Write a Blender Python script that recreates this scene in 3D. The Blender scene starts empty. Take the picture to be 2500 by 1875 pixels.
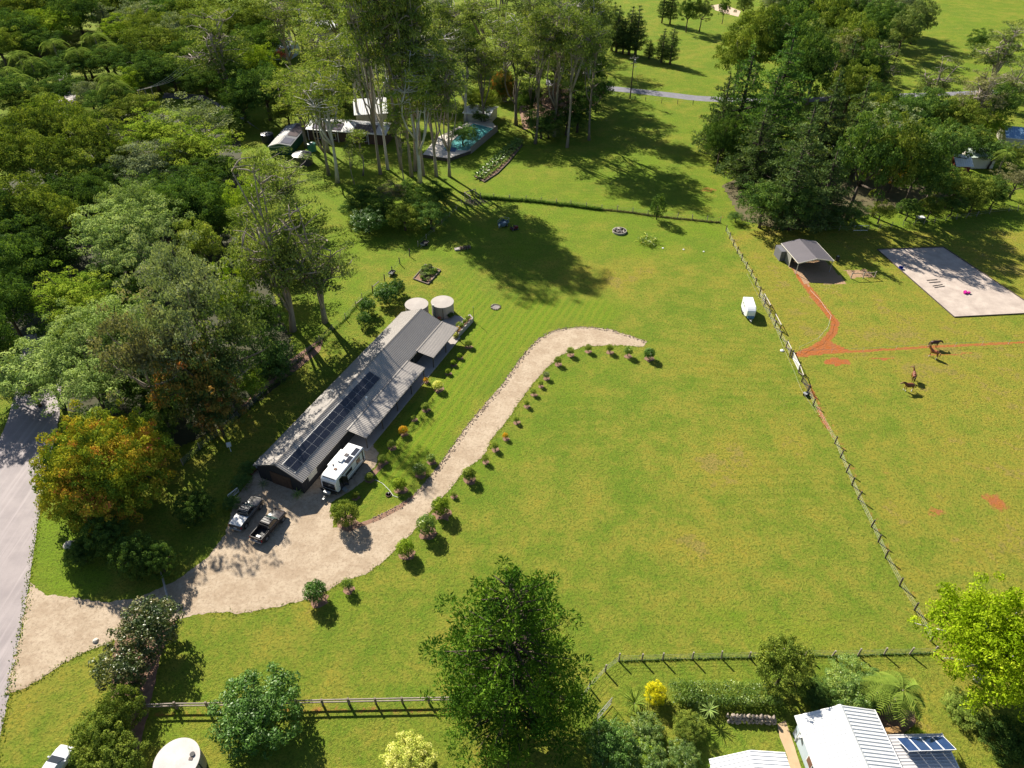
import bpy, bmesh, math, random
import numpy as np
from mathutils import Vector, Matrix
sc = bpy.context.scene
sc.render.engine = 'CYCLES'; sc.cycles.max_bounces = 4; sc.cycles.diffuse_bounces = 1; sc.cycles.glossy_bounces = 2; sc.cycles.transmission_bounces = 4; sc.cycles.transparent_max_bounces = 4
COL = sc.collection
R_ = math.radians
# ------------------------------------------------------------------ camera
FPX, CAMH, PITCH = 1735.0, 74.0, R_(39.7)      # focal length in photo pixels, drone height, look-down angle
cam_d = bpy.data.cameras.new('Camera'); cam = bpy.data.objects.new('Camera', cam_d); COL.objects.link(cam)
cam_d.sensor_width = 36; cam_d.lens = FPX/2500*36
cam.location = (0, 0, CAMH); cam.rotation_euler = (math.pi/2-PITCH, 0, 0)
cam_d.clip_start = 1; cam_d.clip_end = 12000
sc.camera = cam
# ------------------------------------------------------------------ sky and sun
SUN_EL, SHADOW_AZ = R_(35), R_(-55)             # shadows run towards the lower right
sun_dir = Vector((-math.cos(SHADOW_AZ)*math.cos(SUN_EL), -math.sin(SHADOW_AZ)*math.cos(SUN_EL), math.sin(SUN_EL)))
W = bpy.data.worlds.new('World'); sc.world = W; W.use_nodes = True
nt = W.node_tree; nt.nodes.clear()
sky = nt.nodes.new('ShaderNodeTexSky'); sky.sky_type = 'NISHITA'; sky.sun_disc = False
sky.sun_elevation = SUN_EL; sky.sun_rotation = math.atan2(sun_dir.x, sun_dir.y)
sky.air_density = 1.0; sky.dust_density = 0.6; sky.ozone_density = 1.5
bg = nt.nodes.new('ShaderNodeBackground'); bg.inputs['Strength'].default_value = 0.05
wo = nt.nodes.new('ShaderNodeOutputWorld')
nt.links.new(sky.outputs[0], bg.inputs[0]); nt.links.new(bg.outputs[0], wo.inputs[0])
sd = bpy.data.lights.new('Sun', 'SUN'); sd.energy = 5.0; sd.angle = R_(0.55); sd.color = (1.0, 0.93, 0.80)
so = bpy.data.objects.new('Sun', sd); COL.objects.link(so); so.rotation_euler = sun_dir.to_track_quat('Z', 'Y').to_euler(); so.location = sun_dir*150
vs = sc.view_settings; vs.view_transform = 'Standard'; vs.look = 'None'; vs.gamma = 1; vs.exposure = 1.1; vs.use_curve_mapping = False
# ------------------------------------------------------------------ surveying helper: photo position (2212 wide view) on level z
KD = 2500/2212
_c, _s = math.cos(PITCH), math.sin(PITCH)
def G(x, y, z=0.0):
    a = (x*KD-1250)/FPX; b = (y*KD-937.5)/FPX
    dx, dy, dz = a, _c-b*_s, -_s-b*_c
    t = (z-CAMH)/dz
    return Vector((dx*t, dy*t, z))
def G2(x, y, z=0.0): p = G(x, y, z); return (p.x, p.y)
def tl(x0, y0, s):                     # detail views of the photograph: origin in photo pixels and scale
    return lambda rx, ry: ((x0+rx/s)/KD, (y0+ry/s)/KD)
Q1, Q2, Q3, Q4 = tl(0,0,3.456), tl(620,0,3.456), tl(1240,0,3.456), tl(1860,0,3.456)
Q5, Q6, Q7, Q8 = tl(0,460,3.456), tl(620,460,3.456), tl(1240,460,3.456), tl(1860,460,3.456)
Q9, Q10, Q11, Q12 = tl(0,920,3.456), tl(500,900,3.456), tl(0,1395,3.456), tl(620,1395,3.456)
Q13, Q14 = tl(1240,1395,3.456), tl(1860,1395,3.456)
def depth(p): return p.y*_c-(p.z-CAMH)*_s
def mpp(p): return depth(p)/FPX*KD      # metres per view pixel at a point
# ------------------------------------------------------------------ object helpers
def tag(o, label=None, cat=None, group=None, kind=None):
    if label: o['label'] = label
    if cat: o['category'] = cat
    if group: o['group'] = group
    if kind: o['kind'] = kind
    return o
def empty(name, loc, rz=0, label=None, cat=None, group=None):
    o = bpy.data.objects.new(name, None); COL.objects.link(o); o.empty_display_size = .3
    o.location = loc; o.rotation_euler = (0, 0, rz)
    return tag(o, label, cat, group)
def link(name, me, parent=None, m=None):
    o = bpy.data.objects.new(name, me); COL.objects.link(o)
    if parent is not None: o.parent = parent
    if m is not None:
        if not me.materials: me.materials.append(None)
        o.material_slots[0].link = 'OBJECT'; o.material_slots[0].material = m
    return o
class MB:
    def __init__(s): s.v = []; s.f = []; s.m = []
    def add(s, vs, fs, mi=0):
        n = len(s.v); s.v += [tuple(v) for v in vs]; s.f += [[i+n for i in f] for f in fs]; s.m += [mi]*len(fs); return s
    def box(s, x0, x1, y0, y1, z0, z1, mi=0):
        vs = [(x, y, z) for z in (z0, z1) for y in (y0, y1) for x in (x0, x1)]
        return s.add(vs, [(0,2,3,1),(4,5,7,6),(0,1,5,4),(2,6,7,3),(0,4,6,2),(1,3,7,5)], mi)
    def hexa(s, b, t, mi=0):            # b, t: four points each, anticlockwise seen from above
        return s.add(list(b)+list(t), [(3,2,1,0),(4,5,6,7),(0,1,5,4),(1,2,6,5),(2,3,7,6),(3,0,4,7)], mi)
    def bar(s, a, b, w, h=None, mi=0):  # rectangular bar from a to b
        a = Vector(a); b = Vector(b); h = h or w; d = (b-a).normalized()
        up = Vector((0,0,1)) if abs(d.z) < .95 else Vector((0,1,0))
        sx = d.cross(up).normalized()*w/2; sz = sx.cross(d).normalized()*h/2
        P = [a-sx-sz, a+sx-sz, a+sx+sz, a-sx+sz, b-sx-sz, b+sx-sz, b+sx+sz, b-sx+sz]
        return s.add(P, [(3,2,1,0),(4,5,6,7),(0,1,5,4),(1,2,6,5),(2,3,7,6),(3,0,4,7)], mi)
    def tube(s, path, rad, n=8, cap=True, mi=0):
        path = [Vector(p) for p in path]
        if not hasattr(rad, '__len__'): rad = [rad]*len(path)
        rings = []; ref = None
        for i, p in enumerate(path):
            d = (path[min(i+1, len(path)-1)]-path[max(i-1, 0)]).normalized()
            if ref is None: ref = Vector((1,0,0)) if abs(d.x) < .9 else Vector((0,1,0))
            a = (ref-d*ref.dot(d)).normalized(); b = d.cross(a); ref = a
            rings.append([p+(a*math.cos(2*math.pi*k/n)+b*math.sin(2*math.pi*k/n))*rad[i] for k in range(n)])
        vs = [v for r in rings for v in r]; fs = []
        for i in range(len(rings)-1):
            for k in range(n):
                k2 = (k+1) % n; fs.append((i*n+k, i*n+k2, (i+1)*n+k2, (i+1)*n+k))
        if cap: fs.append(tuple(range(n-1, -1, -1))); fs.append(tuple(range((len(rings)-1)*n, len(rings)*n)))
        return s.add(vs, fs, mi)
    def cyl(s, x, y, z0, z1, r, n=24, r1=None, mi=0):
        return s.tube([(x,y,z0),(x,y,z1)], [r, r if r1 is None else r1], n, True, mi)
    def loft(s, rings, cap=True, mi=0):
        n = len(rings[0]); vs = [v for r in rings for v in r]; fs = []
        for i in range(len(rings)-1):
            for k in range(n):
                k2 = (k+1) % n; fs.append((i*n+k, i*n+k2, (i+1)*n+k2, (i+1)*n+k))
        if cap: fs.append(tuple(range(n-1, -1, -1))); fs.append(tuple(range((len(rings)-1)*n, len(rings)*n)))
        return s.add(vs, fs, mi)
    def poly(s, pts, mi=0): return s.add(pts, [tuple(range(len(pts)))], mi)
    def mesh(s, name='mesh', smooth=False):
        me = bpy.data.meshes.new(name); me.from_pydata(s.v, [], s.f); me.update()
        if any(s.m): me.polygons.foreach_set('material_index', s.m)
        if smooth: me.polygons.foreach_set('use_smooth', [True]*len(me.polygons))
        return me
    def build(s, name, mats, parent=None, smooth=False, bevel=0):
        me = s.mesh(name, smooth)
        for m in (mats if isinstance(mats, (list, tuple)) else [mats]): me.materials.append(m)
        o = bpy.data.objects.new(name, me); COL.objects.link(o)
        if parent is not None: o.parent = parent
        if bevel:
            b = o.modifiers.new('b', 'BEVEL'); b.width = bevel; b.segments = 2; b.limit_method = 'ANGLE'; b.angle_limit = R_(40)
        return o
def instance(src, parent=None, loc=None, rz=None, scale=None):
    o = src.copy(); COL.objects.link(o)
    if parent is not None: o.parent = parent
    if loc is not None: o.location = loc
    if rz is not None: o.rotation_euler = (0, 0, rz)
    if scale is not None: o.scale = scale
    return o
# ------------------------------------------------------------------ materials
def newmat(name):
    m = bpy.data.materials.new(name); m.use_nodes = True; t = m.node_tree; t.nodes.clear()
    o = t.nodes.new('ShaderNodeOutputMaterial'); return m, t, o
def nd(t, typ, ins=None, **kw):
    n = t.nodes.new(typ)
    for k, v in kw.items(): setattr(n, k, v)
    if ins:
        for k, v in ins.items():
            if isinstance(v, bpy.types.NodeSocket): t.links.new(v, n.inputs[k])
            else: n.inputs[k].default_value = v
    return n
def c4(c): return (c[0], c[1], c[2], 1)
def noise(t, vec, scale, detail=4, rough=.55, w=None):
    n = nd(t, 'ShaderNodeTexNoise', {'Scale': scale, 'Detail': detail, 'Roughness': rough}); t.links.new(vec, n.inputs['Vector']); return n.outputs['Fac']
def ramp(t, fac, stops, interp='LINEAR'):
    r = nd(t, 'ShaderNodeValToRGB'); r.color_ramp.interpolation = interp; e = r.color_ramp.elements
    while len(e) < len(stops): e.new(.5)
    for el, (p, c) in zip(e, stops): el.position = p; el.color = c4(c)
    t.links.new(fac, r.inputs[0]); return r.outputs[0]
def math_(t, op, a, b=None, clamp=False):
    n = nd(t, 'ShaderNodeMath', operation=op, use_clamp=clamp)
    for i, v in enumerate((a, b)):
        if v is None: continue
        if isinstance(v, bpy.types.NodeSocket): t.links.new(v, n.inputs[i])
        else: n.inputs[i].default_value = v
    return n.outputs[0]
def mixc(t, fac, a, b, mode='MIX'):
    n = nd(t, 'ShaderNodeMix', data_type='RGBA', blend_type=mode)
    for k, v in ((0, fac), (6, a), (7, b)):
        if isinstance(v, bpy.types.NodeSocket): t.links.new(v, n.inputs[k])
        else: n.inputs[k].default_value = v if k == 0 else c4(v)
    return n.outputs[2]
def sstep(t, x, lo, hi):
    n = nd(t, 'ShaderNodeMapRange', {'From Min': lo, 'From Max': hi}, interpolation_type='SMOOTHSTEP'); t.links.new(x, n.inputs[0]); return n.outputs[0]
def attr(t, name): return nd(t, 'ShaderNodeAttribute', attribute_name=name).outputs['Fac']
def bump(t, h, strength, dist):
    n = nd(t, 'ShaderNodeBump', {'Strength': strength, 'Distance': dist}); t.links.new(h, n.inputs['Height']); return n.outputs[0]
def pmat(name, c1, c2=None, scale=2.0, rough=.7, spec=.4, metal=0, bmp=0, bscale=20, bdist=.02, fine=.15, world=False, stretch=None, coat=0):
    m, t, o = newmat(name)
    vec = nd(t, 'ShaderNodeNewGeometry').outputs['Position'] if world else nd(t, 'ShaderNodeTexCoord').outputs['Object']
    if stretch:
        vec = nd(t, 'ShaderNodeMapping', {'Vector': vec, 'Scale': stretch}).outputs[0]
    c2 = c2 or tuple(x*.75 for x in c1)
    n1 = noise(t, vec, scale, 5, .6)
    col = ramp(t, n1, [(.3, c1), (.7, c2)])
    if fine:
        n2 = noise(t, vec, scale*14, 3, .7)
        f = math_(t, 'ADD', math_(t, 'MULTIPLY', n2, 2*fine), 1-fine)
        col = nd(t, 'ShaderNodeVectorMath', operation='SCALE', ins={0: col, 'Scale': f}).outputs[0]
    b = nd(t, 'ShaderNodeBsdfPrincipled', {'Base Color': col, 'Roughness': rough, 'Metallic': metal, 'Specular IOR Level': spec, 'Coat Weight': coat, 'Coat Roughness': .08})
    if bmp: t.links.new(bump(t, noise(t, vec, bscale, 4, .65), bmp, bdist), b.inputs['Normal'])
    t.links.new(b.outputs[0], o.inputs[0]); return m
def fmat(name, stops, trans=.22, rough=.55, spec=.10, tcol=(1.2, 1.25, .5), clump=.6):
    """foliage: leaf tint attribute drives the colour between the stops, some light passes through"""
    m, t, o = newmat(name)
    vec = nd(t, 'ShaderNodeTexCoord').outputs['Object']
    oi = nd(t, 'ShaderNodeObjectInfo').outputs['Random']
    ti = attr(t, 'tint')
    f = math_(t, 'ADD', math_(t, 'MULTIPLY', ti, 1.0), math_(t, 'MULTIPLY', math_(t, 'SUBTRACT', noise(t, vec, .35, 2), .5), clump), True)
    col = ramp(t, f, stops)
    g = math_(t, 'ADD', math_(t, 'MULTIPLY', oi, .6), 1.9)
    col = nd(t, 'ShaderNodeVectorMath', operation='SCALE', ins={0: col, 'Scale': g}).outputs[0]
    if spec > .15: b = nd(t, 'ShaderNodeBsdfPrincipled', {'Base Color': col, 'Roughness': rough, 'Specular IOR Level': spec})
    else: b = nd(t, 'ShaderNodeBsdfDiffuse', {'Color': col})
    tc = nd(t, 'ShaderNodeVectorMath', operation='MULTIPLY', ins={0: col, 1: tcol}).outputs[0]
    tr = nd(t, 'ShaderNodeBsdfTranslucent', {'Color': tc})
    mx = nd(t, 'ShaderNodeMixShader', {0: trans}); t.links.new(b.outputs[0], mx.inputs[1]); t.links.new(tr.outputs[0], mx.inputs[2])
    t.links.new(mx.outputs[0], o.inputs[0]); return m
# ================================================================== the ground
SHO = Vector((-32.03, 66.75, 0)); SHA = Vector((.3924, .9198, 0)); SHB = Vector((.9198, -.3924, 0))   # long shed: near gable, axis, side
def pts2(lst, q=None): return np.array([G2(*(q(*p) if q else p)) for p in lst])
def dpoly(X, Y, P, closed=False):
    d = np.full(X.shape, 1e9)
    n = len(P)
    for i in range(n if closed else n-1):
        a = P[i]; b = P[(i+1) % n]; ab = b-a; L = ab@ab+1e-9
        t = np.clip(((X-a[0])*ab[0]+(Y-a[1])*ab[1])/L, 0, 1)
        d = np.minimum(d, np.hypot(X-a[0]-t*ab[0], Y-a[1]-t*ab[1]))
    return d
def inside(X, Y, P):
    r = np.zeros(X.shape, bool); n = len(P)
    for i in range(n):
        a = P[i]; b = P[i-1]
        c = ((a[1] > Y) != (b[1] > Y)) & (X < (b[0]-a[0])*(Y-a[1])/(b[1]-a[1]+1e-12)+a[0])
        r ^= c
    return r
def soft(d, w0, w1): return np.clip((w1-d)/(w1-w0), 0, 1)
FENCE_E = [(1568,500),(1592,547),(1622,597),(1652,655),(1688,722),(1704,762),(1722,800),(1742,850),(1775,900),(1803,958),(1828,1020),(1853,1078),(1882,1138),(1912,1205),(1943,1265),(1975,1318),(2010,1385)]
gx = np.arange(-125, 135.01, .5); gy = np.arange(22, 190.01, .5)
X, Y = np.meshgrid(gx, gy)
soil = np.zeros_like(X); dry = np.full_like(X, .36); lush = np.zeros_like(X); mow = np.zeros_like(X)
fe = pts2(FENCE_E+[(2040,1450),(2400,1500),(2400,500)])
east = inside(X, Y, fe); dry[east] = .62
upper = Y > 128+0*X; dry[upper & ~east] = .2; lush[upper & ~east] = .5
mw = inside(X, Y, pts2([(800,1120),(960,975),(1120,770),(1200,705),(1330,700),(1310,640),(1060,640),(1000,560),(960,640),(1010,740),(800,980)]))
lush[mw] = .75; dry[mw] = .1; mow[mw] = 1
lw = inside(X, Y, pts2([(620,780),(740,700),(900,560),(1000,420),(720,380),(640,680)])); lush[lw] = .55; dry[lw] = .22
ls = inside(X, Y, pts2([(1215,770),(1400,760),(1280,900),(1100,1040),(1000,1130),(880,1250),(1010,1015),(1130,870)])); lush[ls] = .4; dry[ls] = .2
vg = inside(X, Y, pts2([(60,1290),(60,1080),(140,1080),(260,1290)])); lush[vg] = .8; dry[vg] = .1
for (a, b, w, v) in (((1590,480),(1690,700),4,.0),): pass
def spot(arr, x, y, rx, ry, v, q=None):
    p = G(*(q(x, y) if q else (x, y))); k = mpp(p)
    e = np.hypot((X-p.x)/(rx*k), (Y-p.y)/(ry*k*1.9)); np.maximum(arr, v*np.clip(1.35-e, 0, 1), out=arr)
tr = [(270,650),(330,760),(400,850),(480,960),(575,1075),(618,1125),(608,1200),(540,1285),(440,1350),(320,1400)]
d = dpoly(X, Y, pts2(tr, Q8)); soil = np.maximum(soil, soft(d, .45, 1.15))
d = dpoly(X, Y, pts2([(310,1398),(850,1372),(1400,1338),(1800,1318),(2300,1296)], Q8)); soil = np.maximum(soil, soft(d, .1, .75)*.95)
soil = np.maximum(soil, .95*inside(X, Y, pts2([(300,1400),(560,1290),(660,1330),(760,1370),(520,1400),(360,1425)], Q8)))
soil = np.maximum(soil, 1.0*inside(X, Y, pts2([(520,1450),(620,1425),(740,1450),(760,1480),(640,1500),(540,1480)], Q8)))
soil = np.maximum(soil, .85*inside(X, Y, pts2([(860,1440),(1000,1420),(1150,1425),(1050,1450)], Q8)))
soil = np.maximum(soil, .8*inside(X, Y, pts2([(1330,1410),(1500,1395),(1780,1385),(1760,1400),(1500,1412)], Q8)))
for (x, y, rx, ry, v) in ((2152,1085,26,18,.85),(2020,1105,30,12,.66),(2125,1075,12,8,.7),(1757,850,8,30,.8),(1778,905,9,36,.85),(1868,880,8,6,.6),(1725,935,9,9,.5),(2090,880,14,8,.4),(2140,1140,12,10,.45),
                        (1530,410,30,10,.62),(1905,1015,16,14,.4),(1560,470,20,6,.5),(1760,640,18,12,.7)): spot(soil, x, y, rx, ry, v)
d = dpoly(X, Y, pts2(FENCE_E)+np.array([1.0, 0])); soil = np.maximum(soil, soft(d, .15, .9)*.46)
d = dpoly(X, Y, pts2([(330,1545),(700,1533),(1020,1533)])); soil = np.maximum(soil, soft(d, .2, .7)*.6)
for (x, y, rx, ry) in ((1292,490,34,12),(1265,545,30,10),(1330,610,60,22),(1345,640,50,14),(1470,545,40,24),(1400,560,60,16),(1385,590,50,20),(1295,850,40,20),(1500,790,60,20),(1560,1000,120,50),(1480,1180,120,60),(1700,960,80,40),
                       (1720,900,34,24),(1760,720,60,30),(1880,890,80,26),(1990,800,90,30),(2100,1200,120,60),(1960,990,60,40),(880,610,40,14),(820,640,40,14),(1000,640,30,12),(1740,650,40,20),(620,1540,200,14)):
    spot(dry, x, y, rx, ry, .8)
for (x, y, rx, ry) in ((1370,660,60,24),(1590,590,40,30),(1560,505,50,24),(1840,890,30,14),(760,1300,60,40),(1070,1000,20,40),(1650,1350,300,40),(330,1550,200,60)): spot(lush, x, y, rx, ry, .55)
bare = np.zeros_like(X)
for (x, y, rx, ry) in ((2000,700,26,12),(1757,640,20,9),(1790,622,36,14),(1840,650,14,5),(1395,738,16,8),(1450,748,7,4),(1690,868,18,10),(1700,905,8,20),(1690,930,6,12)): spot(bare, x, y, rx, ry, .5 if x != 2000 else 0)
bare = np.maximum(bare, inside(X, Y, pts2([(205,640),(290,720),(400,850),(400,800),(700,808),(720,800),(500,560),(250,560)], Q8))*.9)
bare = np.maximum(bare, inside(X, Y, pts2([(690,690),(885,680),(960,750),(750,760)], Q8))*.9)
def blur(a, k=4):
    for _ in range(2):
        for ax in (0, 1):
            c = np.cumsum(np.pad(a, [(k+1, k) if i == ax else (0, 0) for i in (0, 1)], mode='edge'), axis=ax)
            a = (np.take(c, range(2*k+1, c.shape[ax]), axis=ax)-np.take(c, range(0, c.shape[ax]-2*k-1), axis=ax))/(2*k+1)
    return a
mow = blur(mow, 4); lush = blur(lush, 3); dry = np.where(east, dry, blur(dry, 3))
V = np.stack([X.ravel(), Y.ravel(), np.zeros(X.size)], 1)
ny, nx = X.shape; i0 = (np.arange(ny-1)[:, None]*nx+np.arange(nx-1)).ravel()
FQ = np.stack([i0, i0+1, i0+nx+1, i0+nx], 1)
ax0, ax1, ay0, ay1, FAR = gx[0], gx[-1], gy[0], gy[-1], 6000.
ov = []; of = []
for (a, b, c_, d_) in ((-FAR,FAR,-FAR,ay0),(-FAR,FAR,ay1,FAR),(-FAR,ax0,ay0,ay1),(ax1,FAR,ay0,ay1)):
    n0 = len(V)+len(ov); ov += [(a,c_,0),(b,c_,0),(b,d_,0),(a,d_,0)]; of.append((n0,n0+1,n0+2,n0+3))
me = bpy.data.meshes.new('ground'); me.from_pydata(np.vstack([V, ov]).tolist(), [], FQ.tolist()+of); me.update()
for nm, arr, dv in (('soil', soil, 0), ('dry', dry, .22), ('lush', lush, .4), ('mow', mow, 0), ('bare', bare, 0)):
    a = me.attributes.new(nm, 'FLOAT', 'POINT'); a.data.foreach_set('value', np.concatenate([arr.ravel(), np.full(len(ov), dv)]).astype(np.float32))
m, t, o = newmat('paddock_grass')
pos = nd(t, 'ShaderNodeNewGeometry').outputs['Position']
big = noise(t, pos, .045, 4, .6); mid = noise(t, pos, .22, 5, .62); sm = noise(t, pos, 1.1, 5, .65)
fin = nd(t, 'ShaderNodeTexNoise', {'Scale': 3.2, 'Detail': 6, 'Roughness': .72, 'Distortion': .6}); t.links.new(pos, fin.inputs['Vector']); fin = fin.outputs['Fac']
dr = math_(t, 'ADD', math_(t, 'ADD', attr(t, 'dry'), math_(t, 'MULTIPLY', math_(t, 'SUBTRACT', mid, .5), 1.9)), math_(t, 'MULTIPLY', math_(t, 'SUBTRACT', sm, .5), 1.3))
dr = math_(t, 'ADD', dr, math_(t, 'MULTIPLY', math_(t, 'SUBTRACT', big, .5), 1.3))
lu = math_(t, 'ADD', attr(t, 'lush'), math_(t, 'MULTIPLY', math_(t, 'SUBTRACT', noise(t, pos, .13, 4, .6), .5), 1.3))
g1 = ramp(t, dr, [(.0, (.122,.198,.020)), (.30, (.178,.222,.027)), (.55, (.238,.240,.036)), (.80, (.280,.245,.035)), (1., (.275,.215,.06))])
g2 = mixc(t, sstep(t, lu, .25, .95), g1, (.150,.242,.017))
fin2 = noise(t, pos, 7.5, 4, .75)
col = mixc(t, math_(t, 'MULTIPLY', sstep(t, fin, .47, .62), .8), g2, (.075,.110,.016))
col = mixc(t, math_(t, 'MULTIPLY', sstep(t, fin2, .50, .68), .55), col, (.33,.34,.055))
col = mixc(t, math_(t, 'MULTIPLY', sstep(t, noise(t, pos, .55, 5, .7), .52, .72), .5), col, (.115,.145,.020))
# mown stripes beside the long shed
dot = nd(t, 'ShaderNodeVectorMath', operation='DOT_PRODUCT', ins={0: pos, 1: tuple(SHB)}).outputs['Value']
wv = math_(t, 'SINE', math_(t, 'ADD', math_(t, 'MULTIPLY', dot, 4.6), math_(t, 'MULTIPLY', mid, 5)))
st = math_(t, 'MULTIPLY', math_(t, 'MULTIPLY', attr(t, 'mow'), .42), sstep(t, wv, -.4, .9))
col = mixc(t, st, col, (.24,.25,.03))
sep = nd(t, 'ShaderNodeSeparateXYZ', {0: pos})
wv2 = math_(t, 'SINE', math_(t, 'ADD', math_(t, 'MULTIPLY', sep.outputs['Y'], 3.3), math_(t, 'MULTIPLY', noise(t, pos, .03, 2), 26)))
nm = math_(t, 'MULTIPLY', math_(t, 'MULTIPLY', sstep(t, wv2, -.2, .9), .18), math_(t, 'MULTIPLY', sstep(t, noise(t, pos, .035, 2), .46, .62), math_(t, 'SUBTRACT', 1, attr(t, 'mow'))))
col = mixc(t, nm, col, (.10,.15,.01))
so_ = math_(t, 'ADD', attr(t, 'soil'), math_(t, 'MULTIPLY', math_(t, 'SUBTRACT', noise(t, pos, 1.1, 7, .78), .5), 1.9))
scol = mixc(t, sstep(t, sm, .35, .7), (.40,.125,.036), (.33,.14,.06))
col = mixc(t, sstep(t, so_, .42, .82), col, scol)
ba = math_(t, 'ADD', attr(t, 'bare'), math_(t, 'MULTIPLY', math_(t, 'SUBTRACT', noise(t, pos, 1.2, 7, .8), .5), 2.0))
col = mixc(t, sstep(t, ba, .5, .8), col, mixc(t, sm, (.44,.30,.19), (.36,.22,.13)))
# fallen dry leaves and bare crumbs
vor = nd(t, 'ShaderNodeTexVoronoi', {'Scale': 1.3, 'Randomness': 1.0}); t.links.new(pos, vor.inputs['Vector'])
cr = math_(t, 'MULTIPLY', sstep(t, vor.outputs['Distance'], .10, .05), sstep(t, noise(t, pos, .09, 3), .52, .60))
col = mixc(t, math_(t, 'MULTIPLY', cr, .8), col, (.28,.19,.08))
b = nd(t, 'ShaderNodeBsdfPrincipled', {'Base Color': col, 'Roughness': .9, 'Specular IOR Level': .04})
hgt = math_(t, 'ADD', math_(t, 'MULTIPLY', fin, 1.0), math_(t, 'MULTIPLY', noise(t, pos, 11, 3, .6), .5))
t.links.new(bump(t, hgt, 1.0, .22), b.inputs['Normal'])
t.links.new(b.outputs[0], o.inputs[0])
me.materials.append(m)
ground = bpy.data.objects.new('ground', me); COL.objects.link(ground); tag(ground, kind='structure')
# ------------------------------------------------------------------ sheets laid on the ground
def smoothline(P, k=4, closed=False):
    P = [np.array(p, float) for p in P]; out = []; n = len(P)
    for i in range(n if closed else n-1):
        p0, p1, p2, p3 = (P[(i-1) % n] if closed or i > 0 else P[0]), P[i], P[(i+1) % n], (P[(i+2) % n] if closed or i+2 < n else P[-1])
        for j in range(k):
            s = j/k; out.append(.5*((2*p1)+(-p0+p2)*s+(2*p0-5*p1+4*p2-p3)*s*s+(-p0+3*p1-3*p2+p3)*s**3))
    if not closed: out.append(P[-1])
    return np.array(out)
def sheet(name, P, z, m, rough=0, seed=1, kind='structure'):
    rs = np.random.RandomState(seed)
    if rough:
        Q = []
        n = len(P)
        for i in range(n):
            a, b_ = P[i], P[(i+1) % n]; L = np.hypot(*(b_-a)); k = max(1, int(L/.3))
            for j in range(k): Q.append(a+(b_-a)*j/k)
        Q = np.array(Q); Q = Q+np.convolve(rs.randn(len(Q)*2), np.ones(3)/3, 'same').reshape(-1, 2)*rough
    else: Q = P
    bm = bmesh.new(); vs_ = [bm.verts.new((p[0], p[1], z)) for p in Q]
    es = [bm.edges.new((vs_[i], vs_[(i+1) % len(vs_)])) for i in range(len(vs_))]
    bmesh.ops.triangle_fill(bm, use_beauty=True, use_dissolve=False, edges=es, normal=(0,0,1))
    me = bpy.data.meshes.new(name); bm.to_mesh(me); bm.free(); me.materials.append(m)
    o = bpy.data.objects.new(name, me); COL.objects.link(o)
    return tag(o, kind=kind)
# bitumen road on the left
def roadmat(name, c1, c2, along=None):
    m, t, o = newmat(name); pos = nd(t, 'ShaderNodeNewGeometry').outputs['Position']
    n1 = noise(t, pos, .35, 5, .6); n2 = noise(t, pos, 12, 3, .7)
    vec = nd(t, 'ShaderNodeMapping', {'Vector': pos, 'Rotation': (0,0,R_(-22)), 'Scale': (1.6,.04,1)}).outputs[0] if along else pos
    n3 = noise(t, vec, 1.0, 3, .6)
    col = mixc(t, sstep(t, n1, .3, .7), c1, c2)
    col = mixc(t, math_(t, 'MULTIPLY', sstep(t, n3, .45, .7), .5), col, tuple(min(1, x*1.35) for x in c1))
    col = mixc(t, math_(t, 'MULTIPLY', sstep(t, n2, .45, .75), .3), col, tuple(x*.6 for x in c2))
    b = nd(t, 'ShaderNodeBsdfPrincipled', {'Base Color': col, 'Roughness': .75, 'Specular IOR Level': .35})
    t.links.new(bump(t, n2, .4, .02), b.inputs['Normal']); t.links.new(b.outputs[0], o.inputs[0]); return m
M_ROAD = roadmat('worn_bitumen', (.31,.268,.268), (.245,.21,.215), True)
M_FROAD = roadmat('far_bitumen', (.19,.185,.21), (.16,.155,.18))
rr = smoothline(pts2([(-20,1690),(15,1520),(38,1400),(58,1290),(85,1110),(113,970),(128,900),(132,800),(120,620),(128,480),(145,330),(165,225),(150,150)]))
rl = smoothline(pts2([(-230,1690),(-160,1520),(-120,1400),(-92,1290),(-42,1110),(-8,970),(18,900),(40,800),(50,620),(70,480),(98,330),(125,225),(125,150)]))
sheet('road', np.vstack([rr, rl[::-1]]), .008, M_ROAD, .05)
fr1 = pts2([(1180,172),(1322,186),(1450,200),(1527,208),(1700,212),(1914,203),(2065,198),(2300,185)])
fr2 = pts2([(1180,184),(1322,196.5),(1450,211),(1527,219),(1700,222),(1914,212),(2065,206),(2300,192)])
sheet('far_road', np.vstack([smoothline(fr2), smoothline(fr1)[::-1]]), .008, M_FROAD, .04)
sheet('house_drive', pts2([(355,200),(440,205),(520,250),(560,280),(530,262),(455,221),(430,216),(350,212)]), .006, M_FROAD, .05)
sheet('sandy_track', pts2([(1535,12),(1560,8),(1600,24),(1595,36),(1570,30),(1545,22)]), .006, pmat('sand_track', (.55,.42,.30), (.48,.36,.25), .5, .9, world=True))
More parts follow.
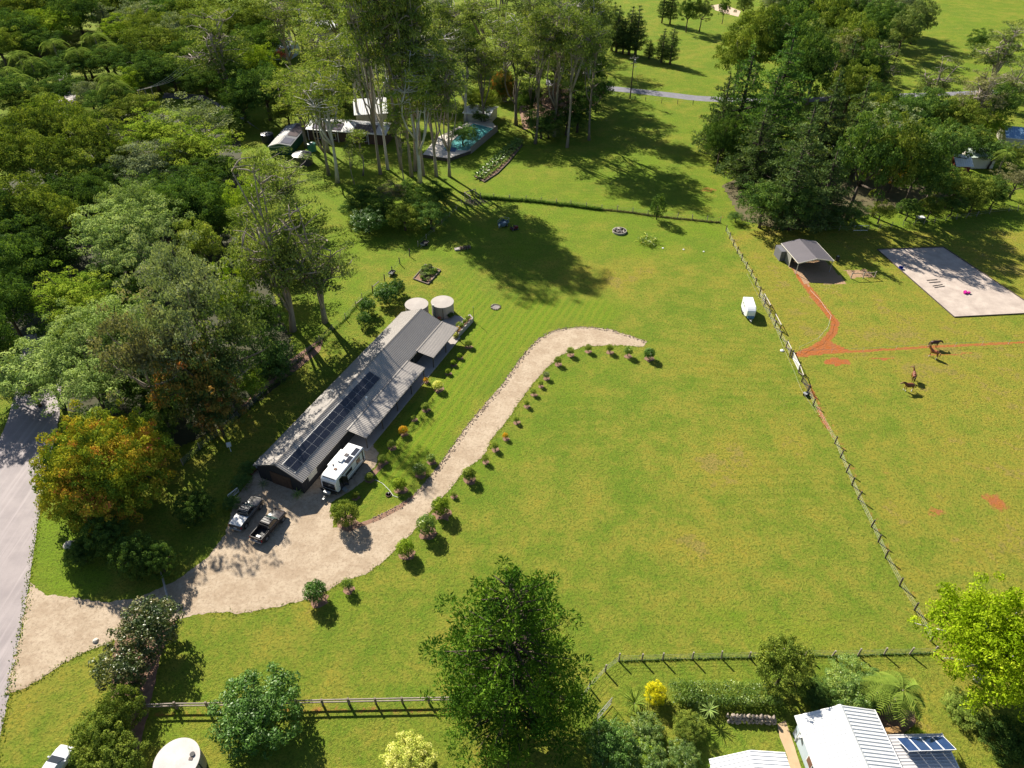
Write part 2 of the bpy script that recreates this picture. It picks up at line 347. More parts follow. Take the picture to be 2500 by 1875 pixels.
# gravel drive
DRV_U = [(1397,738),(1360,725),(1320,712),(1260,706),(1200,713),(1160,735),(1120,780),(1085,830),(1040,882),(1000,932),(962,987),(925,1035),(890,1072),(850,1098),(800,1122),(760,1135),(722,1138),(716,1108),(716,1085),(755,1062),(790,1035),(812,1003),(816,978),(800,955),(770,940)]
DRV_L = [(690,1000),(560,985),(545,1030),(510,1075),(497,1120),(485,1155),(450,1203),(375,1258),(300,1290),(235,1302),(160,1292),(100,1284),(66,1258),(40,1390),(12,1500),(50,1490),(90,1465),(140,1430),(200,1402),(262,1378),(330,1362),(385,1337),(450,1324),(520,1326),(600,1311),(680,1291),(740,1256),(790,1241),(830,1211),(870,1171),(905,1136),(950,1081),(985,1041),(1010,1011),(1045,986),(1060,951),(1090,916),(1120,871),(1150,831),(1180,796),(1215,766),(1260,748),(1340,746),(1390,749)]
m, t, o = newmat('crushed_gravel'); pos = nd(t, 'ShaderNodeNewGeometry').outputs['Position']
n1 = noise(t, pos, .35, 7, .75); n2 = noise(t, pos, 2.6, 8, .85); n3 = noise(t, pos, 1.2, 4, .6)
col = mixc(t, sstep(t, n1, .38, .62), (.375,.285,.200), (.475,.38,.28))
col = mixc(t, math_(t, 'MULTIPLY', sstep(t, n2, .48, .62), .75), col, (.25,.185,.125)); col = mixc(t, math_(t, 'MULTIPLY', sstep(t, n3, .5, .8), .4), col, (.56,.46,.35))
b = nd(t, 'ShaderNodeBsdfPrincipled', {'Base Color': col, 'Roughness': .9, 'Specular IOR Level': .2}); t.links.new(bump(t, n2, 1.0, .10), b.inputs['Normal']); t.links.new(b.outputs[0], o.inputs[0]); M_GRAVEL = m
sheet('gravel_drive', pts2(DRV_U+DRV_L), .016, M_GRAVEL, .16)
# ================================================================== foliage library
LEAFY = {}
def cloud(puffs, leaf, dens, rs, aspect=.6, jit=.75, up=0.0, spiky=0, fill=.25, low=-.35, tintp=.6, droop=0):
    """leaf-sized quads spread over and through a list of puffs (x,y,z,rx,ry,rz); returns verts, tint"""
    Vv = []; T = []
    for (cx, cy, cz, rx, ry, rz) in puffs:
        area = 4*math.pi*((rx*ry)**1.6/3+(rx*rz)**1.6/3+(ry*rz)**1.6/3)**(1/1.6)
        n = max(12, int(dens*area/(leaf*leaf*aspect)))
        d = rs.randn(n*2, 3); d /= np.linalg.norm(d, axis=1)[:, None]; d = d[d[:, 2] > low+rs.rand(n*2)*.25][:n]
        n = len(d); rad = np.where(rs.rand(n) < fill, rs.rand(n)**.5*.9, .82+.24*rs.rand(n))
        lump = 1+.12*np.sin(d[:, 0]*7+cx)*np.sin(d[:, 1]*7+cy)+.08*np.sin(d[:, 2]*9+cz*3)
        p = d*(rad*lump)[:, None]*np.array([rx, ry, rz])+np.array([cx, cy, cz])
        nrm = d*np.array([1/rx, 1/ry, 1/rz]); nrm /= np.linalg.norm(nrm, axis=1)[:, None]
        nrm = nrm+rs.randn(n, 3)*jit+np.array([0, 0, up]); nrm /= np.linalg.norm(nrm, axis=1)[:, None]
        if spiky:                                   # needles: long axis follows the outward direction
            t1 = d+rs.randn(n, 3)*spiky+np.array([0, 0, .35]); t1 /= np.linalg.norm(t1, axis=1)[:, None]
        else:
            t1 = np.cross(nrm, rs.randn(n, 3)+np.array([0, 0, droop])); t1 /= np.linalg.norm(t1, axis=1)[:, None]+1e-9
            if droop:
                t1 = t1*(1-droop)+np.array([0, 0, -1])*droop; t1 /= np.linalg.norm(t1, axis=1)[:, None]
        t2 = np.cross(t1, rs.randn(n, 3) if spiky or droop else nrm); t2 /= np.linalg.norm(t2, axis=1)[:, None]+1e-9
        s = leaf*(.6+.8*rs.rand(n))[:, None]*.5
        Vv.append(np.stack([p-t1*s, p+t2*s*aspect, p+t1*s, p-t2*s*aspect], 1).reshape(-1, 3))
        T.append(np.repeat(np.clip(rs.rand()*tintp+rs.rand(n)*(1-tintp)+.12*d[:, 0]*0, 0, 1), 4))
    return np.vstack(Vv), np.concatenate(T)
def cloudmesh(name, V, T):
    n = len(V)//4; me = bpy.data.meshes.new(name)
    me.vertices.add(len(V)); me.vertices.foreach_set('co', V.astype(np.float32).ravel())
    me.loops.add(len(V)); me.loops.foreach_set('vertex_index', np.arange(len(V), dtype=np.int32))
    me.polygons.add(n); me.polygons.foreach_set('loop_start', np.arange(n, dtype=np.int32)*4)
    try: me.polygons.foreach_set('loop_total', np.full(n, 4, dtype=np.int32))
    except Exception: pass
    me.update(calc_edges=True)
    a = me.attributes.new('tint', 'FLOAT', 'POINT'); a.data.foreach_set('value', T.astype(np.float32))
    return me
def bend(p0, p1, rs, k=5, amp=.08, sag=0):
    p0 = np.array(p0, float); p1 = np.array(p1, float); L = np.linalg.norm(p1-p0); o = rs.randn(3)*amp*L; o2 = rs.randn(3)*amp*L*.5
    return [tuple(p0+(p1-p0)*s+o*math.sin(math.pi*s)+o2*math.sin(2*math.pi*s)+np.array([0,0,sag*L*math.sin(math.pi*s)])) for s in np.linspace(0, 1, k)]
def proto(name, h, zc, R, trunk, V, T): LEAFY.setdefault(name, []).append(dict(H=h, zc=zc, R=R, trunk=trunk, crown=cloudmesh(name+'_crown', V, T)))
def dome_dirs(n, zlo, rs):
    i = np.arange(n)+.5; z = zlo+(1-zlo)*(1-i/n); a = math.pi*(1+5**.5)*i+rs.rand()*6
    r = np.sqrt(np.maximum(0, 1-z*z)); d = np.stack([np.cos(a)*r, np.sin(a)*r, z], 1)+rs.randn(n, 3)*.10
    return d/np.linalg.norm(d, axis=1)[:, None]
def make_broad(name, seed, R=5., Hc=3.6, h=10., n=30, leaf=.30, dens=.62, pr=(.24,.38), zlo=-.25, flat=.8, trunk_n=5, uneven=.14, **kw):
    rs = np.random.RandomState(seed); cz = h-Hc
    puffs = []
    for d in dome_dirs(n, zlo, rs):
        k = 1+rs.randn()*uneven; r = R*rs.uniform(*pr)
        puffs.append((d[0]*(R-r*.75)*k, d[1]*(R-r*.75)*k, cz+d[2]*(Hc-r*flat*.75)*k, r, r, r*flat))
    for _ in range(max(3, n//5)):
        r = R*.34; puffs.append((rs.randn()*R*.25, rs.randn()*R*.25, cz+rs.randn()*Hc*.15, r, r, r*flat))
    V, T = cloud(puffs, leaf, dens, rs, **kw)
    tb = MB(); tr = max(.12, R*.055)
    fork = (rs.randn()*.15, rs.randn()*.15, cz*.55)
    tb.tube(bend((0,0,-.15), fork, rs, 4, .03), [tr*1.35, tr*1.05, tr, tr*.9], 9)
    for k in range(trunk_n):
        p = puffs[rs.randint(n)]; tb.tube(bend(fork, p[:3], rs, 5, .08, .06), [tr*.62, tr*.5, tr*.36, tr*.22, tr*.08], 6)
    proto(name, h, cz/h, R, tb.mesh(name+'_trunk', True), V, T)
def make_euc(name, seed, h=22., bare=.42, R=4.6, n=40, leaf=.42, dens=.34, lean=.6, forks=4, tr=.34, pr=(.85,1.6)):
    rs = np.random.RandomState(seed); tb = MB()
    top = (rs.randn()*lean, rs.randn()*lean, h*.93); main = bend((0,0,-.2), top, rs, 9, .018)
    tb.tube(main, [tr*(1.35 if i == 0 else 1)*(1-.11*i) for i in range(9)], 9)
    mp = np.array(main); puffs = []; leaders = [mp]
    for k in range(forks):
        s = rs.uniform(bare*.75, max(.55, bare+.22)) if bare > .25 else rs.uniform(.12, .45); i = int(s*8); a = rs.rand()*6.28+k*6.28/forks; rr = R*rs.uniform(.45,.85)
        e = (mp[i][0]+math.cos(a)*rr, mp[i][1]+math.sin(a)*rr, h*(rs.uniform(.72,.96) if bare > .25 else rs.uniform(.4,.95))); lp = bend(mp[i], e, rs, 6, .06, .05)
        tb.tube(lp, [tr*.55*(1-.15*j) for j in range(6)], 7); leaders.append(np.array(lp))
    for k in range(n):
        L = leaders[rs.randint(len(leaders))]; q = L[rs.randint(max(1, len(L)//(2 if bare > .25 else 3)), len(L))]
        z0 = max(q[2], h*bare)
        fz = (z0-h*bare)/(h*(1-bare)); env = R*(.45+.75*math.sin(math.pi*min(1, .12+.8*fz)))
        a = rs.rand()*6.28; rr = env*rs.rand()**.6*.75
        r = rs.uniform(*pr); c = (q[0]*.6+math.cos(a)*rr, q[1]*.6+math.sin(a)*rr, min(h-.4, z0+rs.uniform(-.6,2.2)))
        puffs.append((c[0], c[1], c[2], r*1.15, r*1.15, r*.62))
        tb.tube(bend(q, c, rs, 4, .08, .05), [tr*.24, tr*.18, tr*.11, tr*.04], 5)
    V, T = cloud(puffs, leaf, dens, rs, aspect=.5, jit=.5, fill=.35, low=-.6, droop=.0)
    proto(name, h, (1+bare)/2, R, tb.mesh(name+'_trunk', True), V, T)
def make_pine(name, seed, h=16., R=5.2, tiers=11, base=.12, leaf=.55, dens=.42, shape=.75, asp=.16, pr=(.15,.25), flat=.6, gap=.0, npt=8, twig=True, wob=.12):
    rs = np.random.RandomState(seed); tb = MB(); puffs = []
    tb.tube(bend((0,0,-.2), (rs.randn()*.2, rs.randn()*.2, h*.97), rs, 7, .01), [h*.022*(1.1-.15*i) for i in range(7)], 9)
    for i in range(tiers):
        s = i/(tiers-1); z = h*(base+(1-base)*s*.97); env = R*(1-s)**shape*(1+wob*rs.randn()*(.4+s))+.25
        if s < .15: env *= .82+s
        m_ = max(1, int(npt*(env/R)+1.5))
        for k in range(m_):
            a = 6.28*k/m_+rs.rand()*1.2; L = env*rs.uniform(.95-2*wob,1.05+.8*wob)
            for q in ((.95,1.),(.55,.9)) if env > R*.35 else ((.6,1.),):
                r = R*rs.uniform(*pr)*q[1]*(.55+.45*env/R)
                c = (math.cos(a)*L*q[0], math.sin(a)*L*q[0], z+L*.12*q[0]+rs.randn()*.12*r)
                puffs.append((c[0], c[1], c[2], r, r, r*flat))
            if twig: tb.tube([(0,0,z-.1*L), (math.cos(a)*L*.5, math.sin(a)*L*.5, z-.02*L), (math.cos(a)*L*.8, math.sin(a)*L*.8, z+L*.07)], [.09*h/16, .06*h/16, .02], 5)
    for i in range(tiers): puffs.append((rs.randn()*R*.04, rs.randn()*R*.04, h*(base+.1+(.88-base)*i/(tiers-1)), R*.15*(1.15-i/tiers), R*.15*(1.15-i/tiers), R*.13))
    puffs.append((0, 0, h*.98, R*.06, R*.06, R*.16))
    V, T = cloud(puffs, leaf, dens, rs, aspect=asp, spiky=.55, fill=.35, low=-.75)
    proto(name, h, .5, R, tb.mesh(name+'_trunk', True), V, T)
def make_shrub(name, seed, R=1., h=2., n=14, leaf=.16, dens=.6, zlo=-.75, pr=(.35,.5), **kw):
    rs = np.random.RandomState(seed); puffs = []; Hc = h*.46; cz = h-Hc
    for d in dome_dirs(n, zlo, rs):
        r = R*rs.uniform(*pr); puffs.append((d[0]*(R-r*.8), d[1]*(R-r*.8), cz+d[2]*(Hc-r*.75), r, r, r*Hc/R*.95))
    V, T = cloud(puffs, leaf, dens, rs, low=-.8, **kw)
    tb = MB(); tb.tube([(0,0,-.05),(0,0,cz*.6),(.03,.02,cz)], [R*.08,R*.07,R*.04], 7)
    for k in range(4):
        p = puffs[rs.randint(n)]; tb.tube([(0,0,cz*.4), p[:3]], [R*.05, R*.02], 5)
    proto(name, h, cz/h, R, tb.mesh(name+'_trunk', True), V, T)
for s in range(4): make_broad('broad', 10+s, R=7, Hc=5.2, h=13, n=[92,104,86,98][s], leaf=.36, pr=(.11,.20), zlo=-.62, uneven=.17, jit=.38, fill=.18, tintp=.5)
for s in range(3): make_broad('feather', 20+s, R=8, Hc=4.2, h=12, n=90, leaf=.40, dens=.50, pr=(.10,.18), flat=.5, up=.9, jit=.45, aspect=.5, uneven=.2, zlo=-.5)
for s in range(3): make_broad('dense', 30+s, R=4.5, Hc=4, h=10, n=64, leaf=.28, dens=.60, pr=(.13,.22), zlo=-.65, uneven=.15, jit=.38, fill=.18, tintp=.5)
for s in range(2): make_broad('grey', 40+s, R=6, Hc=4.6, h=13, n=64, leaf=.36, dens=.34, pr=(.13,.22), flat=.6, uneven=.28, jit=1.0, fill=.5)
make_broad('mango', 50, R=9.4, Hc=6.4, h=11, n=300, leaf=.36, dens=.75, pr=(.06,.10), zlo=-.55, uneven=.08, tintp=.72, jit=.55, aspect=.45)
make_broad('mango', 51, R=7, Hc=5, h=11, n=120, leaf=.42, dens=.55, pr=(.08,.14), zlo=-.5, uneven=.12, tintp=.72, jit=.55, aspect=.45)
make_broad('bright', 55, R=7.4, Hc=3.8, h=8.4, n=170, leaf=.30, dens=.62, pr=(.085,.145), zlo=-.3, flat=.7, uneven=.14, jit=.6, aspect=.5, tintp=.5, trunk_n=12)
for s in range(5): make_euc('euc', 60+s, h=[29,27,30,28,26][s], bare=[.38,.42,.34,.38,.44][s], R=6.4, n=[96,84,100,92,80][s], leaf=.46, dens=.36, pr=(.85,1.6), tr=.42, forks=5)
for s in range(2): make_euc('lowerc', 70+s, h=20, bare=.2, R=7, n=100, leaf=.38, dens=.44, forks=8, tr=.5, pr=(.8,1.5))
make_euc('thin', 75, h=12, bare=.35, R=2, n=22, leaf=.3, dens=.4, forks=2, tr=.14, pr=(.5,.8), lean=.25)
make_pine('nearpine', 80, h=22, R=7, tiers=22, base=.10, leaf=.36, dens=.62, pr=(.10,.17), npt=15, shape=.52, asp=.30, wob=.15)
for s in range(2): make_pine('bigpine', 82+s, h=24, R=7.5, tiers=16, base=.06, leaf=.62, dens=.6, pr=(.11,.185), npt=12, shape=.82, asp=.32, wob=.18)
for s in range(2): make_pine('hoop', 86+s, h=20, R=3.4, tiers=13, base=.14, leaf=.55, dens=.55, pr=(.22,.34), npt=7, shape=.62, flat=.8, asp=.34)
make_pine('casuarina', 89, h=16, R=3., tiers=12, base=.15, leaf=.6, dens=.34, pr=(.18,.28), npt=6, shape=.6, asp=.15, flat=1.1)
for s in range(3): make_shrub('ball', 90+s, leaf=.15, aspect=.55, jit=.5, dens=1.0, n=22, pr=(.3,.42))
make_shrub('sapling', 94, R=.8, h=1.5, n=14, leaf=.16, dens=.8, pr=(.34,.48), aspect=.5, jit=.6)
make_shrub('bigball', 95, R=1., h=1.9, n=44, leaf=.08, dens=1.0, pr=(.2,.3), aspect=.5, jit=.6)
make_shrub('column', 96, R=1., h=3.2, n=26, leaf=.16, dens=.6, pr=(.26,.4))
for s in range(2): make_broad('magnolia', 98+s, R=3, Hc=2.9, h=6, n=80, leaf=.27, dens=.9, pr=(.13,.20), zlo=-.8, uneven=.14, aspect=.45, jit=.55)
for s in range(2): make_broad('nearround', 108+s, R=3.3, Hc=2.7, h=5.4, n=110, leaf=.20, dens=.85, pr=(.10,.17), zlo=-.8, uneven=.10, jit=.5, aspect=.55, tintp=.5)
# ------------------------------------------------------------------ foliage colours
FM = dict(
 olive=fmat('olive_leaves', [(0,(.030,.050,.009)),(.5,(.074,.100,.016)),(1,(.165,.180,.03))]),
 lime=fmat('lime_leaves', [(0,(.048,.09,.009)),(.5,(.105,.152,.015)),(1,(.20,.23,.028))]),
 dark=fmat('dark_leaves', [(0,(.018,.036,.012)),(.5,(.036,.066,.014)),(1,(.085,.12,.022))], .25),
 deep=fmat('deep_green_leaves', [(0,(.022,.046,.014)),(.5,(.045,.082,.020)),(1,(.10,.145,.034))], .3),
 pale=fmat('pale_leaves', [(0,(.065,.10,.030)),(.5,(.12,.165,.045)),(1,(.20,.24,.075))]),
 grey=fmat('grey_leaves', [(0,(.05,.07,.035)),(.5,(.10,.12,.06)),(1,(.18,.195,.10))]),
 brown=fmat('brownish_leaves', [(0,(.055,.056,.028)),(.5,(.10,.098,.048)),(1,(.17,.155,.085))]),
 euc=fmat('eucalypt_leaves', [(0,(.033,.052,.014)),(.5,(.082,.108,.025)),(1,(.175,.192,.05))], .24),
 eucy=fmat('young_eucalypt_leaves', [(0,(.045,.072,.014)),(.5,(.105,.135,.024)),(1,(.21,.215,.05))], .24),
 eucd=fmat('dull_eucalypt_leaves', [(0,(.028,.046,.015)),(.5,(.064,.088,.026)),(1,(.15,.165,.05))], .24),
 pine=fmat('pine_needles', [(0,(.018,.040,.012)),(.5,(.040,.078,.018)),(1,(.10,.15,.030))], .22),
 pine2=fmat('dark_pine_needles', [(0,(.020,.036,.014)),(.5,(.042,.066,.022)),(1,(.095,.12,.040))], .22),
 nearpine=fmat('fresh_pine_needles', [(0,(.012,.032,.005)),(.5,(.030,.064,.007)),(1,(.085,.13,.012))], .18),
 mango=fmat('mango_flush', [(0,(.040,.080,.014)),(.42,(.115,.148,.014)),(.70,(.22,.20,.018)),(.86,(.25,.155,.022)),(.96,(.26,.105,.026)),(1,(.27,.07,.045))], .22, tcol=(1.1,1,.6), clump=.7),
 mango2=fmat('mango_dull', [(0,(.022,.05,.02)),(.45,(.065,.08,.018)),(.7,(.13,.09,.022)),(.9,(.20,.10,.022)),(1,(.27,.09,.03))], .25, tcol=(1.1,1,.6), clump=.7),
 bright=fmat('bright_leaves', [(0,(.06,.105,.004)),(.5,(.13,.185,.006)),(1,(.24,.285,.018))], .34),
 magnolia=fmat('magnolia_leaves', [(0,(.014,.026,.010)),(.5,(.035,.052,.012)),(.8,(.075,.075,.022)),(1,(.13,.11,.05))], .12, .38, .35),
 glossy=fmat('glossy_leaves', [(0,(.018,.046,.010)),(.5,(.045,.095,.014)),(1,(.11,.17,.04))], .2, .42, .22),
 hedge=fmat('hedge_leaves', [(0,(.032,.066,.014)),(.5,(.075,.122,.022)),(1,(.19,.225,.045))], .3, .4, .4),
 variegated=fmat('variegated_leaves', [(0,(.14,.19,.03)),(.5,(.32,.33,.07)),(1,(.58,.52,.26))], .3),
 yellow=fmat('yellow_leaves', [(0,(.12,.16,.008)),(.4,(.34,.31,.01)),(1,(.55,.48,.04))], .35),
 orange=fmat('orange_leaves', [(0,(.09,.12,.012)),(.45,(.26,.18,.015)),(1,(.45,.18,.03))], .3),
 red=fmat('red_leaves', [(0,(.20,.05,.03)),(.5,(.36,.12,.08)),(1,(.5,.22,.16))], .3, tcol=(1.2,.9,.8)),
 purple=fmat('purple_twigs', [(0,(.05,.04,.03)),(.5,(.11,.075,.06)),(1,(.20,.13,.11))], .15),
 shrub=fmat('shrub_leaves', [(0,(.045,.075,.014)),(.5,(.095,.130,.024)),(1,(.20,.22,.05))], .32),
 palm=fmat('palm_leaves', [(0,(.045,.075,.014)),(.5,(.09,.125,.02)),(1,(.16,.18,.035))], .3, .5, .15),
)
BK = dict(
 dark=pmat('dark_bark', (.10,.075,.055), (.055,.042,.032), 3, .9, bmp=.6, bscale=9, stretch=(1,1,.25)),
 pale=pmat('pale_bark', (.36,.30,.25), (.22,.175,.14), 1.4, .8, bmp=.4, bscale=8, stretch=(1,1,.3)),
 white=pmat('white_bark', (.62,.58,.53), (.42,.38,.34), 1.2, .75, bmp=.3, bscale=8, stretch=(1,1,.4)),
 grey=pmat('grey_bark', (.24,.20,.165), (.13,.105,.085), 2, .85, bmp=.5, bscale=9, stretch=(1,1,.3)),
)
RS = random.Random(5)
def plant(kind, fm, x, y, R, h, name='tree', label=None, cat='tree', group=None, bark='dark', var=None, rz=None, sy=1):
    P = LEAFY[kind]; p = P[RS.randrange(len(P)) if var is None else var % len(P)]
    e = empty(name, (x, y, 0), RS.uniform(0, 6.28) if rz is None else rz, label, cat, group)
    k = R/p['R']; e.scale = (k, k*sy, h/p['H'])
    link('trunk', p['trunk'], e, BK[bark]); link('crown', p['crown'], e, FM[fm]); return e
def crown_at(kind, fm, cx, cy, w, h, **kw):           # crown centre and width as the photo shows them, tree height in metres
    zc = h*LEAFY[kind][0]['zc']; p = G(cx, cy, zc); return plant(kind, fm, p.x, p.y, w/2*mpp(p), h, **kw)
def base_at(kind, fm, bx, by, R, h, **kw):
    p = G(bx, by); return plant(kind, fm, p.x, p.y, R, h, **kw)
# ================================================================== trees
def hgt(bx, by, ty):                                   # height of a thing whose foot and top the photo shows
    p = G(bx, by); b = (ty*KD-937.5)/FPX; k = (_s+b*_c)/(_c-b*_s)
    return CAMH-k*p.y
def stand(kind, fm, bx, by, ty, w, **kw):
    h = hgt(bx, by, ty); p = G(bx, by); q = Vector((p.x, p.y, h*.7)); return plant(kind, fm, p.x, p.y, w/2*mpp(q), h, **kw)
def nth(k): return str(k)+('th' if 10 < k % 100 < 14 else {1: 'st', 2: 'nd', 3: 'rd'}.get(k % 10, 'th'))
W_L = 'trees of the left woodland'
def wood(lst, name, group, labels, wk=1.12):
    order = sorted([a for a in lst if len(a) <= 6], key=lambda a: (a[2], a[3]))
    for i, a in enumerate(lst):
        kind, fm, cx, cy, w, h = a[:6]; lb = a[6] if len(a) > 6 else labels+', '+nth(order.index(a)+1)+' from the left'
        crown_at(kind, fm, cx, cy, w*wk, h, name=name, label=lb, group=group, bark=a[7] if len(a) > 7 else 'dark')
# --- far upper left
wood([('broad','dark',25,62,90,14,'dark rounded tree at the upper left edge behind the palms'),
 ('broad','olive',8,25,90,15),('broad','olive',62,14,90,15),('broad','lime',115,52,90,12,'yellow-green rounded tree above the highest palms'),
 ('broad','olive',52,58,70,11),('broad','dark',165,28,90,15),('broad','olive',205,12,80,15),('dense','lime',262,60,66,11,'lime round-headed tree right of the highest palms'),
 ('broad','olive',110,10,90,15),('broad','dark',30,-25,120,14),('broad','olive',150,-30,120,14),('broad','dark',270,-25,120,14),('broad','olive',390,-28,120,14),('broad','dark',500,-25,120,14),
 ('grey','grey',294,32,90,14,'grey sparse-leaved tree near the top left edge','pale'),('casuarina','grey',228,45,36,13,'slim grey-green she-oak left of the lime round-headed tree'),
 ('broad','deep',363,30,66,14),('broad','olive',425,22,100,15),('broad','olive',330,100,108,14,'broad olive-topped tree above the power-line frame'),('broad','dark',330,150,90,11),('broad','dark',285,130,80,10),
 ('broad','grey',389,70,72,14,'grey-green tree beside the tall lacy eucalypt'),('broad','dark',410,120,70,12),('dense','lime',284,176,52,9,'small yellow domed tree next to the power-line frame'),
 ('dense','grey',190,200,50,8,'small grey-green tree among the lower palms'),('dense','lime',95,226,66,6,'low lime shrub tree above the great olive crowns'),('broad','dark',140,140,90,8),('broad','dark',90,160,90,7),('broad','olive',190,140,70,7),('broad','dark',40,95,80,7),('dense','lime',30,90,40,8),('broad','dark',240,215,80,8),('broad','olive',290,235,80,8),('broad','dark',10,200,90,10),('broad','olive',50,215,80,7),('broad','dark',130,190,80,7),('broad','dark',370,160,80,9),('broad','olive',440,60,90,15),('broad','dark',470,130,80,11),('broad','dark',440,170,80,8),('broad','olive',540,50,100,17),('broad','dark',560,95,90,15),('broad','dark',225,130,80,9),('broad','olive',-5,95,80,12),('broad','dark',75,90,80,9),('broad','olive',330,60,80,14),('broad','dark',520,170,90,11),('broad','dark',490,255,70,7),('broad','olive',250,10,80,15),('broad','dark',320,5,90,15)],
 'rainforest_tree', W_L, 'olive or dark green tree in the back of the left woodland', 1.3)
stand('lowerc','euc',500,218,18,165,name='eucalypt_tree',label='tall lacy olive eucalypt right of the power lines',bark='pale')
crown_at('broad','lime',556,140,90,14,name='rainforest_tree',label='bright yellow-green tree behind the green garden shed',group=W_L)
crown_at('broad','deep',570,192,120,15,name='rainforest_tree',label='dense deep green tree rising behind the green garden shed',group=W_L)
crown_at('broad','dark',520,215,80,11,name='rainforest_tree',label='dark tree over the shaded drive at the power lines',group=W_L)
# --- great olive crowns and the wall of trees beside the road
wood([('broad','olive',60,300,130,16),('broad','olive',125,280,130,17),('broad','olive',195,308,120,16),('broad','olive',95,350,130,14),('broad','olive',30,340,120,15),('broad','olive',180,365,130,12),('broad','dark',215,400,100,10),('broad','olive',248,345,70,12),
 ('broad','olive',40,450,150,15),('broad','olive',105,480,120,13),('broad','dark',60,530,140,12),('broad','dark',20,580,130,13),('broad','dark',140,425,110,10),('broad','dark',10,660,110,12),('broad','dark',200,430,90,10),('broad','dark',115,560,90,8),('broad','dark',-20,480,120,15),('broad','dark',-30,740,110,14)],
 'rainforest_tree', W_L, 'olive green crown in the great mass at the left edge')
wood([('feather','lime',345,290,150,13,'yellow-olive layered crown, left half of the pair under the grey-topped tree'),('feather','lime',430,320,150,12,'yellow-olive layered crown, right half of the pair under the grey-topped tree'),
 ('grey','grey',425,262,140,14,'grey-leaved spreading tree below the shaded drive','pale'),('broad','grey',320,358,150,11,'dull grey-green round tree below the yellow-olive layered crowns'),
 ('broad','olive',395,345,110,11),('broad','dark',470,370,80,9),('broad','dark',420,400,120,10),('dense','lime',440,402,50,9,'small lime-leaved tree in the shade beside the tall lowland eucalypts'),
 ('broad','dark',360,450,110,12),('broad','deep',405,440,110,13),('broad','dark',455,455,110,12),('broad','dark',330,420,100,10),('broad','dark',440,490,90,9),
 ('feather','pale',245,500,150,14,'pale green layered tree, left crown over the roadside power lines'),('feather','pale',320,490,140,14,'pale green layered tree, right crown over the roadside power lines'),('feather','pale',285,450,120,15,'pale green layered tree, upper crown over the roadside power lines'),('feather','pale',270,560,120,11,'pale green layered tree, lowest crown over the roadside power lines'),
 ('dense','eucy',430,530,84,12,'olive-yellow small tree with twisted pale limbs in the woodland','pale'),
 ('grey','grey',366,590,120,22,'pale grey feathery tree, upper of the two in the woodland','pale'),('grey','grey',420,650,170,22,'pale grey feathery tree, broad lower one with a white bare limb','pale'),('grey','brown',300,765,160,21,'brownish-grey tree beside the pale roadside crowns','pale'),('grey','grey',370,740,140,21,'grey-green thin tree between brownish tree and mango','pale'),
 ('feather','lime',150,640,140,10,'lime green layered tree under the roadside power lines'),('feather','lime',195,690,110,9,'lime green layered low tree above the pale roadside crowns'),
 ('feather','pale',95,800,160,11,'pale layered crown overhanging the road, lowest left'),('feather','pale',170,740,150,13,'pale layered crown overhanging the road, middle one'),('feather','pale',250,710,150,14,'pale layered crown overhanging the road, upper right'),('feather','pale',200,830,150,11,'pale layered crown directly above the orange mango'),('feather','pale',60,830,100,7,'small pale layered crown at the shaded end of the road'),
 ('broad','dark',260,640,100,7),('broad','dark',320,690,90,6),('broad','dark',300,830,110,7),('broad','dark',230,600,90,6),('broad','dark',130,720,90,5),('broad','dark',360,870,90,6),('broad','dark',330,930,80,6)],
 'woodland_tree', W_L, 'dark green understorey tree in the shaded woodland')
crown_at('mango','mango2',430,850,180,14,name='mango_tree',label='dull brown and orange flushed mango tree behind the bright orange one',var=1)
crown_at('mango','mango2',470,905,120,8,name='mango_tree',label='small shaded brown mango tree against the wire fence',var=1)
crown_at('mango','mango',228,1016,258,13,name='mango_tree',label='big round mango tree flushed orange and red beside the road',var=0)
# --- trees between woodland and the long shed
stand('lowerc','euc',633,714,345,200,name='eucalypt_tree',label='tall spreading eucalypt with twin pale trunks beside the woodland',bark='pale')
stand('lowerc','eucd',702,696,435,175,name='eucalypt_tree',label='leaning-trunk eucalypt standing alone on the lawn behind the shed',bark='pale')
wood([('lowerc','euc',565,520,140,17,'pale-limbed eucalypt at the edge of the woodland','pale'),('lowerc','euc',612,395,150,13,'dense olive eucalypt crown below the round dark water tank','pale'),('dense','lime',533,452,84,15,'lime-topped eucalypt beside the small lime-leaved tree','pale'),
 ('dense','lime',505,640,84,16,'yellow-green weeping tree between grey tree and eucalypts','pale'),('grey','eucd',500,720,140,18,'mottled green tree left of the twin-trunk eucalypt','pale'),('dense','deep',574,760,110,9,'deep green bushy tree at the woodland foot near the shed'),('dense','lime',535,825,80,6,'lime shrub by the wire fence behind the shed'),('broad','dark',560,690,90,9,'dark bushy tree under the twin-trunk eucalypt'),('grey','eucd',470,790,120,14,'dull green thin tree above the brown mango','pale'),('dense','dark',600,800,60,4,'dark low shrub at the fence foot behind the shed')],
 'woodland_tree', W_L, 'woodland tree')
for (x, y, w, h, lb) in ((833,634,64,4.4,'largest of the small glossy trees behind the shed'),(858,620,44,3.8,'small glossy tree furthest up the row behind the shed'),(794,662,44,3.8,'second lowest small glossy tree behind the shed'),(786,690,40,3.2,'lowest small glossy tree behind the shed')):
    crown_at('nearround','glossy',x,y,w*.8,h*.85,name='fruit_tree',label=lb,group='small trees behind the shed')
TH_ = 'shrubs of the dark thicket'
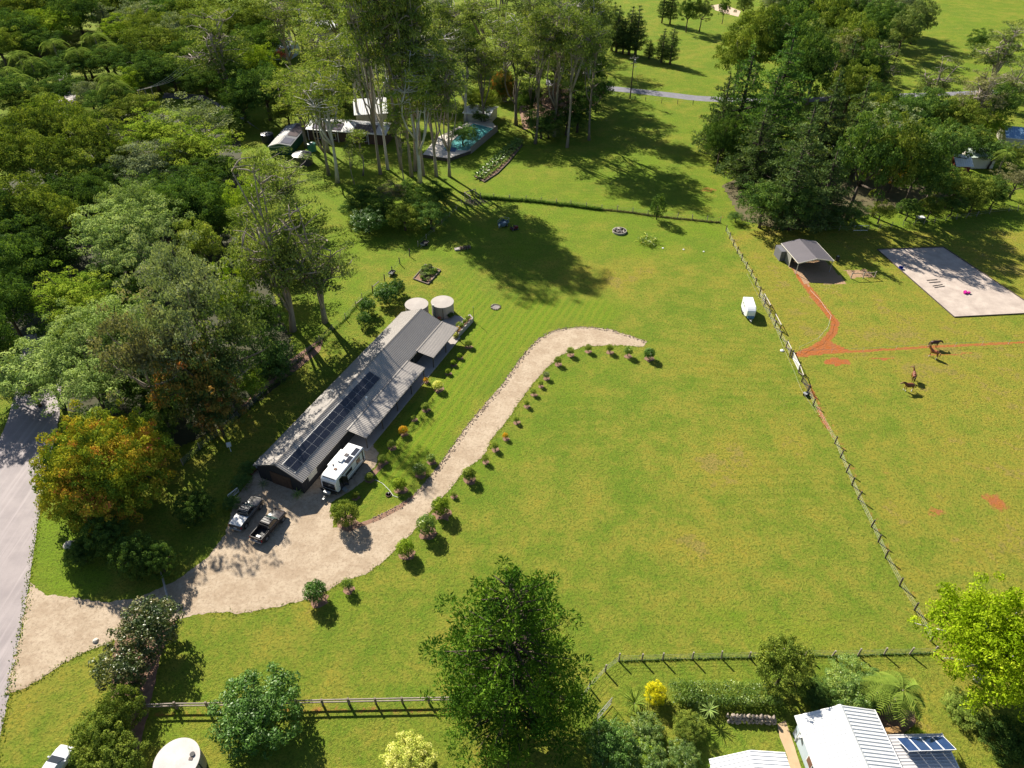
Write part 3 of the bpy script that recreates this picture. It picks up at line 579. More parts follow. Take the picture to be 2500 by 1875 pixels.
for (k, f, x, y, w, h, lb) in (('dense','dark',789,425,80,6,'dark shrub at the top left of the dark thicket'),('dense','deep',762,450,60,4,'green shrub at the left end of the dark thicket'),('dense','glossy',794,475,80,5,'glossy broad-leaved shrub at the lower left of the thicket'),('dense','dark',822,448,70,6.5,'blue-black dense shrub in the middle of the thicket'),('dense','brown',845,420,70,6,'brownish shrub at the top of the thicket'),
   ('dense','olive',872,465,80,6,'olive shrub in the lower middle of the thicket'),('dense','dark',905,435,80,7,'dark tall shrub near the right of the thicket'),('dense','deep',930,462,80,6,'green-topped shrub at the lower right end of the thicket'),('dense','dark',942,420,70,7,'dark shrub at the upper right end of the thicket'),('dense','deep',880,412,60,6,'green shrub at the upper middle of the thicket')):
    crown_at(k, f, x, y, w, h, name='thicket_shrub', label=lb, cat='shrub', group=TH_)
# --- the tall eucalypts on the lawn by the pool (feet visible)
EU = 'tall eucalypts on the lawn'
for i, (bx, by, ty, w, f, lb) in enumerate(((729,394,138,135,'eucy','thick pale-trunked eucalypt at the left end of the lawn row'),(710,378,150,110,'euc','slender bent eucalypt just behind the left end of the lawn row'),(822,376,-125,112,'euc','double-stemmed tall eucalypt in front of the solar-panelled house'),(838,366,-100,105,'eucy','tall straight eucalypt right of the double-stemmed one'),
  (867,366,-110,112,'euc','eucalypt in the middle of the lawn row with peeling bark'),(889,381,-40,120,'euc','white-trunked eucalypt left of the forked one'),(907,394,95,145,'eucy','forked white eucalypt nearest the dark thicket'),(897,369,-120,112,'euc','dark-trunked eucalypt close behind the forked one'),(915,379,-60,110,'euc','short eucalypt just right of the forked one'),(943,381,65,115,'eucd','slim eucalypt left of the pool deck'),(971,381,120,105,'eucd','slim eucalypt at the pool deck corner'),(874,399,230,50,'euc','thin young eucalypt below the middle of the lawn row'))):
    stand('euc', f, bx, by, ty, w, name='eucalypt_tree', label=lb, group=EU, bark='white' if f == 'eucy' else 'pale')  # off-frame tops stretched overtall to lengthen the shadow on the lawn
stand('thin','eucd',766,398,300,36,name='eucalypt_tree',label='thin straggly sapling right of the thickest eucalypt',group=EU,bark='pale')
stand('thin','eucy',784,379,282,50,name='eucalypt_tree',label='young yellow-leaved sapling in front of the house',group=EU,bark='pale')
stand('euc','euc',1115,270,60,120,name='eucalypt_tree',label='tall brown-trunked eucalypt above the agave bed',bark='grey')
# --- tall stand filling the top centre
ST = 'eucalypts of the tall stand'
ST_L = ((1205,95,110,35,'eucd'),(1255,60,110,34,'euc'),(1285,120,90,32,'eucd'),(1235,120,100,34,'euc'),(1280,70,90,33,'eucd'),(1160,120,100,33,'euc'),(610,45,110,26,'euc'),(665,70,110,25,'eucy'),(725,30,110,27,'euc'),(640,15,110,26,'eucd'),(780,55,120,27,'eucd'),(830,30,110,27,'euc'),(885,60,110,28,'euc'),(935,30,100,27,'eucd'),(960,85,110,28,'euc'),(1045,40,100,25,'euc'),(1090,80,110,27,'euc'),(1135,30,110,26,'eucd'),(1170,85,110,27,'eucy'),(1215,45,110,26,'euc'),(1262,80,100,26,'eucd'),(1270,25,90,25,'euc'),(1000,130,110,25,'eucd'),(1045,150,90,22,'euc'),(700,130,130,25,'eucy'),(760,130,110,26,'euc'),(640,200,120,21,'eucy'),(690,215,120,20,'euc'),(800,150,110,25,'eucd'),(1200,130,100,23,'euc'),(1250,130,90,22,'eucd'),(1290,110,60,20,'euc'),(1150,160,80,20,'eucd'),(860,120,100,27,'eucd'),(920,110,100,26,'euc'),(1185,-15,120,26,'euc'),(1080,-15,120,26,'eucd'),(960,-20,120,26,'euc'),(840,-20,120,26,'eucd'),(720,-20,120,26,'euc'),(610,-20,110,26,'euc'))
ST_X = sorted((a[0], a[1]) for a in ST_L)
for i, (x, y, w, h, f) in enumerate(ST_L):
    crown_at('euc', f, x, y, w, h, name='eucalypt_tree', label='tall pale-trunked eucalypt in the stand at the top centre, '+nth(ST_X.index((x, y))+1)+' crown from the left', group=ST, bark=['pale','white','grey'][i % 3])
for (k, f, x, y, w, h, lb) in (('casuarina','olive',1012,50,46,18,'cone-shaped she-oak rising in the tall stand'),('mango','mango2',1086,190,56,9,'orange-flushed round tree above the pool pavilion'),('dense','red',605,118,34,5,'small pink-red leaved tree beside the far pale roof'),('broad','dark',1010,90,90,14,'dark tree behind the she-oak in the tall stand'),('broad','deep',960,180,70,10,'green bush above the pool pavilion roof'),('broad','olive',1040,215,70,8,'olive bush right of the pool pavilion'),
   ('broad','dark',1145,215,60,10,'dark bush left of the purple twiggy one'),('dense','dark',1170,262,90,8,'lowest dark bush at the left foot of the tall stand'),('dense','purple',1205,222,80,13,'purplish bare-twigged bush below the tall stand'),('dense','dark',1250,225,90,13,'black-green bush in the middle of the stand foot'),('dense','deep',1290,190,70,12,'dark green bush at the road end of the stand'),('dense','dark',1225,255,80,8,'dark creeper-covered bush below the purple twiggy one'),('broad','olive',1230,190,90,13,'olive tree behind the purple twiggy bush'),('dense','eucd',1185,275,70,5,'low grey-green bush nearest the agave bed'),('dense','dark',1275,160,80,15,'dark leafy tree above the road end of the stand'),('broad','olive',870,235,70,9,'olive bush between house roof and pool'),('dense','deep',1000,290,70,6,'green bush overhanging the pool'),('dense','dark',1040,250,40,4,'dark bush behind the pool'),('broad','dark',740,190,100,9,'dark bush behind the solar-panelled house'),('broad','olive',620,240,80,8,'olive bush right of the green garden shed'),('broad','dark',890,170,90,12,'dark understorey tree above the house roofs')):
    crown_at(k, f, x, y, w, h, name='bush' if h < 14 else 'stand_tree', label=lb, cat='tree' if h > 9 else 'bush')
# --- hoop pines beyond the road
HP = 'hoop pines beyond the far road'
for (bx, by, ty, w, lb) in ((1321,109,5,44,'leftmost hoop pine of the tall group beyond the road'),(1331,113,12,44,'second hoop pine from the left beyond the road'),(1345,116,40,36,'short hoop pine in the middle of the tall group'),(1358,118,14,46,'tall hoop pine in the middle of the group'),(1372,120,12,48,'rightmost hoop pine of the tall group beyond the road'),(1402,126,86,26,'smallest hoop pine, alone between the two groups'),(1428,135,62,36,'left one of the two hoop pines on the right'),(1447,139,57,36,'right one of the two hoop pines on the right')):
    stand('hoop','pine2',bx,by,ty,w,name='hoop_pine',label=lb,group=HP,bark='grey')
for (k, f, x, y, w, h, lb) in (('hoop','pine2',1435,4,26,16,'left slim pine at the top edge'),('hoop','pine2',1453,6,28,16,'right slim pine at the top edge'),('dense','dark',1489,20,44,14,'dark egg-shaped tree at the top edge'),('dense','eucd',1518,22,42,13,'grey-green round tree beside the dark egg-shaped one'),('dense','dark',1565,17,26,10,'lone small tree by the sandy track'),('dense','eucd',1610,6,40,13,'grey-green tree right of the sandy track')):
    crown_at(k, f, x, y, w, h, name='pine_tree' if k == 'hoop' else 'round_tree', label=lb)
# --- the big clump on the right
RC = 'trees of the right clump'
for (k, f, x, y, w, h, b, lb) in (('bigpine','pine',1605,215,165,27,'dark','great dark pine at the left front of the right clump'),('bigpine','pine',1690,190,170,30,'dark','great dark pine in the middle of the right clump'),('broad','olive',1650,85,130,24,'pale','tall olive tree at the top left of the right clump'),('broad','olive',1600,120,100,20,'pale','olive tree on the left shoulder of the right clump'),('broad','dark',1710,95,120,24,'dark','dark green domed tree at the top of the right clump'),
   ('bigpine','pine2',1640,320,150,20,'dark','drooping pine over the paddock fence corner'),('bigpine','pine2',1730,340,170,24,'dark','broad dark pine behind the small stable'),('bigpine','pine2',1790,260,140,24,'dark','shaded pine right of the great dark ones'),('bigpine','pine2',1850,270,110,22,'dark','pine with upturned boughs above the hidden roofs'),
   ('grey','eucd',1770,120,110,22,'pale','thin grey tree behind the great dark pines'),('broad','olive',1790,55,100,22,'dark','olive tree at the top edge in the right clump'),('broad','dark',1730,30,110,22,'dark','dark tree at the top edge left of the olive one'),('grey','brown',1815,120,90,18,'pale','brownish sparse tree in the right clump'),('lowerc','eucd',1901,145,85,17,'pale','lacy pale eucalypt standing over the far road'),('broad','olive',1840,190,100,16,'dark','olive tree left of the lacy pale eucalypt'),('grey','grey',1915,275,130,15,'pale','grey-leaved tree in the middle of the right clump'),('grey','eucd',1870,320,130,13,'pale','dull green sparse tree above the hidden roofs'),
   ('dense','orange',1935,370,60,9,'dark','orange-leaved small tree in the right clump'),
   ('dense','deep',2050,310,100,11,'dark','deep green round tree above the red-gabled house'),('dense','dark',2106,305,70,9,'dark','black-green bush right of the deep green round tree'),('broad','dark',2004,240,120,12,'dark','dark tree below the far road on the right'),('lowerc','brown',2119,215,110,17,'pale','brown-tinged leaning eucalypt with a white dead branch'),('lowerc','eucd',2172,110,110,20,'pale','big eucalypt at the upper right edge'),('lowerc','eucd',2195,170,100,15,'pale','eucalypt below the big one at the upper right edge'),('lowerc','eucd',2030,170,100,15,'pale','flat-topped dark tree on the far road verge'),('dense','lime',2150,270,60,7,'dark','light green tree left of the blue roof'),('dense','olive',2190,330,60,6,'dark','olive bush at the right edge below the blue roof'),('broad','dark',1950,310,90,9,'dark','dark bush behind the palm in the right clump'),('dense','deep',1590,468,36,2.2,'dark','low bush at the fence corner by the stone heap'),('bigpine','pine2',1830,150,90,20,'dark','narrow pine at the back of the right clump')):
    crown_at(k, f, x, y, w, h, name='clump_tree', label=lb, group=RC, bark=b)
for (k, f, x, y, ty, w, lb) in (('dense','dark',1640,492,400,110,'dark bush over the fence corner posts'),('bigpine','pine2',1765,486,320,150,'low dark pine right behind the small stable'),('dense','deep',1705,496,400,100,'green bush close behind the small stable'),('bigpine','pine2',1690,490,300,170,'drooping dark pine between fence corner and stable'),('dense','dark',1830,474,240,130,'dark round tree behind the white rail'),('dense','olive',1885,468,255,115,'olive round tree behind the fence, below the orange one'),('dense','dark',1945,460,265,115,'dark tree below the orange-leaved one'),('dense','deep',1992,455,345,100,'green hedge tree left of the pale shed roof'),('dense','olive',2040,450,370,96,'olive hedge tree in the middle of the right hedge row'),('dense','olive',2085,446,382,92,'olive hedge tree below the red-gabled house'),('dense','dark',2128,440,385,76,'dark hedge tree near the right edge'),('grey','brown',2180,430,365,86,'brownish thin tree at the right edge of the hedge row')):
    stand(k, f, x, y, ty, w, name='clump_tree', label=lb, group=RC, bark='dark')
for (k, f, x, y, w, h, lb) in (('broad','deep',1960,250,90,12,'green tree filling the gap below the far road'),('broad','dark',1900,230,90,13,'dark tree under the lacy pale eucalypt'),('grey','grey',1960,330,110,12,'grey tree above the orange-leaved one'),('broad','dark',2010,345,80,9,'dark bush around the foot of the clump palm'),('broad','olive',2075,255,100,12,'olive tree left of the leaning eucalypt'),('broad','dark',2150,225,90,12,'dark tree under the brown-tinged eucalypt'),('broad','olive',1880,250,90,14,'olive tree beside the upturned-bough pine'),('broad','dark',1560,300,70,14,'dark tree at the left flank of the right clump'),('broad','dark',1745,150,110,24,'dark tree behind the thin grey one'),('broad','olive',1840,100,100,20,'olive tree in front of the far hill wood'),('broad','dark',1870,150,90,17,'dark tree left of the lacy pale eucalypt at the back'),('dense','deep',2150,330,70,7,'green bush right of the red-gabled house'),('dense','olive',1990,300,70,8,'olive bush left of the deep green round tree'),('bigpine','pine2',1560,250,110,22,'outer left pine of the right clump'),('bigpine','pine',1660,270,150,25,'dense pine in the heart of the right clump')):
    crown_at(k, f, x, y, w, h, name='clump_tree', label=lb, group=RC)
for k, (x, y, w, f) in enumerate(((1800,466,60,'dark'),(1850,462,56,'deep'),(1905,456,56,'olive'),(1965,450,56,'dark'),(2015,446,54,'olive'),(2062,440,54,'deep'),(2105,434,50,'olive'),(2150,426,50,'dark'))):
    crown_at('dense', f, x, y, w, 5, name='hedge_bush', label='low bush at the foot of the right hedge row, '+nth(k+1)+' from the stable', cat='bush', group='bushes of the right hedge row')
HC = 'hill wood trees'
for (x, y, w, f, lb) in ((1860,15,90,'grey','bluish grey-green tree at the left of the far hill wood'),(1905,40,90,'dark','dark tree in the middle of the far hill wood'),(1945,20,90,'grey','grey-green tree at the top of the far hill wood'),(1955,65,70,'eucd','light grey-green tree at the lower right of the far hill wood'),(1985,40,70,'eucd','rounded tree at the right end of the far hill wood'),(1880,70,80,'dark','dark tree at the lower left of the far hill wood'),(1830,20,90,'dark','dark tree linking the far hill wood to the right clump'),(1770,5,90,'eucd','grey-green tree at the top edge above the right clump'),(1690,8,90,'grey','blue-grey tree at the top edge over the great pines')):
    crown_at('broad', f, x, y, w, 15, name='hill_tree', label=lb, group=HC)
crown_at('dense','dark',2114,86,46,9,name='paddock_tree',label='lone dark tree in the far pasture at the right')
# --- garden trees near the gate, shade painted in as dark leaves, and the near trees
for (k, f, x, y, w, h, lb, nm) in (('nearround','dark',420,1098,80,4,'round dark shrub in the shade left of the utes','garden_tree'),('nearround','dark',292,1200,100,5.2,'dark shrub tree above the letterbox at the gate','garden_tree'),('nearround','dark',345,1212,76,4.6,'dark shrub right of the one above the gate','garden_tree'),('nearround','dark',225,1158,95,5,'dark shrub under the orange mango','garden_tree'),('nearround','deep',175,1195,60,3.6,'leafy shrub at the edge of the mango shade','garden_tree'),
   ('magnolia','magnolia',322,1352,128,6,'bronze-leaved magnolia, upper one at the drive entrance','magnolia_tree'),('magnolia','magnolia',268,1440,112,5,'bronze-leaved magnolia, lower one at the drive entrance','magnolia_tree'),('dense','variegated',0,0,0,0,'',''),
   ('nearround','glossy',555,1535,196,5.6,'round glossy green tree in front of the near post-and-rail fence','garden_tree'),('nearround','olive',1695,1442,116,7.5,'grey-green round tree on the near wire fence','garden_tree')):
    if w: crown_at(k, f, x, y, w, h, name=nm, label=lb, bark='dark')
for (x, y, w, h, lb) in ((262,1530,100,4.6,'big olive garden bush, upper lobe next to the driveway magnolias'),(215,1590,120,4.6,'big olive garden bush, middle lobe beside the parked car'),(240,1650,130,4.4,'big olive garden bush at the bottom edge beside the parked car')):
    crown_at('nearround','olive',x,y,w,h,name='garden_bush',label=lb,cat='bush',group='big bushes at the lower left')
stand('nearpine','nearpine',1105,1565,1240,385,name='pine_tree',label='large dark green pine at the bottom centre')
crown_at('bright','bright',2165,1405,290,11,name='shade_tree',label='bright yellow-green spreading tree at the lower right with white limbs',bark='white')
# ================================================================== buildings
def corr(mb, e0, e1, r1, r0, pitch=.26, amp=.045, mi=0, th=.03):
    """ribbed metal sheet: e0-e1 low edge, r0-r1 high edge, ribs run from low to high"""
    e0, e1, r0, r1 = map(Vector, (e0, e1, r0, r1)); n = max(2, int((e1-e0).length/pitch))
    nr = (e1-e0).cross(r0-e0).normalized()
    if nr.z < 0: nr = -nr
    A = []; B = []
    for i in range(n):
        for f, a in ((0,0),(.5,0),(.64,1),(.86,1)):
            s = (i+f)/n; A.append(e0.lerp(e1, s)+nr*a*amp); B.append(r0.lerp(r1, s)+nr*a*amp)
    A.append(e1.copy()); B.append(r1.copy()); m_ = len(A)
    mb.add(A+B, [(i, i+1, m_+i+1, m_+i) for i in range(m_-1)], mi)
    d = -nr*th; k = -nr*.004
    mb.hexa([e0+d, e1+d, r1+d, r0+d], [e0+k, e1+k, r1+k, r0+k], mi); return mb
def metal(name, c, rough=.42, spec=.5, var=.12, dirt=.10):
    m, t, o = newmat(name); vec = nd(t, 'ShaderNodeTexCoord').outputs['Object']
    n1 = noise(t, vec, .5, 4, .6); n2 = noise(t, vec, 7, 4, .7)
    f = math_(t, 'ADD', math_(t, 'ADD', math_(t, 'MULTIPLY', n1, 2*var), 1-var-dirt*.5), math_(t, 'MULTIPLY', n2, dirt))
    col = nd(t, 'ShaderNodeVectorMath', operation='SCALE', ins={0: c, 'Scale': f}).outputs[0]
    b = nd(t, 'ShaderNodeBsdfPrincipled', {'Base Color': col, 'Roughness': rough, 'Specular IOR Level': spec}); t.links.new(b.outputs[0], o.inputs[0]); return m
M_ROOF = metal('grey_brown_roofing', (.38,.345,.315), .45, .5)
M_ROOFD = metal('stable_roofing', (.20,.18,.19), .5)
M_ROOFW = metal('white_roofing', (.80,.80,.80), .35, .5, .06, .06)
M_ROOFG = metal('weathered_light_roofing', (.52,.51,.52), .45)
M_TRIM = metal('trim', (.20,.18,.165), .4)
M_WALLD = pmat('charcoal_boards', (.040,.038,.040), (.026,.025,.028), 1.5, .75, stretch=(6,6,.4))
M_CONC = pmat('concrete', (.42,.37,.32), (.34,.30,.26), .8, .85, bmp=.2, bscale=15)
M_CONCL = pmat('light_concrete', (.42,.38,.35), (.35,.31,.285), .6, .85)
M_WOOD = pmat('weathered_wood', (.23,.185,.15), (.14,.11,.09), 3, .85, stretch=(1,1,.3), bmp=.3)
M_WOODB = pmat('brown_wood', (.13,.075,.045), (.08,.045,.03), 3, .8, stretch=(1,1,.3))
M_POST = pmat('grey_post_wood', (.36,.31,.26), (.24,.20,.165), 4, .9, stretch=(1,1,.3), bmp=.3)
M_DPOST = pmat('dark_post_wood', (.11,.09,.075), (.065,.052,.045), 4, .9, stretch=(1,1,.3), bmp=.3)
M_WHITE = metal('white_paint', (.80,.80,.80), .4, .5, .03, .03)
M_CREAM = metal('cream_paint', (.62,.58,.50), .6, .3)
M_STEEL = pmat('galvanised_steel', (.42,.43,.44), (.34,.35,.36), 3, .5, .5, .4)
M_WIRE = pmat('fence_wire', (.42,.42,.40), None, 3, .5, .5, .3)
M_TAPE = pmat('white_fence_tape', (.66,.64,.55), None, 3, .8)
M_BLACK = pmat('black_plastic', (.018,.018,.020), (.03,.03,.032), 3, .5)
M_DARKG = metal('dark_green_metal', (.018,.085,.060), .5)
M_SOILB = pmat('mulch', (.30,.175,.12), (.19,.11,.075), 2, .95, bmp=.8, bscale=18, bdist=.06, world=True)
M_ROCK = pmat('rocks', (.34,.28,.23), (.20,.165,.14), 1.5, .9, bmp=.5, world=True)
M_BRICKRED = pmat('red_boards', (.25,.055,.035), (.17,.04,.03), 2, .8)
def glassmat(name, c, rough=.06):
    m, t, o = newmat(name); b = nd(t, 'ShaderNodeBsdfPrincipled', {'Base Color': c4(c), 'Roughness': rough, 'Specular IOR Level': .8}); t.links.new(b.outputs[0], o.inputs[0]); return m
M_GLASS = glassmat('dark_glass', (.012,.015,.018)); M_LGLASS = glassmat('pale_blind_glass', (.55,.53,.46), .15)
m, t, o = newmat('solar_cells'); vec = nd(t, 'ShaderNodeTexCoord').outputs['Object']
bt = nd(t, 'ShaderNodeTexBrick', {'Scale': 1, 'Color1': c4((.010,.012,.022)), 'Color2': c4((.013,.015,.027)), 'Mortar': c4((.06,.065,.08)), 'Mortar Size': .006, 'Brick Width': .165, 'Row Height': .165}, offset=0); t.links.new(vec, bt.inputs['Vector'])
b = nd(t, 'ShaderNodeBsdfPrincipled', {'Base Color': bt.outputs['Color'], 'Roughness': .12, 'Specular IOR Level': .7}); t.links.new(b.outputs[0], o.inputs[0]); M_SOLAR = m
def frame_of(o, p, z=0): return o
# ---- the long charcoal shed
shed = empty('long_shed', SHO, math.atan2(SHB.y, SHB.x), 'long charcoal shed with ribbed grey-brown roof, solar panels and two verandahs', 'shed')
L_, WX, EZ, RZ, HW = 40.93, 3.72, 2.66, 4.5, 4.05
def roofz(x): return RZ-(RZ-2.70)/HW*abs(x)
mb = MB()
y0, y1 = .28, L_-.28
ez = roofz(WX)-.06
for (ya, yb) in ((y0, y0+.12), (y1-.12, y1)):
    P = [(-WX,0),(WX,0),(WX,ez),(0,RZ-.08),(-WX,ez)]
    mb.add([(x,ya,z) for x,z in P]+[(x,yb,z) for x,z in P], [(4,3,2,1,0),(5,6,7,8,9)]+[(i,(i+1)%5,5+(i+1)%5,5+i) for i in range(5)])
mb.box(-WX, -WX+.12, y0+.12, y1-.12, 0, ez); mb.box(WX-.12, WX, y0+.12, y1-.12, 0, ez)
for i in range(30):                                  # cover battens of the boarding
    x = -WX+.12+i*.248
    if abs(x-.15) > 1.72: mb.box(x-.02, x+.02, y0-.022, y0, .05, roofz(x)-.12)
for i in range(int((y1-y0)/.4)):
    y = y0+.2+i*.4
    if not (1.6 < y < 3.6): mb.box(WX, WX+.022, y-.02, y+.02, .05, ez-.1)
mb.build('wall', M_WALLD, shed)
corr(MB(), (HW,0,2.70), (HW,L_,2.70), (.02,L_,RZ), (.02,0,RZ), .30, .06).build('roof_slope', M_ROOF, shed)
corr(MB(), (-HW,0,2.70), (-HW,L_,2.70), (-.02,L_,RZ), (-.02,0,RZ), .30, .06).build('roof_slope', M_ROOF, shed)
mb = MB(); mb.hexa([(-.22,-.03,RZ-.07),(0,-.03,RZ+.045),(0,L_+.03,RZ+.045),(-.22,L_+.03,RZ-.07)], [(-.22,-.03,RZ-.05),(0,-.03,RZ+.065),(0,L_+.03,RZ+.065),(-.22,L_+.03,RZ-.05)])
mb.hexa([(0,-.03,RZ+.045),(.22,-.03,RZ-.07),(.22,L_+.03,RZ-.07),(0,L_+.03,RZ+.045)], [(0,-.03,RZ+.065),(.22,-.03,RZ-.05),(.22,L_+.03,RZ-.05),(0,L_+.03,RZ+.065)]); mb.build('ridge_cap', M_TRIM, shed)
for yy in (-.035, L_+.005):
    for s in (-1, 1):
        MB().bar((s*HW, yy+.015, 2.62), (0, yy+.015, RZ-.09), .03, .2).build('barge_board', M_TRIM, shed)
for s, a, b_ in ((-1, 0, L_), (1, 0, 11), (1, 28.9, 31.6)):
    MB().box(min(s*HW, s*(HW+.11)), max(s*HW, s*(HW+.11)), a, b_, 2.56, 2.67).build('gutter', M_TRIM, shed)
dr = MB(); dr.box(-1.5, 1.8, y0-.075, y0-.025, .03, 2.35); door = dr.build('barn_door', M_WOODB, shed)
mb = MB()
for x in (-1.46, .10, .20, 1.76): mb.box(x-.05, x+.05, y0-.11, y0-.077, .05, 2.33)
for z in (.12, 2.26): mb.box(-1.4, 1.7, y0-.108, y0-.0775, z-.06, z+.06)
for a, b_ in ((-1.42,.06),(.24,1.72)):
    mb.bar((a, y0-.095, .15), (b_, y0-.095, 2.2), .025, .09); mb.bar((a, y0-.102, 2.2), (b_, y0-.102, .15), .025, .09)
mb.build('door_brace', M_WOODB, door)
w = MB().box(WX+.002, WX+.05, 1.65, 3.5, 1.1, 2.1).build('window', M_CREAM, shed)
for a in (1.72, 2.63): MB().box(WX+.03, WX+.058, a, a+.8, 1.17, 2.03).build('pane', M_LGLASS, w)
for k, (a, b_, z0_, z1_) in enumerate(((16,18,.05,2.1),(22,24,.9,2.0),(34,36,.05,2.1),(38,39.5,.9,2.0),(29.6,31,.05,2.1))):
    w = MB().box(WX+.024, WX+.06, a, b_, z0_, z1_).build('window', M_TRIM, shed); MB().box(WX+.04, WX+.066, a+.07, b_-.07, z0_+.07, z1_-.07).build('pane', M_GLASS, w)
vp = None
for (a, b_, posts) in ((11., 28.85, (11.2,15.6,20.,24.4,28.6)), (31.7, 41.05, (31.9,36.4,40.85))):
    # verandah sheets: ribs run down the slope
    corr(MB(), (7.15,a,2.36), (7.15,b_,2.36), (HW-.12,b_,2.80), (HW-.12,a,2.80), .30, .055).build('verandah_roof', M_ROOF, shed)
    MB().box(HW-.14, HW+.10, a, b_, 2.80, 2.86).build('flashing', M_TRIM, shed)
    MB().box(7.12, 7.24, a, b_, 2.24, 2.345).build('gutter', M_TRIM, shed)
    mb = MB()
    for yy in (a+.04, b_-.04): mb.bar((HW, yy, 2.66), (7.1, yy, 2.24), .06, .14)
    mb.box(6.92, 7.02, a+.08, b_-.08, 2.08, 2.22); mb.build('beam', M_DPOST, shed)
    for p in posts: MB().box(6.91, 7.03, p-.06, p+.06, .1, 2.1).build('verandah_post', M_DPOST, shed)
MB().box(WX+.002, 7.3, 10.6, 41.3, -.02, .10).build('concrete_floor', M_CONCL, shed)
ang = math.atan2(RZ-2.70, HW)
pm = MB().box(-.485, .485, .012, 1.655, .07, .105).mesh('solar_panel'); pm.materials.append(M_SOLAR)
pf = MB()
for a in ((-.5,-.485,0,1.667),(.485,.5,0,1.667),(-.485,.485,0,.012),(-.485,.485,1.655,1.667)): pf.box(*a, .065, .11)
pf = pf.mesh('panel_frame'); pf.materials.append(M_STEEL)
for r in range(2):
    for i in range(13):
        xx = .84+.5*math.cos(ang)+r*1.02*math.cos(ang)
        o = link('solar_panel', pm, shed); o.location = (xx, .78+i*1.675, roofz(xx)+.02); o.rotation_euler = (0, ang, 0); link('panel_frame', pf, o)
mb = MB()
for xx in (.78, 1.72, 2.66): mb.bar((xx, .55, roofz(xx)+.10), (xx, 22.8, roofz(xx)+.10), .035)
mb.build('mounting_rail', M_STEEL, shed)
mb = MB(); mb.cyl(3.3, 17.6, roofz(3.3), roofz(3.3)+.5, .05, 8); mb.tube([(3.3,17.6,roofz(3.3)+.5),(3.3,17.6,roofz(3.3)+.72)], [.2,.12], 12); mb.build('roof_vent', M_WHITE, shed)
mb = MB(); mb.cyl(-1.2, 15.5, roofz(1.2), roofz(1.2)+1.3, .025, 6); mb.bar((-1.6,15.5,roofz(1.2)+1.25), (-.8,15.5,roofz(1.2)+1.25), .03); mb.bar((-1.5,15.5,roofz(1.2)+1.0), (-.9,15.5,roofz(1.2)+1.0), .03); mb.build('antenna', M_STEEL, shed)
def shp(x, y, z=0): return SHO+SHB*x+SHA*y+Vector((0,0,z))
# ---- concrete tanks behind the shed
def conc_tank(c, r, h, lb, extra=True):
    t_ = empty('water_tank', c, 0, lb, 'water tank', 'concrete tanks behind the shed')
    MB().cyl(0, 0, 0, h-.12, r, 40).build('tank_wall', M_CONC, t_)
    mb = MB(); mb.tube([(0,0,h-.12),(0,0,h-.03),(0,0,h+.06)], [r+.06,r+.06,.02], 40); mb.build('lid', M_CONCL, t_)
    if extra:
        mb = MB(); mb.tube([(.2,-r-.08,0),(.2,-r-.08,h-.3)], .05, 8); mb.build('pipe', M_DPOST, t_)
        MB().cyl(-r*.75, -r*.78, 0, h+.3, .16, 10).build('filter_column', M_STEEL, t_)
    return t_
conc_tank((-12.75,109.7,0), 2.03, 2.55, 'round concrete water tank standing free beyond the shed end')
conc_tank((-17.4,109.0,0), 2.08, 2.5, 'round concrete water tank half hidden by the shed roof', False)
# ---- near tank, bottom left
tk = empty('water_tank', (-32.25, 29.45, 0), 0, 'large white-topped concrete tank at the bottom edge', 'water tank')
MB().cyl(0, 0, 0, 2.42, 2.12, 48).build('tank_wall', M_CONC, tk)
M_LID = pmat('stained_lid', (.58,.54,.52), (.47,.43,.41), .7, .85, world=True)
MB().tube([(0,0,2.42),(0,0,2.52),(0,0,2.60)], [2.15,2.15,.05], 48).build('lid', M_LID, tk)
MB().cyl(1.35, .55, 2.535, 2.66, .24, 16).build('inlet', M_BLACK, tk); MB().box(1.15, 1.5, .02, .28, 2.53, 2.6).build('hatch', M_WOOD, tk)
MB().tube([(2.2,-.2,0),(2.2,-.2,2.0),(2.05,-.2,2.3)], .05, 8).build('pipe', M_BLACK, tk)
# ---- small stable and yard on the right
SO = Vector((56.75,123.5,0)); sb = Vector((7.2,.9,0)).normalized(); st = empty('stable', SO, math.atan2(sb.y, sb.x), 'open-fronted grey stable with a gable roof in the horse paddock', 'stable')
WS, LS, ze, zr = 7.2, 8.1, 2.6, 3.35
corr(MB(), (-.12,-.1,ze), (-.12,LS,ze), (WS/2,LS,zr), (WS/2,-.1,zr), .26, .035).build('roof_slope', M_ROOFD, st)
corr(MB(), (WS+.12,-.1,ze), (WS+.12,LS,ze), (WS/2,LS,zr), (WS/2,-.1,zr), .26, .035).build('roof_slope', M_ROOFD, st)
mb = MB()
for s, x in ((0,-.14),(1,WS+.14)): mb.bar((x,-.12,ze-.06), (WS/2,-.12,zr-.06), .05, .2)
mb.box(-.2, -.12, -.1, LS, ze-.1, ze+.02); mb.box(WS+.12, WS+.2, -.1, LS, ze-.1, ze+.02); mb.build('fascia', M_CREAM, st)
for x in (.05, WS-.05): MB().box(x-.05, x+.05, .0, .1, 0, ze).build('post', M_STEEL, st)
mb = MB(); mb.box(0,.06,3.2,LS-.05,0,ze-.05); mb.box(WS-.06,WS,4.2,LS-.05,0,ze-.05); mb.box(0,WS,LS-.05,LS,0,ze-.05); mb.build('wall', pmat('stable_sheeting', (.30,.29,.27), (.25,.24,.23), 2, .5, stretch=(9,9,.2)), st)
for y in (3.15,): MB().box(-.06,.06,y-.05,y+.05,0,ze-.05).build('post', M_CREAM, st)
MB().box(-1.1,-.1,5.4,8.2,0,2.2).build('lean_to', pmat('lean_to_sheet', (.16,.16,.18), None, 3, .6), st)
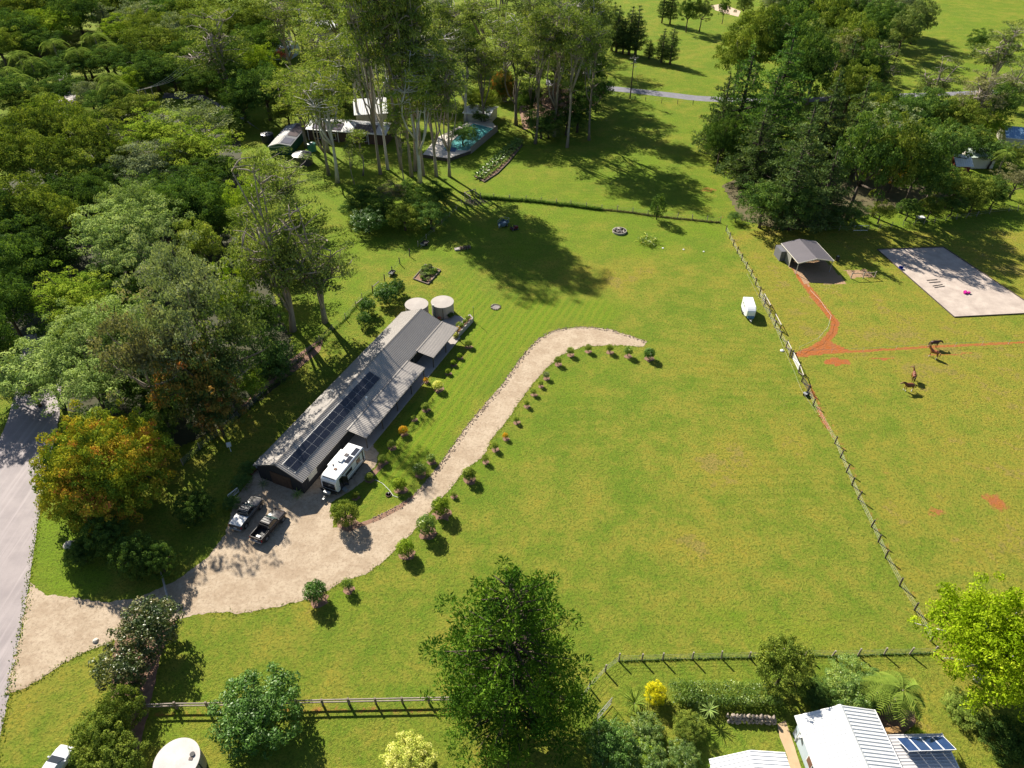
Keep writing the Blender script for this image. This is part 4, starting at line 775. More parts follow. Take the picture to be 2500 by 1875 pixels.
yr = empty('hitching_rail', G(*Q8(855,762)), 0, 'short post-and-rail hitching fence between stable and arena', 'fence'); o_ = yr.location
pp = [G(*Q8(x, y))-o_ for x, y in ((750,760),(852,757),(950,750))]
for p in pp: MB().box(p.x-.07,p.x+.07,p.y-.07,p.y+.07,0,1.35).build('post', M_POST, yr)
for a, b_ in zip(pp, pp[1:]):
    MB().bar(a+Vector((0,-.1,1.22)), b_+Vector((0,-.1,1.22)), .06, .14).build('rail', M_POST, yr)
bn = empty('feed_drum', G(*Q8(632,610)), 0, 'dark drum standing beside the stable corner', 'drum'); MB().tube([(0,0,0),(0,0,.05),(0,0,1.0),(0,0,1.05)], [.34,.38,.38,.3], 16).build('drum_body', M_BLACK, bn); MB().cyl(0,0,1.05,1.12,.2,12).build('drum_lid', M_STEEL, bn)
# ---- sand arena
AR = [G(*Q8(x, y)) for x, y in ((972,517),(1530,497),(2370,1050),(1622,1088))]
M_SAND = pmat('arena_sand', (.52,.44,.38), (.36,.295,.255), .5, .95, bmp=.9, bscale=5, bdist=.08, fine=.22, world=True)
ar_o = sheet('sand_arena', np.array([(p.x, p.y) for p in AR]), .02, M_SAND, .03)
ek = empty('arena_edging', (AR[0].x, AR[0].y, 0), 0, 'low timber edging around the sand arena', 'edging')
for i in range(4):
    a, b_ = AR[i], AR[(i+1) % 4]; n = max(2, int((b_-a).length/4.8)); c = (AR[0]+AR[2])/2
    for k in range(n):
        p = a.lerp(b_, k/n+.002)-AR[0]; q = a.lerp(b_, (k+1)/n-.002)-AR[0]; MB().bar(p+Vector((0,0,.09)), q+Vector((0,0,.09)), .09, .2).build('sleeper', M_DPOST, ek)
for i, (a, b_) in enumerate((((1390,777),(1478,770)),((1410,797),(1505,789)),((1440,825),(1522,812)),((1455,838),(1540,826)))):
    p, q = G(*Q8(*a)), G(*Q8(*b_)); e = MB().tube([p+Vector((0,0,.08)), q+Vector((0,0,.08))], .055, 8).build('ground_pole', M_DPOST)
    tag(e, ('topmost','second','third','lowest')[i]+' of the four dark poles lying on the arena sand', 'pole', 'arena poles')
def blob(name, c, r, m, label, cat, sq=.7, seed=3, sub=2):
    rs = np.random.RandomState(seed); bm = bmesh.new(); bmesh.ops.create_icosphere(bm, subdivisions=sub, radius=1)
    for v in bm.verts: k = 1+.10*rs.randn(); v.co = Vector((v.co.x*r*k, v.co.y*r*k, max(-.3*r, v.co.z*r*sq*k)))
    me = bpy.data.meshes.new(name); bm.to_mesh(me); bm.free(); me.materials.append(m); o = bpy.data.objects.new(name, me); COL.objects.link(o); o.location = c
    return tag(o, label, cat) if label else o
pb = G(*Q8(1170,678)); bb = empty('feed_tub', pb, 0, 'bright blue feed tub on the arena edge', 'tub'); M_BLUE = pmat('blue_plastic', (.01,.04,.55), None, 3, .4); M_PINK = pmat('pink_plastic', (.62,.01,.30), None, 3, .4)
def tub(e, r, h, m): MB().tube([(0,0,.02),(0,0,h),(0,0,h),(0,0,.08)], [r*.85,r,r*.93,r*.8], 18, False).build('tub_wall', m, e); MB().cyl(0,0,.02,.08,r*.84,18).build('tub_base', m, e); MB().tube([(-r*.5,0,h),(-r*.3,0,h+.15),(r*.3,0,h+.15),(r*.5,0,h)], .03, 6).build('handle', m, e)
tub(bb, .45, .4, M_BLUE)
jb = empty('jump_block', G(*Q8(1727,888)), .4, 'bright pink jump blocks lying on the arena sand', 'block')
for (x, y, rz) in ((-.3,.1,0),(.35,-.1,0),(.05,.45,0)): MB().box(x-.28,x+.28,y-.2,y+.2,0,.38).build('block', M_PINK, jb, bevel=.05)
# ---- house at the lower right
hr = empty('weatherboard_house', (28.4,33.55,0), R_(4.2), 'white-roofed pale blue house at the bottom right corner', 'house')
WH, LH, he, hz = 8.1, 13., 3.0, 4.62
corr(MB(), (0,-LH,he), (0,0,he), (WH/2,0,hz), (WH/2,-LH,hz), .36, .05).build('roof_slope', M_ROOFW, hr)
corr(MB(), (WH,-LH,he), (WH,0,he), (WH/2,0,hz), (WH/2,-LH,hz), .36, .05).build('roof_slope', M_ROOFW, hr)
MB().hexa([(WH/2-.3,-LH,hz-.09),(WH/2+.3,-LH,hz-.09),(WH/2+.3,.03,hz-.09),(WH/2-.3,.03,hz-.09)], [(WH/2-.05,-LH,hz+.085),(WH/2+.05,-LH,hz+.085),(WH/2+.05,.03,hz+.085),(WH/2-.05,.03,hz+.085)]).build('ridge_cap', M_ROOFW, hr)
M_PBLUE = pmat('pale_blue_boards', (.46,.54,.60), (.41,.49,.55), 1, .6, stretch=(.3,.3,12))
mb = MB(); P = [(.3,0),(WH-.3,0),(WH-.3,he+.03),(WH/2,hz-.1),(.3,he+.03)]
mb.add([(x,-.45,z) for x,z in P]+[(x,-LH,z) for x,z in P], [(0,1,2,3,4),(9,8,7,6,5)]+[(i,5+i,5+(i+1)%5,(i+1)%5) for i in range(5)]); mb.build('wall', M_PBLUE, hr)
MB().box(-.12,0,-LH,0,he-.1,he+.02).build('gutter', M_WHITE, hr)
MB().box(WH,WH+.12,-LH,0,he-.1,he+.02).build('gutter', M_WHITE, hr)
for yy in (-3.9, -7.2):
    w = MB().box(.24,.298,yy-.5,yy+.5,.95,2.15).build('window', M_WHITE, hr); MB().box(.225,.245,yy-.42,yy+.42,1.03,2.07).build('pane', pmat('red_brown_blind', (.16,.07,.05), None, 3, .3), w)
MB().tube([(.22,-1.2,0),(.22,-1.2,2.6)], .05, 8).build('downpipe', M_WHITE, hr)
MB().cyl(.12,-1.6,1.6,2.0,.16,12).build('meter_box', M_WHITE, hr)
an = empty('carport', (36.9,31.85,0), R_(2), 'lower flat ribbed carport roof beside the white-roofed house', 'carport')
corr(MB(), (5.6,-11,2.45), (5.6,0,2.45), (.12,0,2.62), (.12,-11,2.62), .3, .04).build('roof_sheet', M_ROOFG, an)
for (x, y) in ((5.3,-.3),(5.3,-4.5),(.4,-.3)): MB().box(x-.06,x+.06,y-.06,y+.06,0,2.44).build('post', M_WHITE, an)
MB().box(5.6,5.72,-11,0.02,2.35,2.47).build('gutter', M_WHITE, an)
so2 = empty('solar_rack', (37.55,31.2,2.56), R_(2), 'tilted rack of four blue solar panels on the carport roof', 'solar panels')
M_SOLB = pmat('blue_solar_cells', (.02,.045,.12), (.03,.06,.15), 2, .15, .6)
for i in range(4):
    a = i*1.18; o = MB().hexa([(a+.35,-1.35,.95),(a+1.45,-1.35,.95),(a+1.1,.15,.45),(a,.15,.45)], [(a+.35,-1.35,.99),(a+1.45,-1.35,.99),(a+1.1,.15,.49),(a,.15,.49)]).build('solar_panel', M_SOLB, so2)
    mb = MB(); c_ = [(a+.35,-1.35,.98),(a+1.45,-1.35,.98),(a+1.1,.15,.48),(a,.15,.48)]
    for k in range(4): mb.bar(c_[k], c_[(k+1) % 4], .04, .05)
    mb.build('panel_frame', M_WHITE, o)
mb = MB()
for x in (.4, 2.3, 4.6): mb.bar((x,.1,0), (x,.1,.45), .05); mb.bar((x+.1,-1.3,0), (x+.1,-1.3,.95), .05)
mb.build('rack_leg', M_STEEL, so2)
# second white roof at the bottom edge
c0 = G(*Q13(1695,1583), 2.6); c1 = G(*Q13(2045,1506), 3.2); c2 = G(*Q14(195,1525), 2.6)
gs = empty('garden_shed', (c0.x, c0.y, 0), 0, 'white ribbed gable roof at the bottom edge left of the house', 'shed')
f = lambda p: p-Vector((c0.x, c0.y, 0)); dn = Vector((.35,-8,0))
corr(MB(), f(c0)+dn, f(c0), f(c1), f(c1)+dn, .36, .045).build('roof_slope', M_ROOFW, gs); corr(MB(), f(c2)+dn, f(c2), f(c1), f(c1)+dn, .36, .045).build('roof_slope', M_ROOFW, gs)
a, b_, c_ = f(c0), f(c1), f(c2); mb = MB(); i_ = Vector((.25,-.3,0)); j_ = Vector((-.25,-.3,0))
a, c_, b_ = a+i_, c_+j_, b_+Vector((0,-.3,-.06)); a.z -= .04; c_.z -= .04
mb.add([(a.x,a.y,0), a, b_, c_, (c_.x,c_.y,0)]+[Vector(v)+dn for v in ((a.x,a.y,0), a, b_, c_, (c_.x,c_.y,0))], [(0,1,2,3,4),(9,8,7,6,5)]+[(i,5+i,5+(i+1)%5,(i+1)%5) for i in (0,3,4)]); mb.build('wall', M_PBLUE, gs)
sheet('garden_path', pts2([Q14(130,1290),Q14(200,1260),Q14(250,1400),Q14(300,1560),Q14(340,1680),Q14(230,1680),Q14(215,1560),Q14(150,1400)]), .02, pmat('tan_paving', (.50,.36,.22), (.42,.30,.18), 1, .9, world=True), .02)
# ---- buildings among the trees at the top centre
ZH, ZP = tl(630,180,3.966), tl(960,230,3.966)
def lowhouse(name, fl, fr, dep_, ze, zb, m, label, wallm, cat='house'):
    """fl, fr: front eave corners in the photo; dep_: depth in metres; single sloping or gabled sheet roof"""
    a, b_ = G(*fl, ze), G(*fr, ze); u = (b_-a); Lh = u.length; u.normalize(); e = empty(name, (a.x, a.y, 0), math.atan2(u.y, u.x), label, cat)
    corr(MB(), (0,0,ze), (Lh,0,ze), (Lh,dep_/2,zb), (0,dep_/2,zb), .5, .05).build('roof_slope', m, e)
    corr(MB(), (0,dep_,ze), (Lh,dep_,ze), (Lh,dep_/2,zb), (0,dep_/2,zb), .5, .05).build('roof_slope', m, e)
    mb = MB(); P = [(.5,0),(dep_-.5,0),(dep_-.5,ze-.05),(dep_/2,zb-.1),(.5,ze-.05)]
    mb.add([(.4,y,z) for y,z in P]+[(Lh-.4,y,z) for y,z in P], [(4,3,2,1,0),(5,6,7,8,9)]+[(i,(i+1)%5,5+(i+1)%5,5+i) for i in (0,1,4)]); mb.build('wall', wallm, e)
    MB().box(0, Lh, -.12, 0, ze-.15, ze+.02).build('gutter', M_WHITE, e)
    return e, Lh
M_DBRICK = pmat('dark_brick', (.10,.06,.045), (.07,.045,.035), 3, .8)
hs, Lh = lowhouse('homestead', ZH(440,535), ZH(1240,592), 9, 3.1, 4.3, M_ROOFG, 'homestead wing with rows of solar panels behind the tall eucalypts', M_DBRICK)
ang2 = math.atan2(1.2, 4.5)
ps = MB().box(0, 1.0, 0, 1.62, .07, .11).mesh('solar_panel'); ps.materials.append(pmat('grey_solar_cells', (.10,.085,.11), (.12,.10,.13), 2, .15, .7))
for (x0, n) in ((2.2, 8), (14.2, 6)):
    for r in range(2):
        for i in range(n):
            o = link('solar_panel', ps, hs); yy = .45+r*1.68*math.cos(ang2); o.location = (x0+i*1.05, yy, 3.1+yy*math.tan(ang2)+.03); o.rotation_euler = (ang2, 0, 0)
for x in np.linspace(1, Lh-1, 6): MB().box(x-.07,x+.07,.1,.24,0,3.0).build('verandah_post', M_WHITE, hs)
for x in (3.5, 8, 13, 17): w = MB().box(x-.9,x+.9,.44,.499,.6,2.3).build('window', M_WHITE, hs); MB().box(x-.82,x+.82,.42,.445,.68,2.22).build('pane', M_GLASS, w)
h2, _ = lowhouse('homestead', ZH(930,400), ZH(1260,380), 14, 3.4, 5.6, M_ROOFW, 'white-roofed rear wing of the homestead seen through eucalypt trunks', M_CREAM)
h3, _ = lowhouse('homestead', Q2(1085,700), Q2(1230,720), 10, 3.4, 5.2, M_ROOFW, 'small white roof peak behind the homestead rear wing', M_CREAM)
pv, Lp = lowhouse('pool_pavilion', ZP(670,178), ZP(938,208), 8, 2.8, 3.4, M_ROOFW, 'white-roofed pavilion at the far end of the pool', M_CREAM, 'pavilion')
fh, _ = lowhouse('far_house', Q2(90,425), Q2(290,435), 11, 3.2, 5.4, M_ROOFG, 'pale roofed house far behind with a red-leaved tree in front', M_PBLUE)
fh2, _ = lowhouse('far_house', Q2(520,250), Q2(740,240), 12, 3.2, 5, M_ROOFW, 'white roof glimpsed at the top centre between eucalypt crowns', M_CREAM)
# green garden shed
a, b_ = G(*ZH(95,705), 2.5), G(*ZH(318,697), 2.5); u = (b_-a); wg = u.length; u.normalize()
gsh = empty('green_shed', (a.x, a.y, 0), math.atan2(u.y, u.x), 'dark green metal shed with patched roof beside the round tank', 'shed')
lg = 15.; sk = 2.6
for s in (0, 1):
    x0_ = 0 if s == 0 else wg
    corr(MB(), (x0_,0,2.5), (x0_+sk,lg,2.5), (wg/2+sk,lg,3.2), (wg/2,0,3.2), .4, .04).build('roof_slope', metal('green_shed_roof%d' % s, (.30,.30,.32), .45), gsh)
mb = MB(); P = [(.15,0),(wg-.15,0),(wg-.15,2.45),(wg/2,3.12),(.15,2.45)]
mb.add([(x,.15,z) for x,z in P]+[(x+sk,lg-.15,z) for x,z in P], [(4,3,2,1,0),(5,6,7,8,9)]+[(i,(i+1)%5,5+(i+1)%5,5+i) for i in (0,1,4)]); mb.build('wall', M_DARKG, gsh)
mb = MB(); mb.bar((0,-.03,2.47),(wg/2,-.03,3.17),.05,.14); mb.bar((wg,-.03,2.47),(wg/2,-.03,3.17),.05,.14); mb.box(.1,wg-.1,.09,.14,2.2,2.3); mb.build('barge_board', M_WHITE, gsh)
nr_ = Vector((-.7,0,-wg/2)).normalized()
for k, (s0, s1, side) in enumerate(((.0,.42,0),(.05,.3,1),(.4,.95,1))):
    x0_ = .12 if side == 0 else wg-.12
    def rp(tt, q): return Vector((x0_+sk*tt, lg*tt, 2.5+.02)).lerp(Vector((wg/2+sk*tt, lg*tt, 3.2)), q)+Vector((0,0,.06))
    MB().hexa([rp(s0,.08), rp(s1,.08), rp(s1,.9), rp(s0,.9)] if side else [rp(s0,.9), rp(s1,.9), rp(s1,.08), rp(s0,.08)], [p+Vector((0,0,.04)) for p in ([rp(s0,.08), rp(s1,.08), rp(s1,.9), rp(s0,.9)] if side else [rp(s0,.9), rp(s1,.9), rp(s1,.08), rp(s0,.08)])]).build('roof_panel', pmat('dark_roof_panel%d' % k, ((.07,.062,.06),(.11,.11,.15),(.12,.085,.085))[k], None, 2, .4), gsh)
def round_tank(p, r, h, m, lb, ribs=10, grp=None):
    e = empty('poly_tank', p, 0, lb, 'water tank', grp)
    mb = MB()
    for k in range(6): z = h*k/6; mb.tube([(0,0,z),(0,0,z+h/6-.06),(0,0,z+h/6)], [r,r,r*.985], 28, False)
    mb.build('tank_wall', m, e)
    MB().tube([(0,0,h),(0,0,h+.1),(0,0,h+r*.28)], [r,r,.25], 28).build('roof_cone', m, e)
    mb = MB()
    for k in range(ribs): a = 6.28*k/ribs; mb.bar((math.cos(a)*.3,math.sin(a)*.3,h+r*.28+.01), (math.cos(a)*r*.98,math.sin(a)*r*.98,h+.13), .06, .05)
    mb.cyl(0,0,h+r*.26,h+r*.32,.3,12); mb.build('roof_rib', M_STEEL, e); return e
round_tank(G(*ZH(440,870)), 2.5, 2.4, pmat('dark_tank', (.045,.042,.05), (.06,.055,.06), 1, .4), 'dark ribbed round tank with conical roof on the lawn')
round_tank(G(*ZH(100,655)), 1.7, 2.0, pmat('blue_black_tank', (.03,.035,.05), None, 1, .35), 'dark tank half hidden left of the green shed', 8)
round_tank(G(*ZH(528,745)), 1.1, 1.9, pmat('green_tank', (.04,.20,.14), None, 1, .35), 'small green tank right of the dark round tank', 8)
# pool, deck and wall
pz = .85
pc = [G(*ZP(*p), pz) for p in ((478,528),(720,545),(985,335),(770,280))]
dk = [G(*ZP(*p), pz) for p in ((285,583),(535,622),(745,548),(1008,330),(960,270),(740,262),(420,420))]
pl = empty('swimming_pool', (pc[0].x, pc[0].y, 0), 0, 'turquoise swimming pool set in a raised pale deck', 'swimming pool'); f = lambda p: p-Vector((pc[0].x, pc[0].y, 0))
bm = bmesh.new()
outer = [bm.verts.new(f(p)) for p in dk]; inner = [bm.verts.new(f(p)) for p in pc]
es = [bm.edges.new((l[i], l[(i+1) % len(l)])) for l in (outer, inner) for i in range(len(l))]
bmesh.ops.triangle_fill(bm, edges=es, use_beauty=True, normal=(0,0,1))
me = bpy.data.meshes.new('deck'); bm.to_mesh(me); bm.free(); me.materials.append(pmat('pale_deck', (.66,.60,.53), (.56,.50,.44), 1, .8)); o = bpy.data.objects.new('deck', me); COL.objects.link(o); o.parent = pl
mb = MB()
for i in range(len(dk)): a, b_ = f(dk[i]), f(dk[(i+1) % len(dk)]); mb.add([(a.x,a.y,-.02),(b_.x,b_.y,-.02),(b_.x,b_.y,pz-.1),(a.x,a.y,pz-.1)], [(0,1,2,3)])
mb.build('deck_skirt', M_DPOST, pl)
mb = MB()
for i in range(4): a, b_ = f(pc[i]), f(pc[(i+1) % 4]); mb.add([(a.x,a.y,.0),(b_.x,b_.y,.0),(b_.x,b_.y,pz),(a.x,a.y,pz)], [(0,1,2,3)])
mb.add([(f(p).x,f(p).y,.02) for p in pc], [(0,1,2,3)]); mb.build('pool_shell', pmat('pool_plaster', (.34,.62,.62), (.28,.56,.58), .5, .6), pl)
m, t, o = newmat('pool_water'); pos = nd(t, 'ShaderNodeNewGeometry').outputs['Position']
b = nd(t, 'ShaderNodeBsdfPrincipled', {'Base Color': c4((.22,.62,.60)), 'Roughness': .05, 'Specular IOR Level': .5, 'Transmission Weight': .55, 'IOR': 1.1}); t.links.new(bump(t, noise(t, pos, 2.5, 3), .15, .03), b.inputs['Normal']); t.links.new(b.outputs[0], o.inputs[0])
MB().add([(f(p).x,f(p).y,pz-.14) for p in pc], [(0,1,2,3)]).build('water_surface', m, pl)
MB().hexa(*[[f(G(*ZP(*p), pz))+Vector((0,0,z)) for p in ((500,545),(600,560),(615,525),(530,508))] for z in (.004,.12)]).build('spa_cover', pmat('blue_cover', (.03,.10,.28), None, 2, .5), pl)
wl = [G(*ZP(*p)) for p in ((752,578),(1010,362))]; pw = empty('pool_wall', wl[0], 0, 'grey paling wall along the right side of the pool', 'wall'); d_ = wl[1]-wl[0]; n = 34
pal = MB().box(-.16,.16,-.025,.025,0,1.75).mesh('paling'); pal.materials.append(M_POST)
for k in range(n):
    o = link('paling', pal, pw); o.location = d_*((k+.5)/n); o.rotation_euler = (0,0,math.atan2(d_.y, d_.x)); o.scale = (d_.length/n/.34, 1, 1+.02*((k*7) % 3))
MB().bar(Vector((0,0,1.82))+d_*.0, Vector((0,0,1.82))+d_, .16, .06).build('capping', M_WOOD, pw)
# agave bed
bedL = [G(*ZP(*p)) for p in ((785,800),(960,640),(1100,520),(1215,440))]; bedR = [G(*ZP(*p)) for p in ((880,855),(1010,770),(1120,660),(1250,500))]
M_KERB = pmat('bed_kerb', (.16,.12,.10), (.11,.09,.075), 2, .9)
ab = empty('agave_bed', bedL[0], 0, 'long raised bed of grey-green agaves edged with dark sleepers below the pool', 'garden bed'); o0 = bedL[0]
me = MB().add([p-o0+Vector((0,0,.22)) for p in bedR+bedL[::-1]], [tuple(range(8))]).build('bed_soil', M_SOILB, ab)
ring = bedR+bedL[::-1]
for i in range(len(ring)): MB().bar(ring[i]-o0+Vector((0,0,.14)), ring[(i+1) % len(ring)]-o0+Vector((0,0,.14)), .14, .3).build('sleeper', M_KERB, ab)
# ---- roofs glimpsed on the right
rg, _ = lowhouse('red_gable_house', Q4(1640,1400), Q4(1790,1405), 7, 2.8, 4.4, M_ROOFW, 'small house with white roof and red gable at the right', M_BRICKRED)
a = G(*Q4(1770,1330), 3); e = empty('garage', (a.x,a.y,0), 0, 'small pale green roof joined behind the red-gabled house', 'garage'); corr(MB(), (0,0,3), (7,0,3), (7.2,5,3.6), (.2,5,3.6), .4, .04).build('roof_sheet', metal('pale_green_roof', (.50,.60,.52), .4), e); MB().box(.3,6.7,.3,4.8,0,2.98).build('wall', M_CREAM, e)
lowhouse('hidden_house', Q4(640,1330), Q4(900,1320), 8, 2.8, 4, M_ROOFW, 'white roof patches hidden under the pines on the right', M_CREAM)
lowhouse('hidden_shed', Q4(1235,1375), Q4(1310,1380), 4, 2.4, 2.9, M_ROOFW, 'tiny white shed roof left of the palm in the right clump', M_CREAM, 'shed')
lowhouse('blue_roof_house', Q4(2060,1160), Q4(2260,1180), 10, 2.8, 4.2, metal('blue_roof', (.16,.30,.48), .4), 'house with blue roof cut off by the right edge', M_CREAM)
# ================================================================== fences
def fence(label, P, h=1.3, m=None, w=.13, wires=(.35,.7,1.05), rails=(), railm=None, round_=True, name='fence', wirer=.012, lean=.03, group=None, railw=(.05,.15), wm=None):
    m = m or M_POST; P = [Vector((p.x, p.y, 0)) for p in P]; o0 = P[0].copy(); e = empty(name, o0, 0, label, 'fence', group)
    pm_ = MB().tube([(0,0,-.1),(0,0,h-.03),(0,0,h)], [w/2,w/2,w*.4], 8) if round_ else MB().box(-w/2,w/2,-w/2,w/2,-.1,h)
    pm_ = pm_.mesh('post'); pm_.materials.append(m); rn = random.Random(len(P))
    for p in P:
        o = link('post', pm_, e); o.location = p-o0; o.rotation_euler = (rn.gauss(0,lean), rn.gauss(0,lean), rn.random()*6); o.scale = (1,1,rn.uniform(.94,1.06))
    for z in wires:
        mb = MB()
        for a, b_ in zip(P, P[1:]): mb.tube([a-o0+Vector((0,0,z)), (a+b_)/2-o0+Vector((0,0,z-.02)), b_-o0+Vector((0,0,z))], wirer, 4, False)
        mb.build('wire', wm or M_WIRE, e)
    for z in rails:
        for a, b_ in zip(P, P[1:]): MB().bar(a-o0+Vector((0,-.02,z)), b_-o0+Vector((0,-.02,z)), *railw).build('rail', railm or m, e)
    return e
def along(P, step):
    out = []
    for a, b_ in zip(P, P[1:]):
        n = max(1, round((b_-a).length/step)); out += [a.lerp(b_, k/n) for k in range(n)]
    return out+[P[-1]]
Z5 = tl(1780,700,3.172)
e1 = along([G(*p) for p in FENCE_E[:4]], 3.0)+[G(*Z5(x, y)) for x, y in ((232,75),(268,152),(310,230),(352,315),(398,400),(440,470),(468,545))]
fence('long wire fence of dark posts from the tree clump down to the gate', e1, 1.5, M_DPOST, .21, (.35,.7,1.0), wm=M_WIRE, wirer=.008)
e2 = [G(*Z5(x, y)) for x, y in ((610,818),(650,920))]+along([G(*p) for p in FENCE_E[9:]], 3.2)
fence('long wire fence of dark posts below the gate along the horse paddock', e2, 1.5, M_DPOST, .21, (.35,.7,1.0), wirer=.008)
tp = empty('electric_tape', G(*Z5(190,0)), 0, 'pale electric tape running along the long paddock fence', 'fence tape'); mb = MB()
tpp = [G(*p)+Vector((-.9,.2,.0)) for p in FENCE_E[2:9]]
for a, b_ in zip(tpp, tpp[1:]): mb.bar(a-tp.location+Vector((0,0,.6)), b_-tp.location+Vector((0,0,.6)), .008, .02)
mb.build('tape', M_TAPE, tp)
def gate(label, a, b_, h=1.15, bars=5, m=None, r=.025, posts=None, brace=True, pw=.2, ph=1.5, name='farm_gate'):
    e = empty(name, a, 0, label, 'gate'); d = b_-a; m = m or M_STEEL
    for k in range(bars): MB().tube([Vector((0,0,.2+(h-.2)*k/(bars-1))), d+Vector((0,0,.2+(h-.2)*k/(bars-1)))], r*(1.3 if k in (0,bars-1) else .8), 6).build('bar', m, e)
    for s in (0, 1): MB().tube([d*s+Vector((0,0,.2)), d*s+Vector((0,0,h))], r*1.3, 6).build('stile', m, e)
    if brace: MB().tube([Vector((0,0,.2)), d+Vector((0,0,h))], r, 6).build('brace', m, e)
    if posts:
        for s in (-.08, 1.08): p = d*s; MB().tube([p+Vector((0,0,-.1)), p+Vector((0,0,ph))], pw/2, 8).build('post', posts, e)
    return e
gate('pale steel farm gate in the long paddock fence', G(*Z5(487,552)), G(*Z5(534,650)), 1.2, 6, M_WHITE, .03, M_DPOST, pw=.26, ph=1.45)
def railpanel(label, a, b_, name='rail_panel'):
    e = empty(name, a, 0, label, 'fence'); d = b_-a
    for s in (0, 1): MB().tube([d*s+Vector((0,0,-.1)), d*s+Vector((0,0,1.4))], .09, 8).build('post', M_DPOST, e)
    MB().bar(Vector((0,0,1.38)), d+Vector((0,0,1.38)), .09, .09).build('top_rail', M_CREAM, e); MB().bar(Vector((0,0,.2)), d+Vector((0,0,1.3)), .09, .09).build('stay', M_WOOD, e)
railpanel('white-topped strainer panel just above the farm gate', G(*Z5(440,472)), G(*Z5(468,530)))
railpanel('white-topped strainer panel just below the farm gate', G(*Z5(537,668)), G(*Z5(560,735)))
gate('narrow dark gate below the farm gate with a trough beside it', G(*Z5(566,742)), G(*Z5(606,808)), 1.1, 6, M_DPOST, .03)
railpanel('white-topped strainer panel high up the paddock fence', G(1648,648), G(1661,672)); railpanel('second white-topped panel high up the paddock fence', G(1672,692), G(1684,715))
tq = empty('drinking_trough', G(*Z5(595,840)), .5, 'small dark trough on the grass below the narrow gate', 'trough'); MB().box(-.45,.45,-.3,.3,0,.5).build('trough_body', M_BLACK, tq, bevel=.03); MB().box(-.36,.36,-.21,.21,.502,.506).build('water_surface', M_GLASS, tq); MB().box(-.5,-.1,-.34,.34,.51,.54).build('trough_lid', M_STEEL, tq)
wr = tag(blob('white_marker', G(*Z5(410,497))+Vector((0,0,.08)), .34, M_WHITE, None, None, .5), 'small white stone on the grass by the farm gate', 'stone')
f2 = [G(*Q7(x, y)) for x, y in ((15,102),(152,108),(280,122),(408,138),(530,148),(663,168),(793,183),(922,193),(1050,208),(1178,228),(1430,258),(1553,268),(1678,283),(1790,290))]
fence('line of grey posts with wires across the upper lawn', [G(*Q6(1880,75)),G(*Q6(2023,88)),G(*Q6(2157,103))]+f2, 1.4, M_POST, .16, (.4,.8,1.15))
f3 = [G(*Q6(x, y)) for x, y in ((1750,135),(1708,185),(1652,240),(1587,305),(1520,365),(1455,428),(1385,492))]
fence('pale posts along the shaded right edge of the dark thicket', f3, 1.25, M_POST, .13, (.5,1.0))
f4 = [G(*Q6(x, y)) for x, y in ((1313,572),(1233,640),(1170,715),(1105,785),(1003,880))]
fence('wooden fence posts behind the vegetable bed', f4, 1.6, M_DPOST, .2, (.5,.9,1.3))
f5 = [G(*Q6(x, y)) for x, y in ((1003,880),(915,938),(862,998),(775,1105),(668,1200),(555,1300),(450,1395),(345,1480),(230,1595),(100,1710))]+[G(*Q9(x, y)) for x, y in ((2130,245),(1985,365),(1845,495),(1690,615),(1545,745))]
fence('wire mesh fence along the back lawn behind the long shed', f5, 1.4, M_POST, .15, (.15,.4,.65,.9,1.15), wirer=.012)
rp_ = empty('timber_rail', G(*Q6(1053,820)), 0, 'leaning timber rail between posts near the fruit trees', 'rail'); q = [G(*Q6(x, y), 1.1)-rp_.location for x, y in ((1053,785),(1003,830),(915,930),(862,972))]
MB().bar(q[0], q[1], .1, .14).build('rail', M_POST, rp_); MB().bar(q[2], q[3], .1, .14).build('rail', M_POST, rp_)
# near post-and-rail fence
pr_ = [G(*Q11(x, y), 1.25) for x, y in ((1215,1118),(1465,1108),(1730,1106))]+[G(*Q12(x, y), 1.25) for x, y in ((130,1090),(350,1085),(565,1078),(790,1073),(1018,1069),(1245,1064),(1470,1060),(1690,1056),(1910,1052))]
fence('weathered post-and-rail fence across the near lawn', pr_, 1.3, M_WOOD, .2, (), (.62,1.12), M_POST, False, lean=.01, railw=(.09,.17))
f6 = [G(*Q12(1910,1135)), G(*Q13(620,1090)), G(*Q13(690,985)), G(*Q13(820,845)), G(*Q13(935,758)), G(*Q13(1130,752)), G(*Q13(1303,747)), G(*Q13(1555,740)), G(*Q13(1800,735)), G(*Q13(2035,730))]+[G(*Q14(x, y)) for x, y in ((160,712),(365,712),(592,717),(810,712),(1030,702),(1245,700),(1450,690))]
fence('wire fence with grey posts along the bottom of the big lawn', f6, 1.35, M_POST, .19, (.2,.5,.8,1.1), wirer=.012)
f7 = [G(*Q8(x, y)) for x, y in ((-50,352),(190,352),(400,352),(535,352),(650,357),(770,362),(830,362),(890,360),(985,347),(1085,332),(1190,318),(1280,308),(1365,300),(1455,288),(1550,272),(1640,262),(1720,250),(1810,237),(1920,215),(2080,195),(2160,190)) if x > 400]
fence('pale leaning posts along the shaded tree line on the right', f7, 1.4, M_POST, .13, (.5,1.0), lean=.09)
gate('white rail between two posts at the shaded tree line', G(*Q8(770,362)), G(*Q8(890,360)), 1.35, 2, M_WHITE, .04, brace=False, name='white_rail')
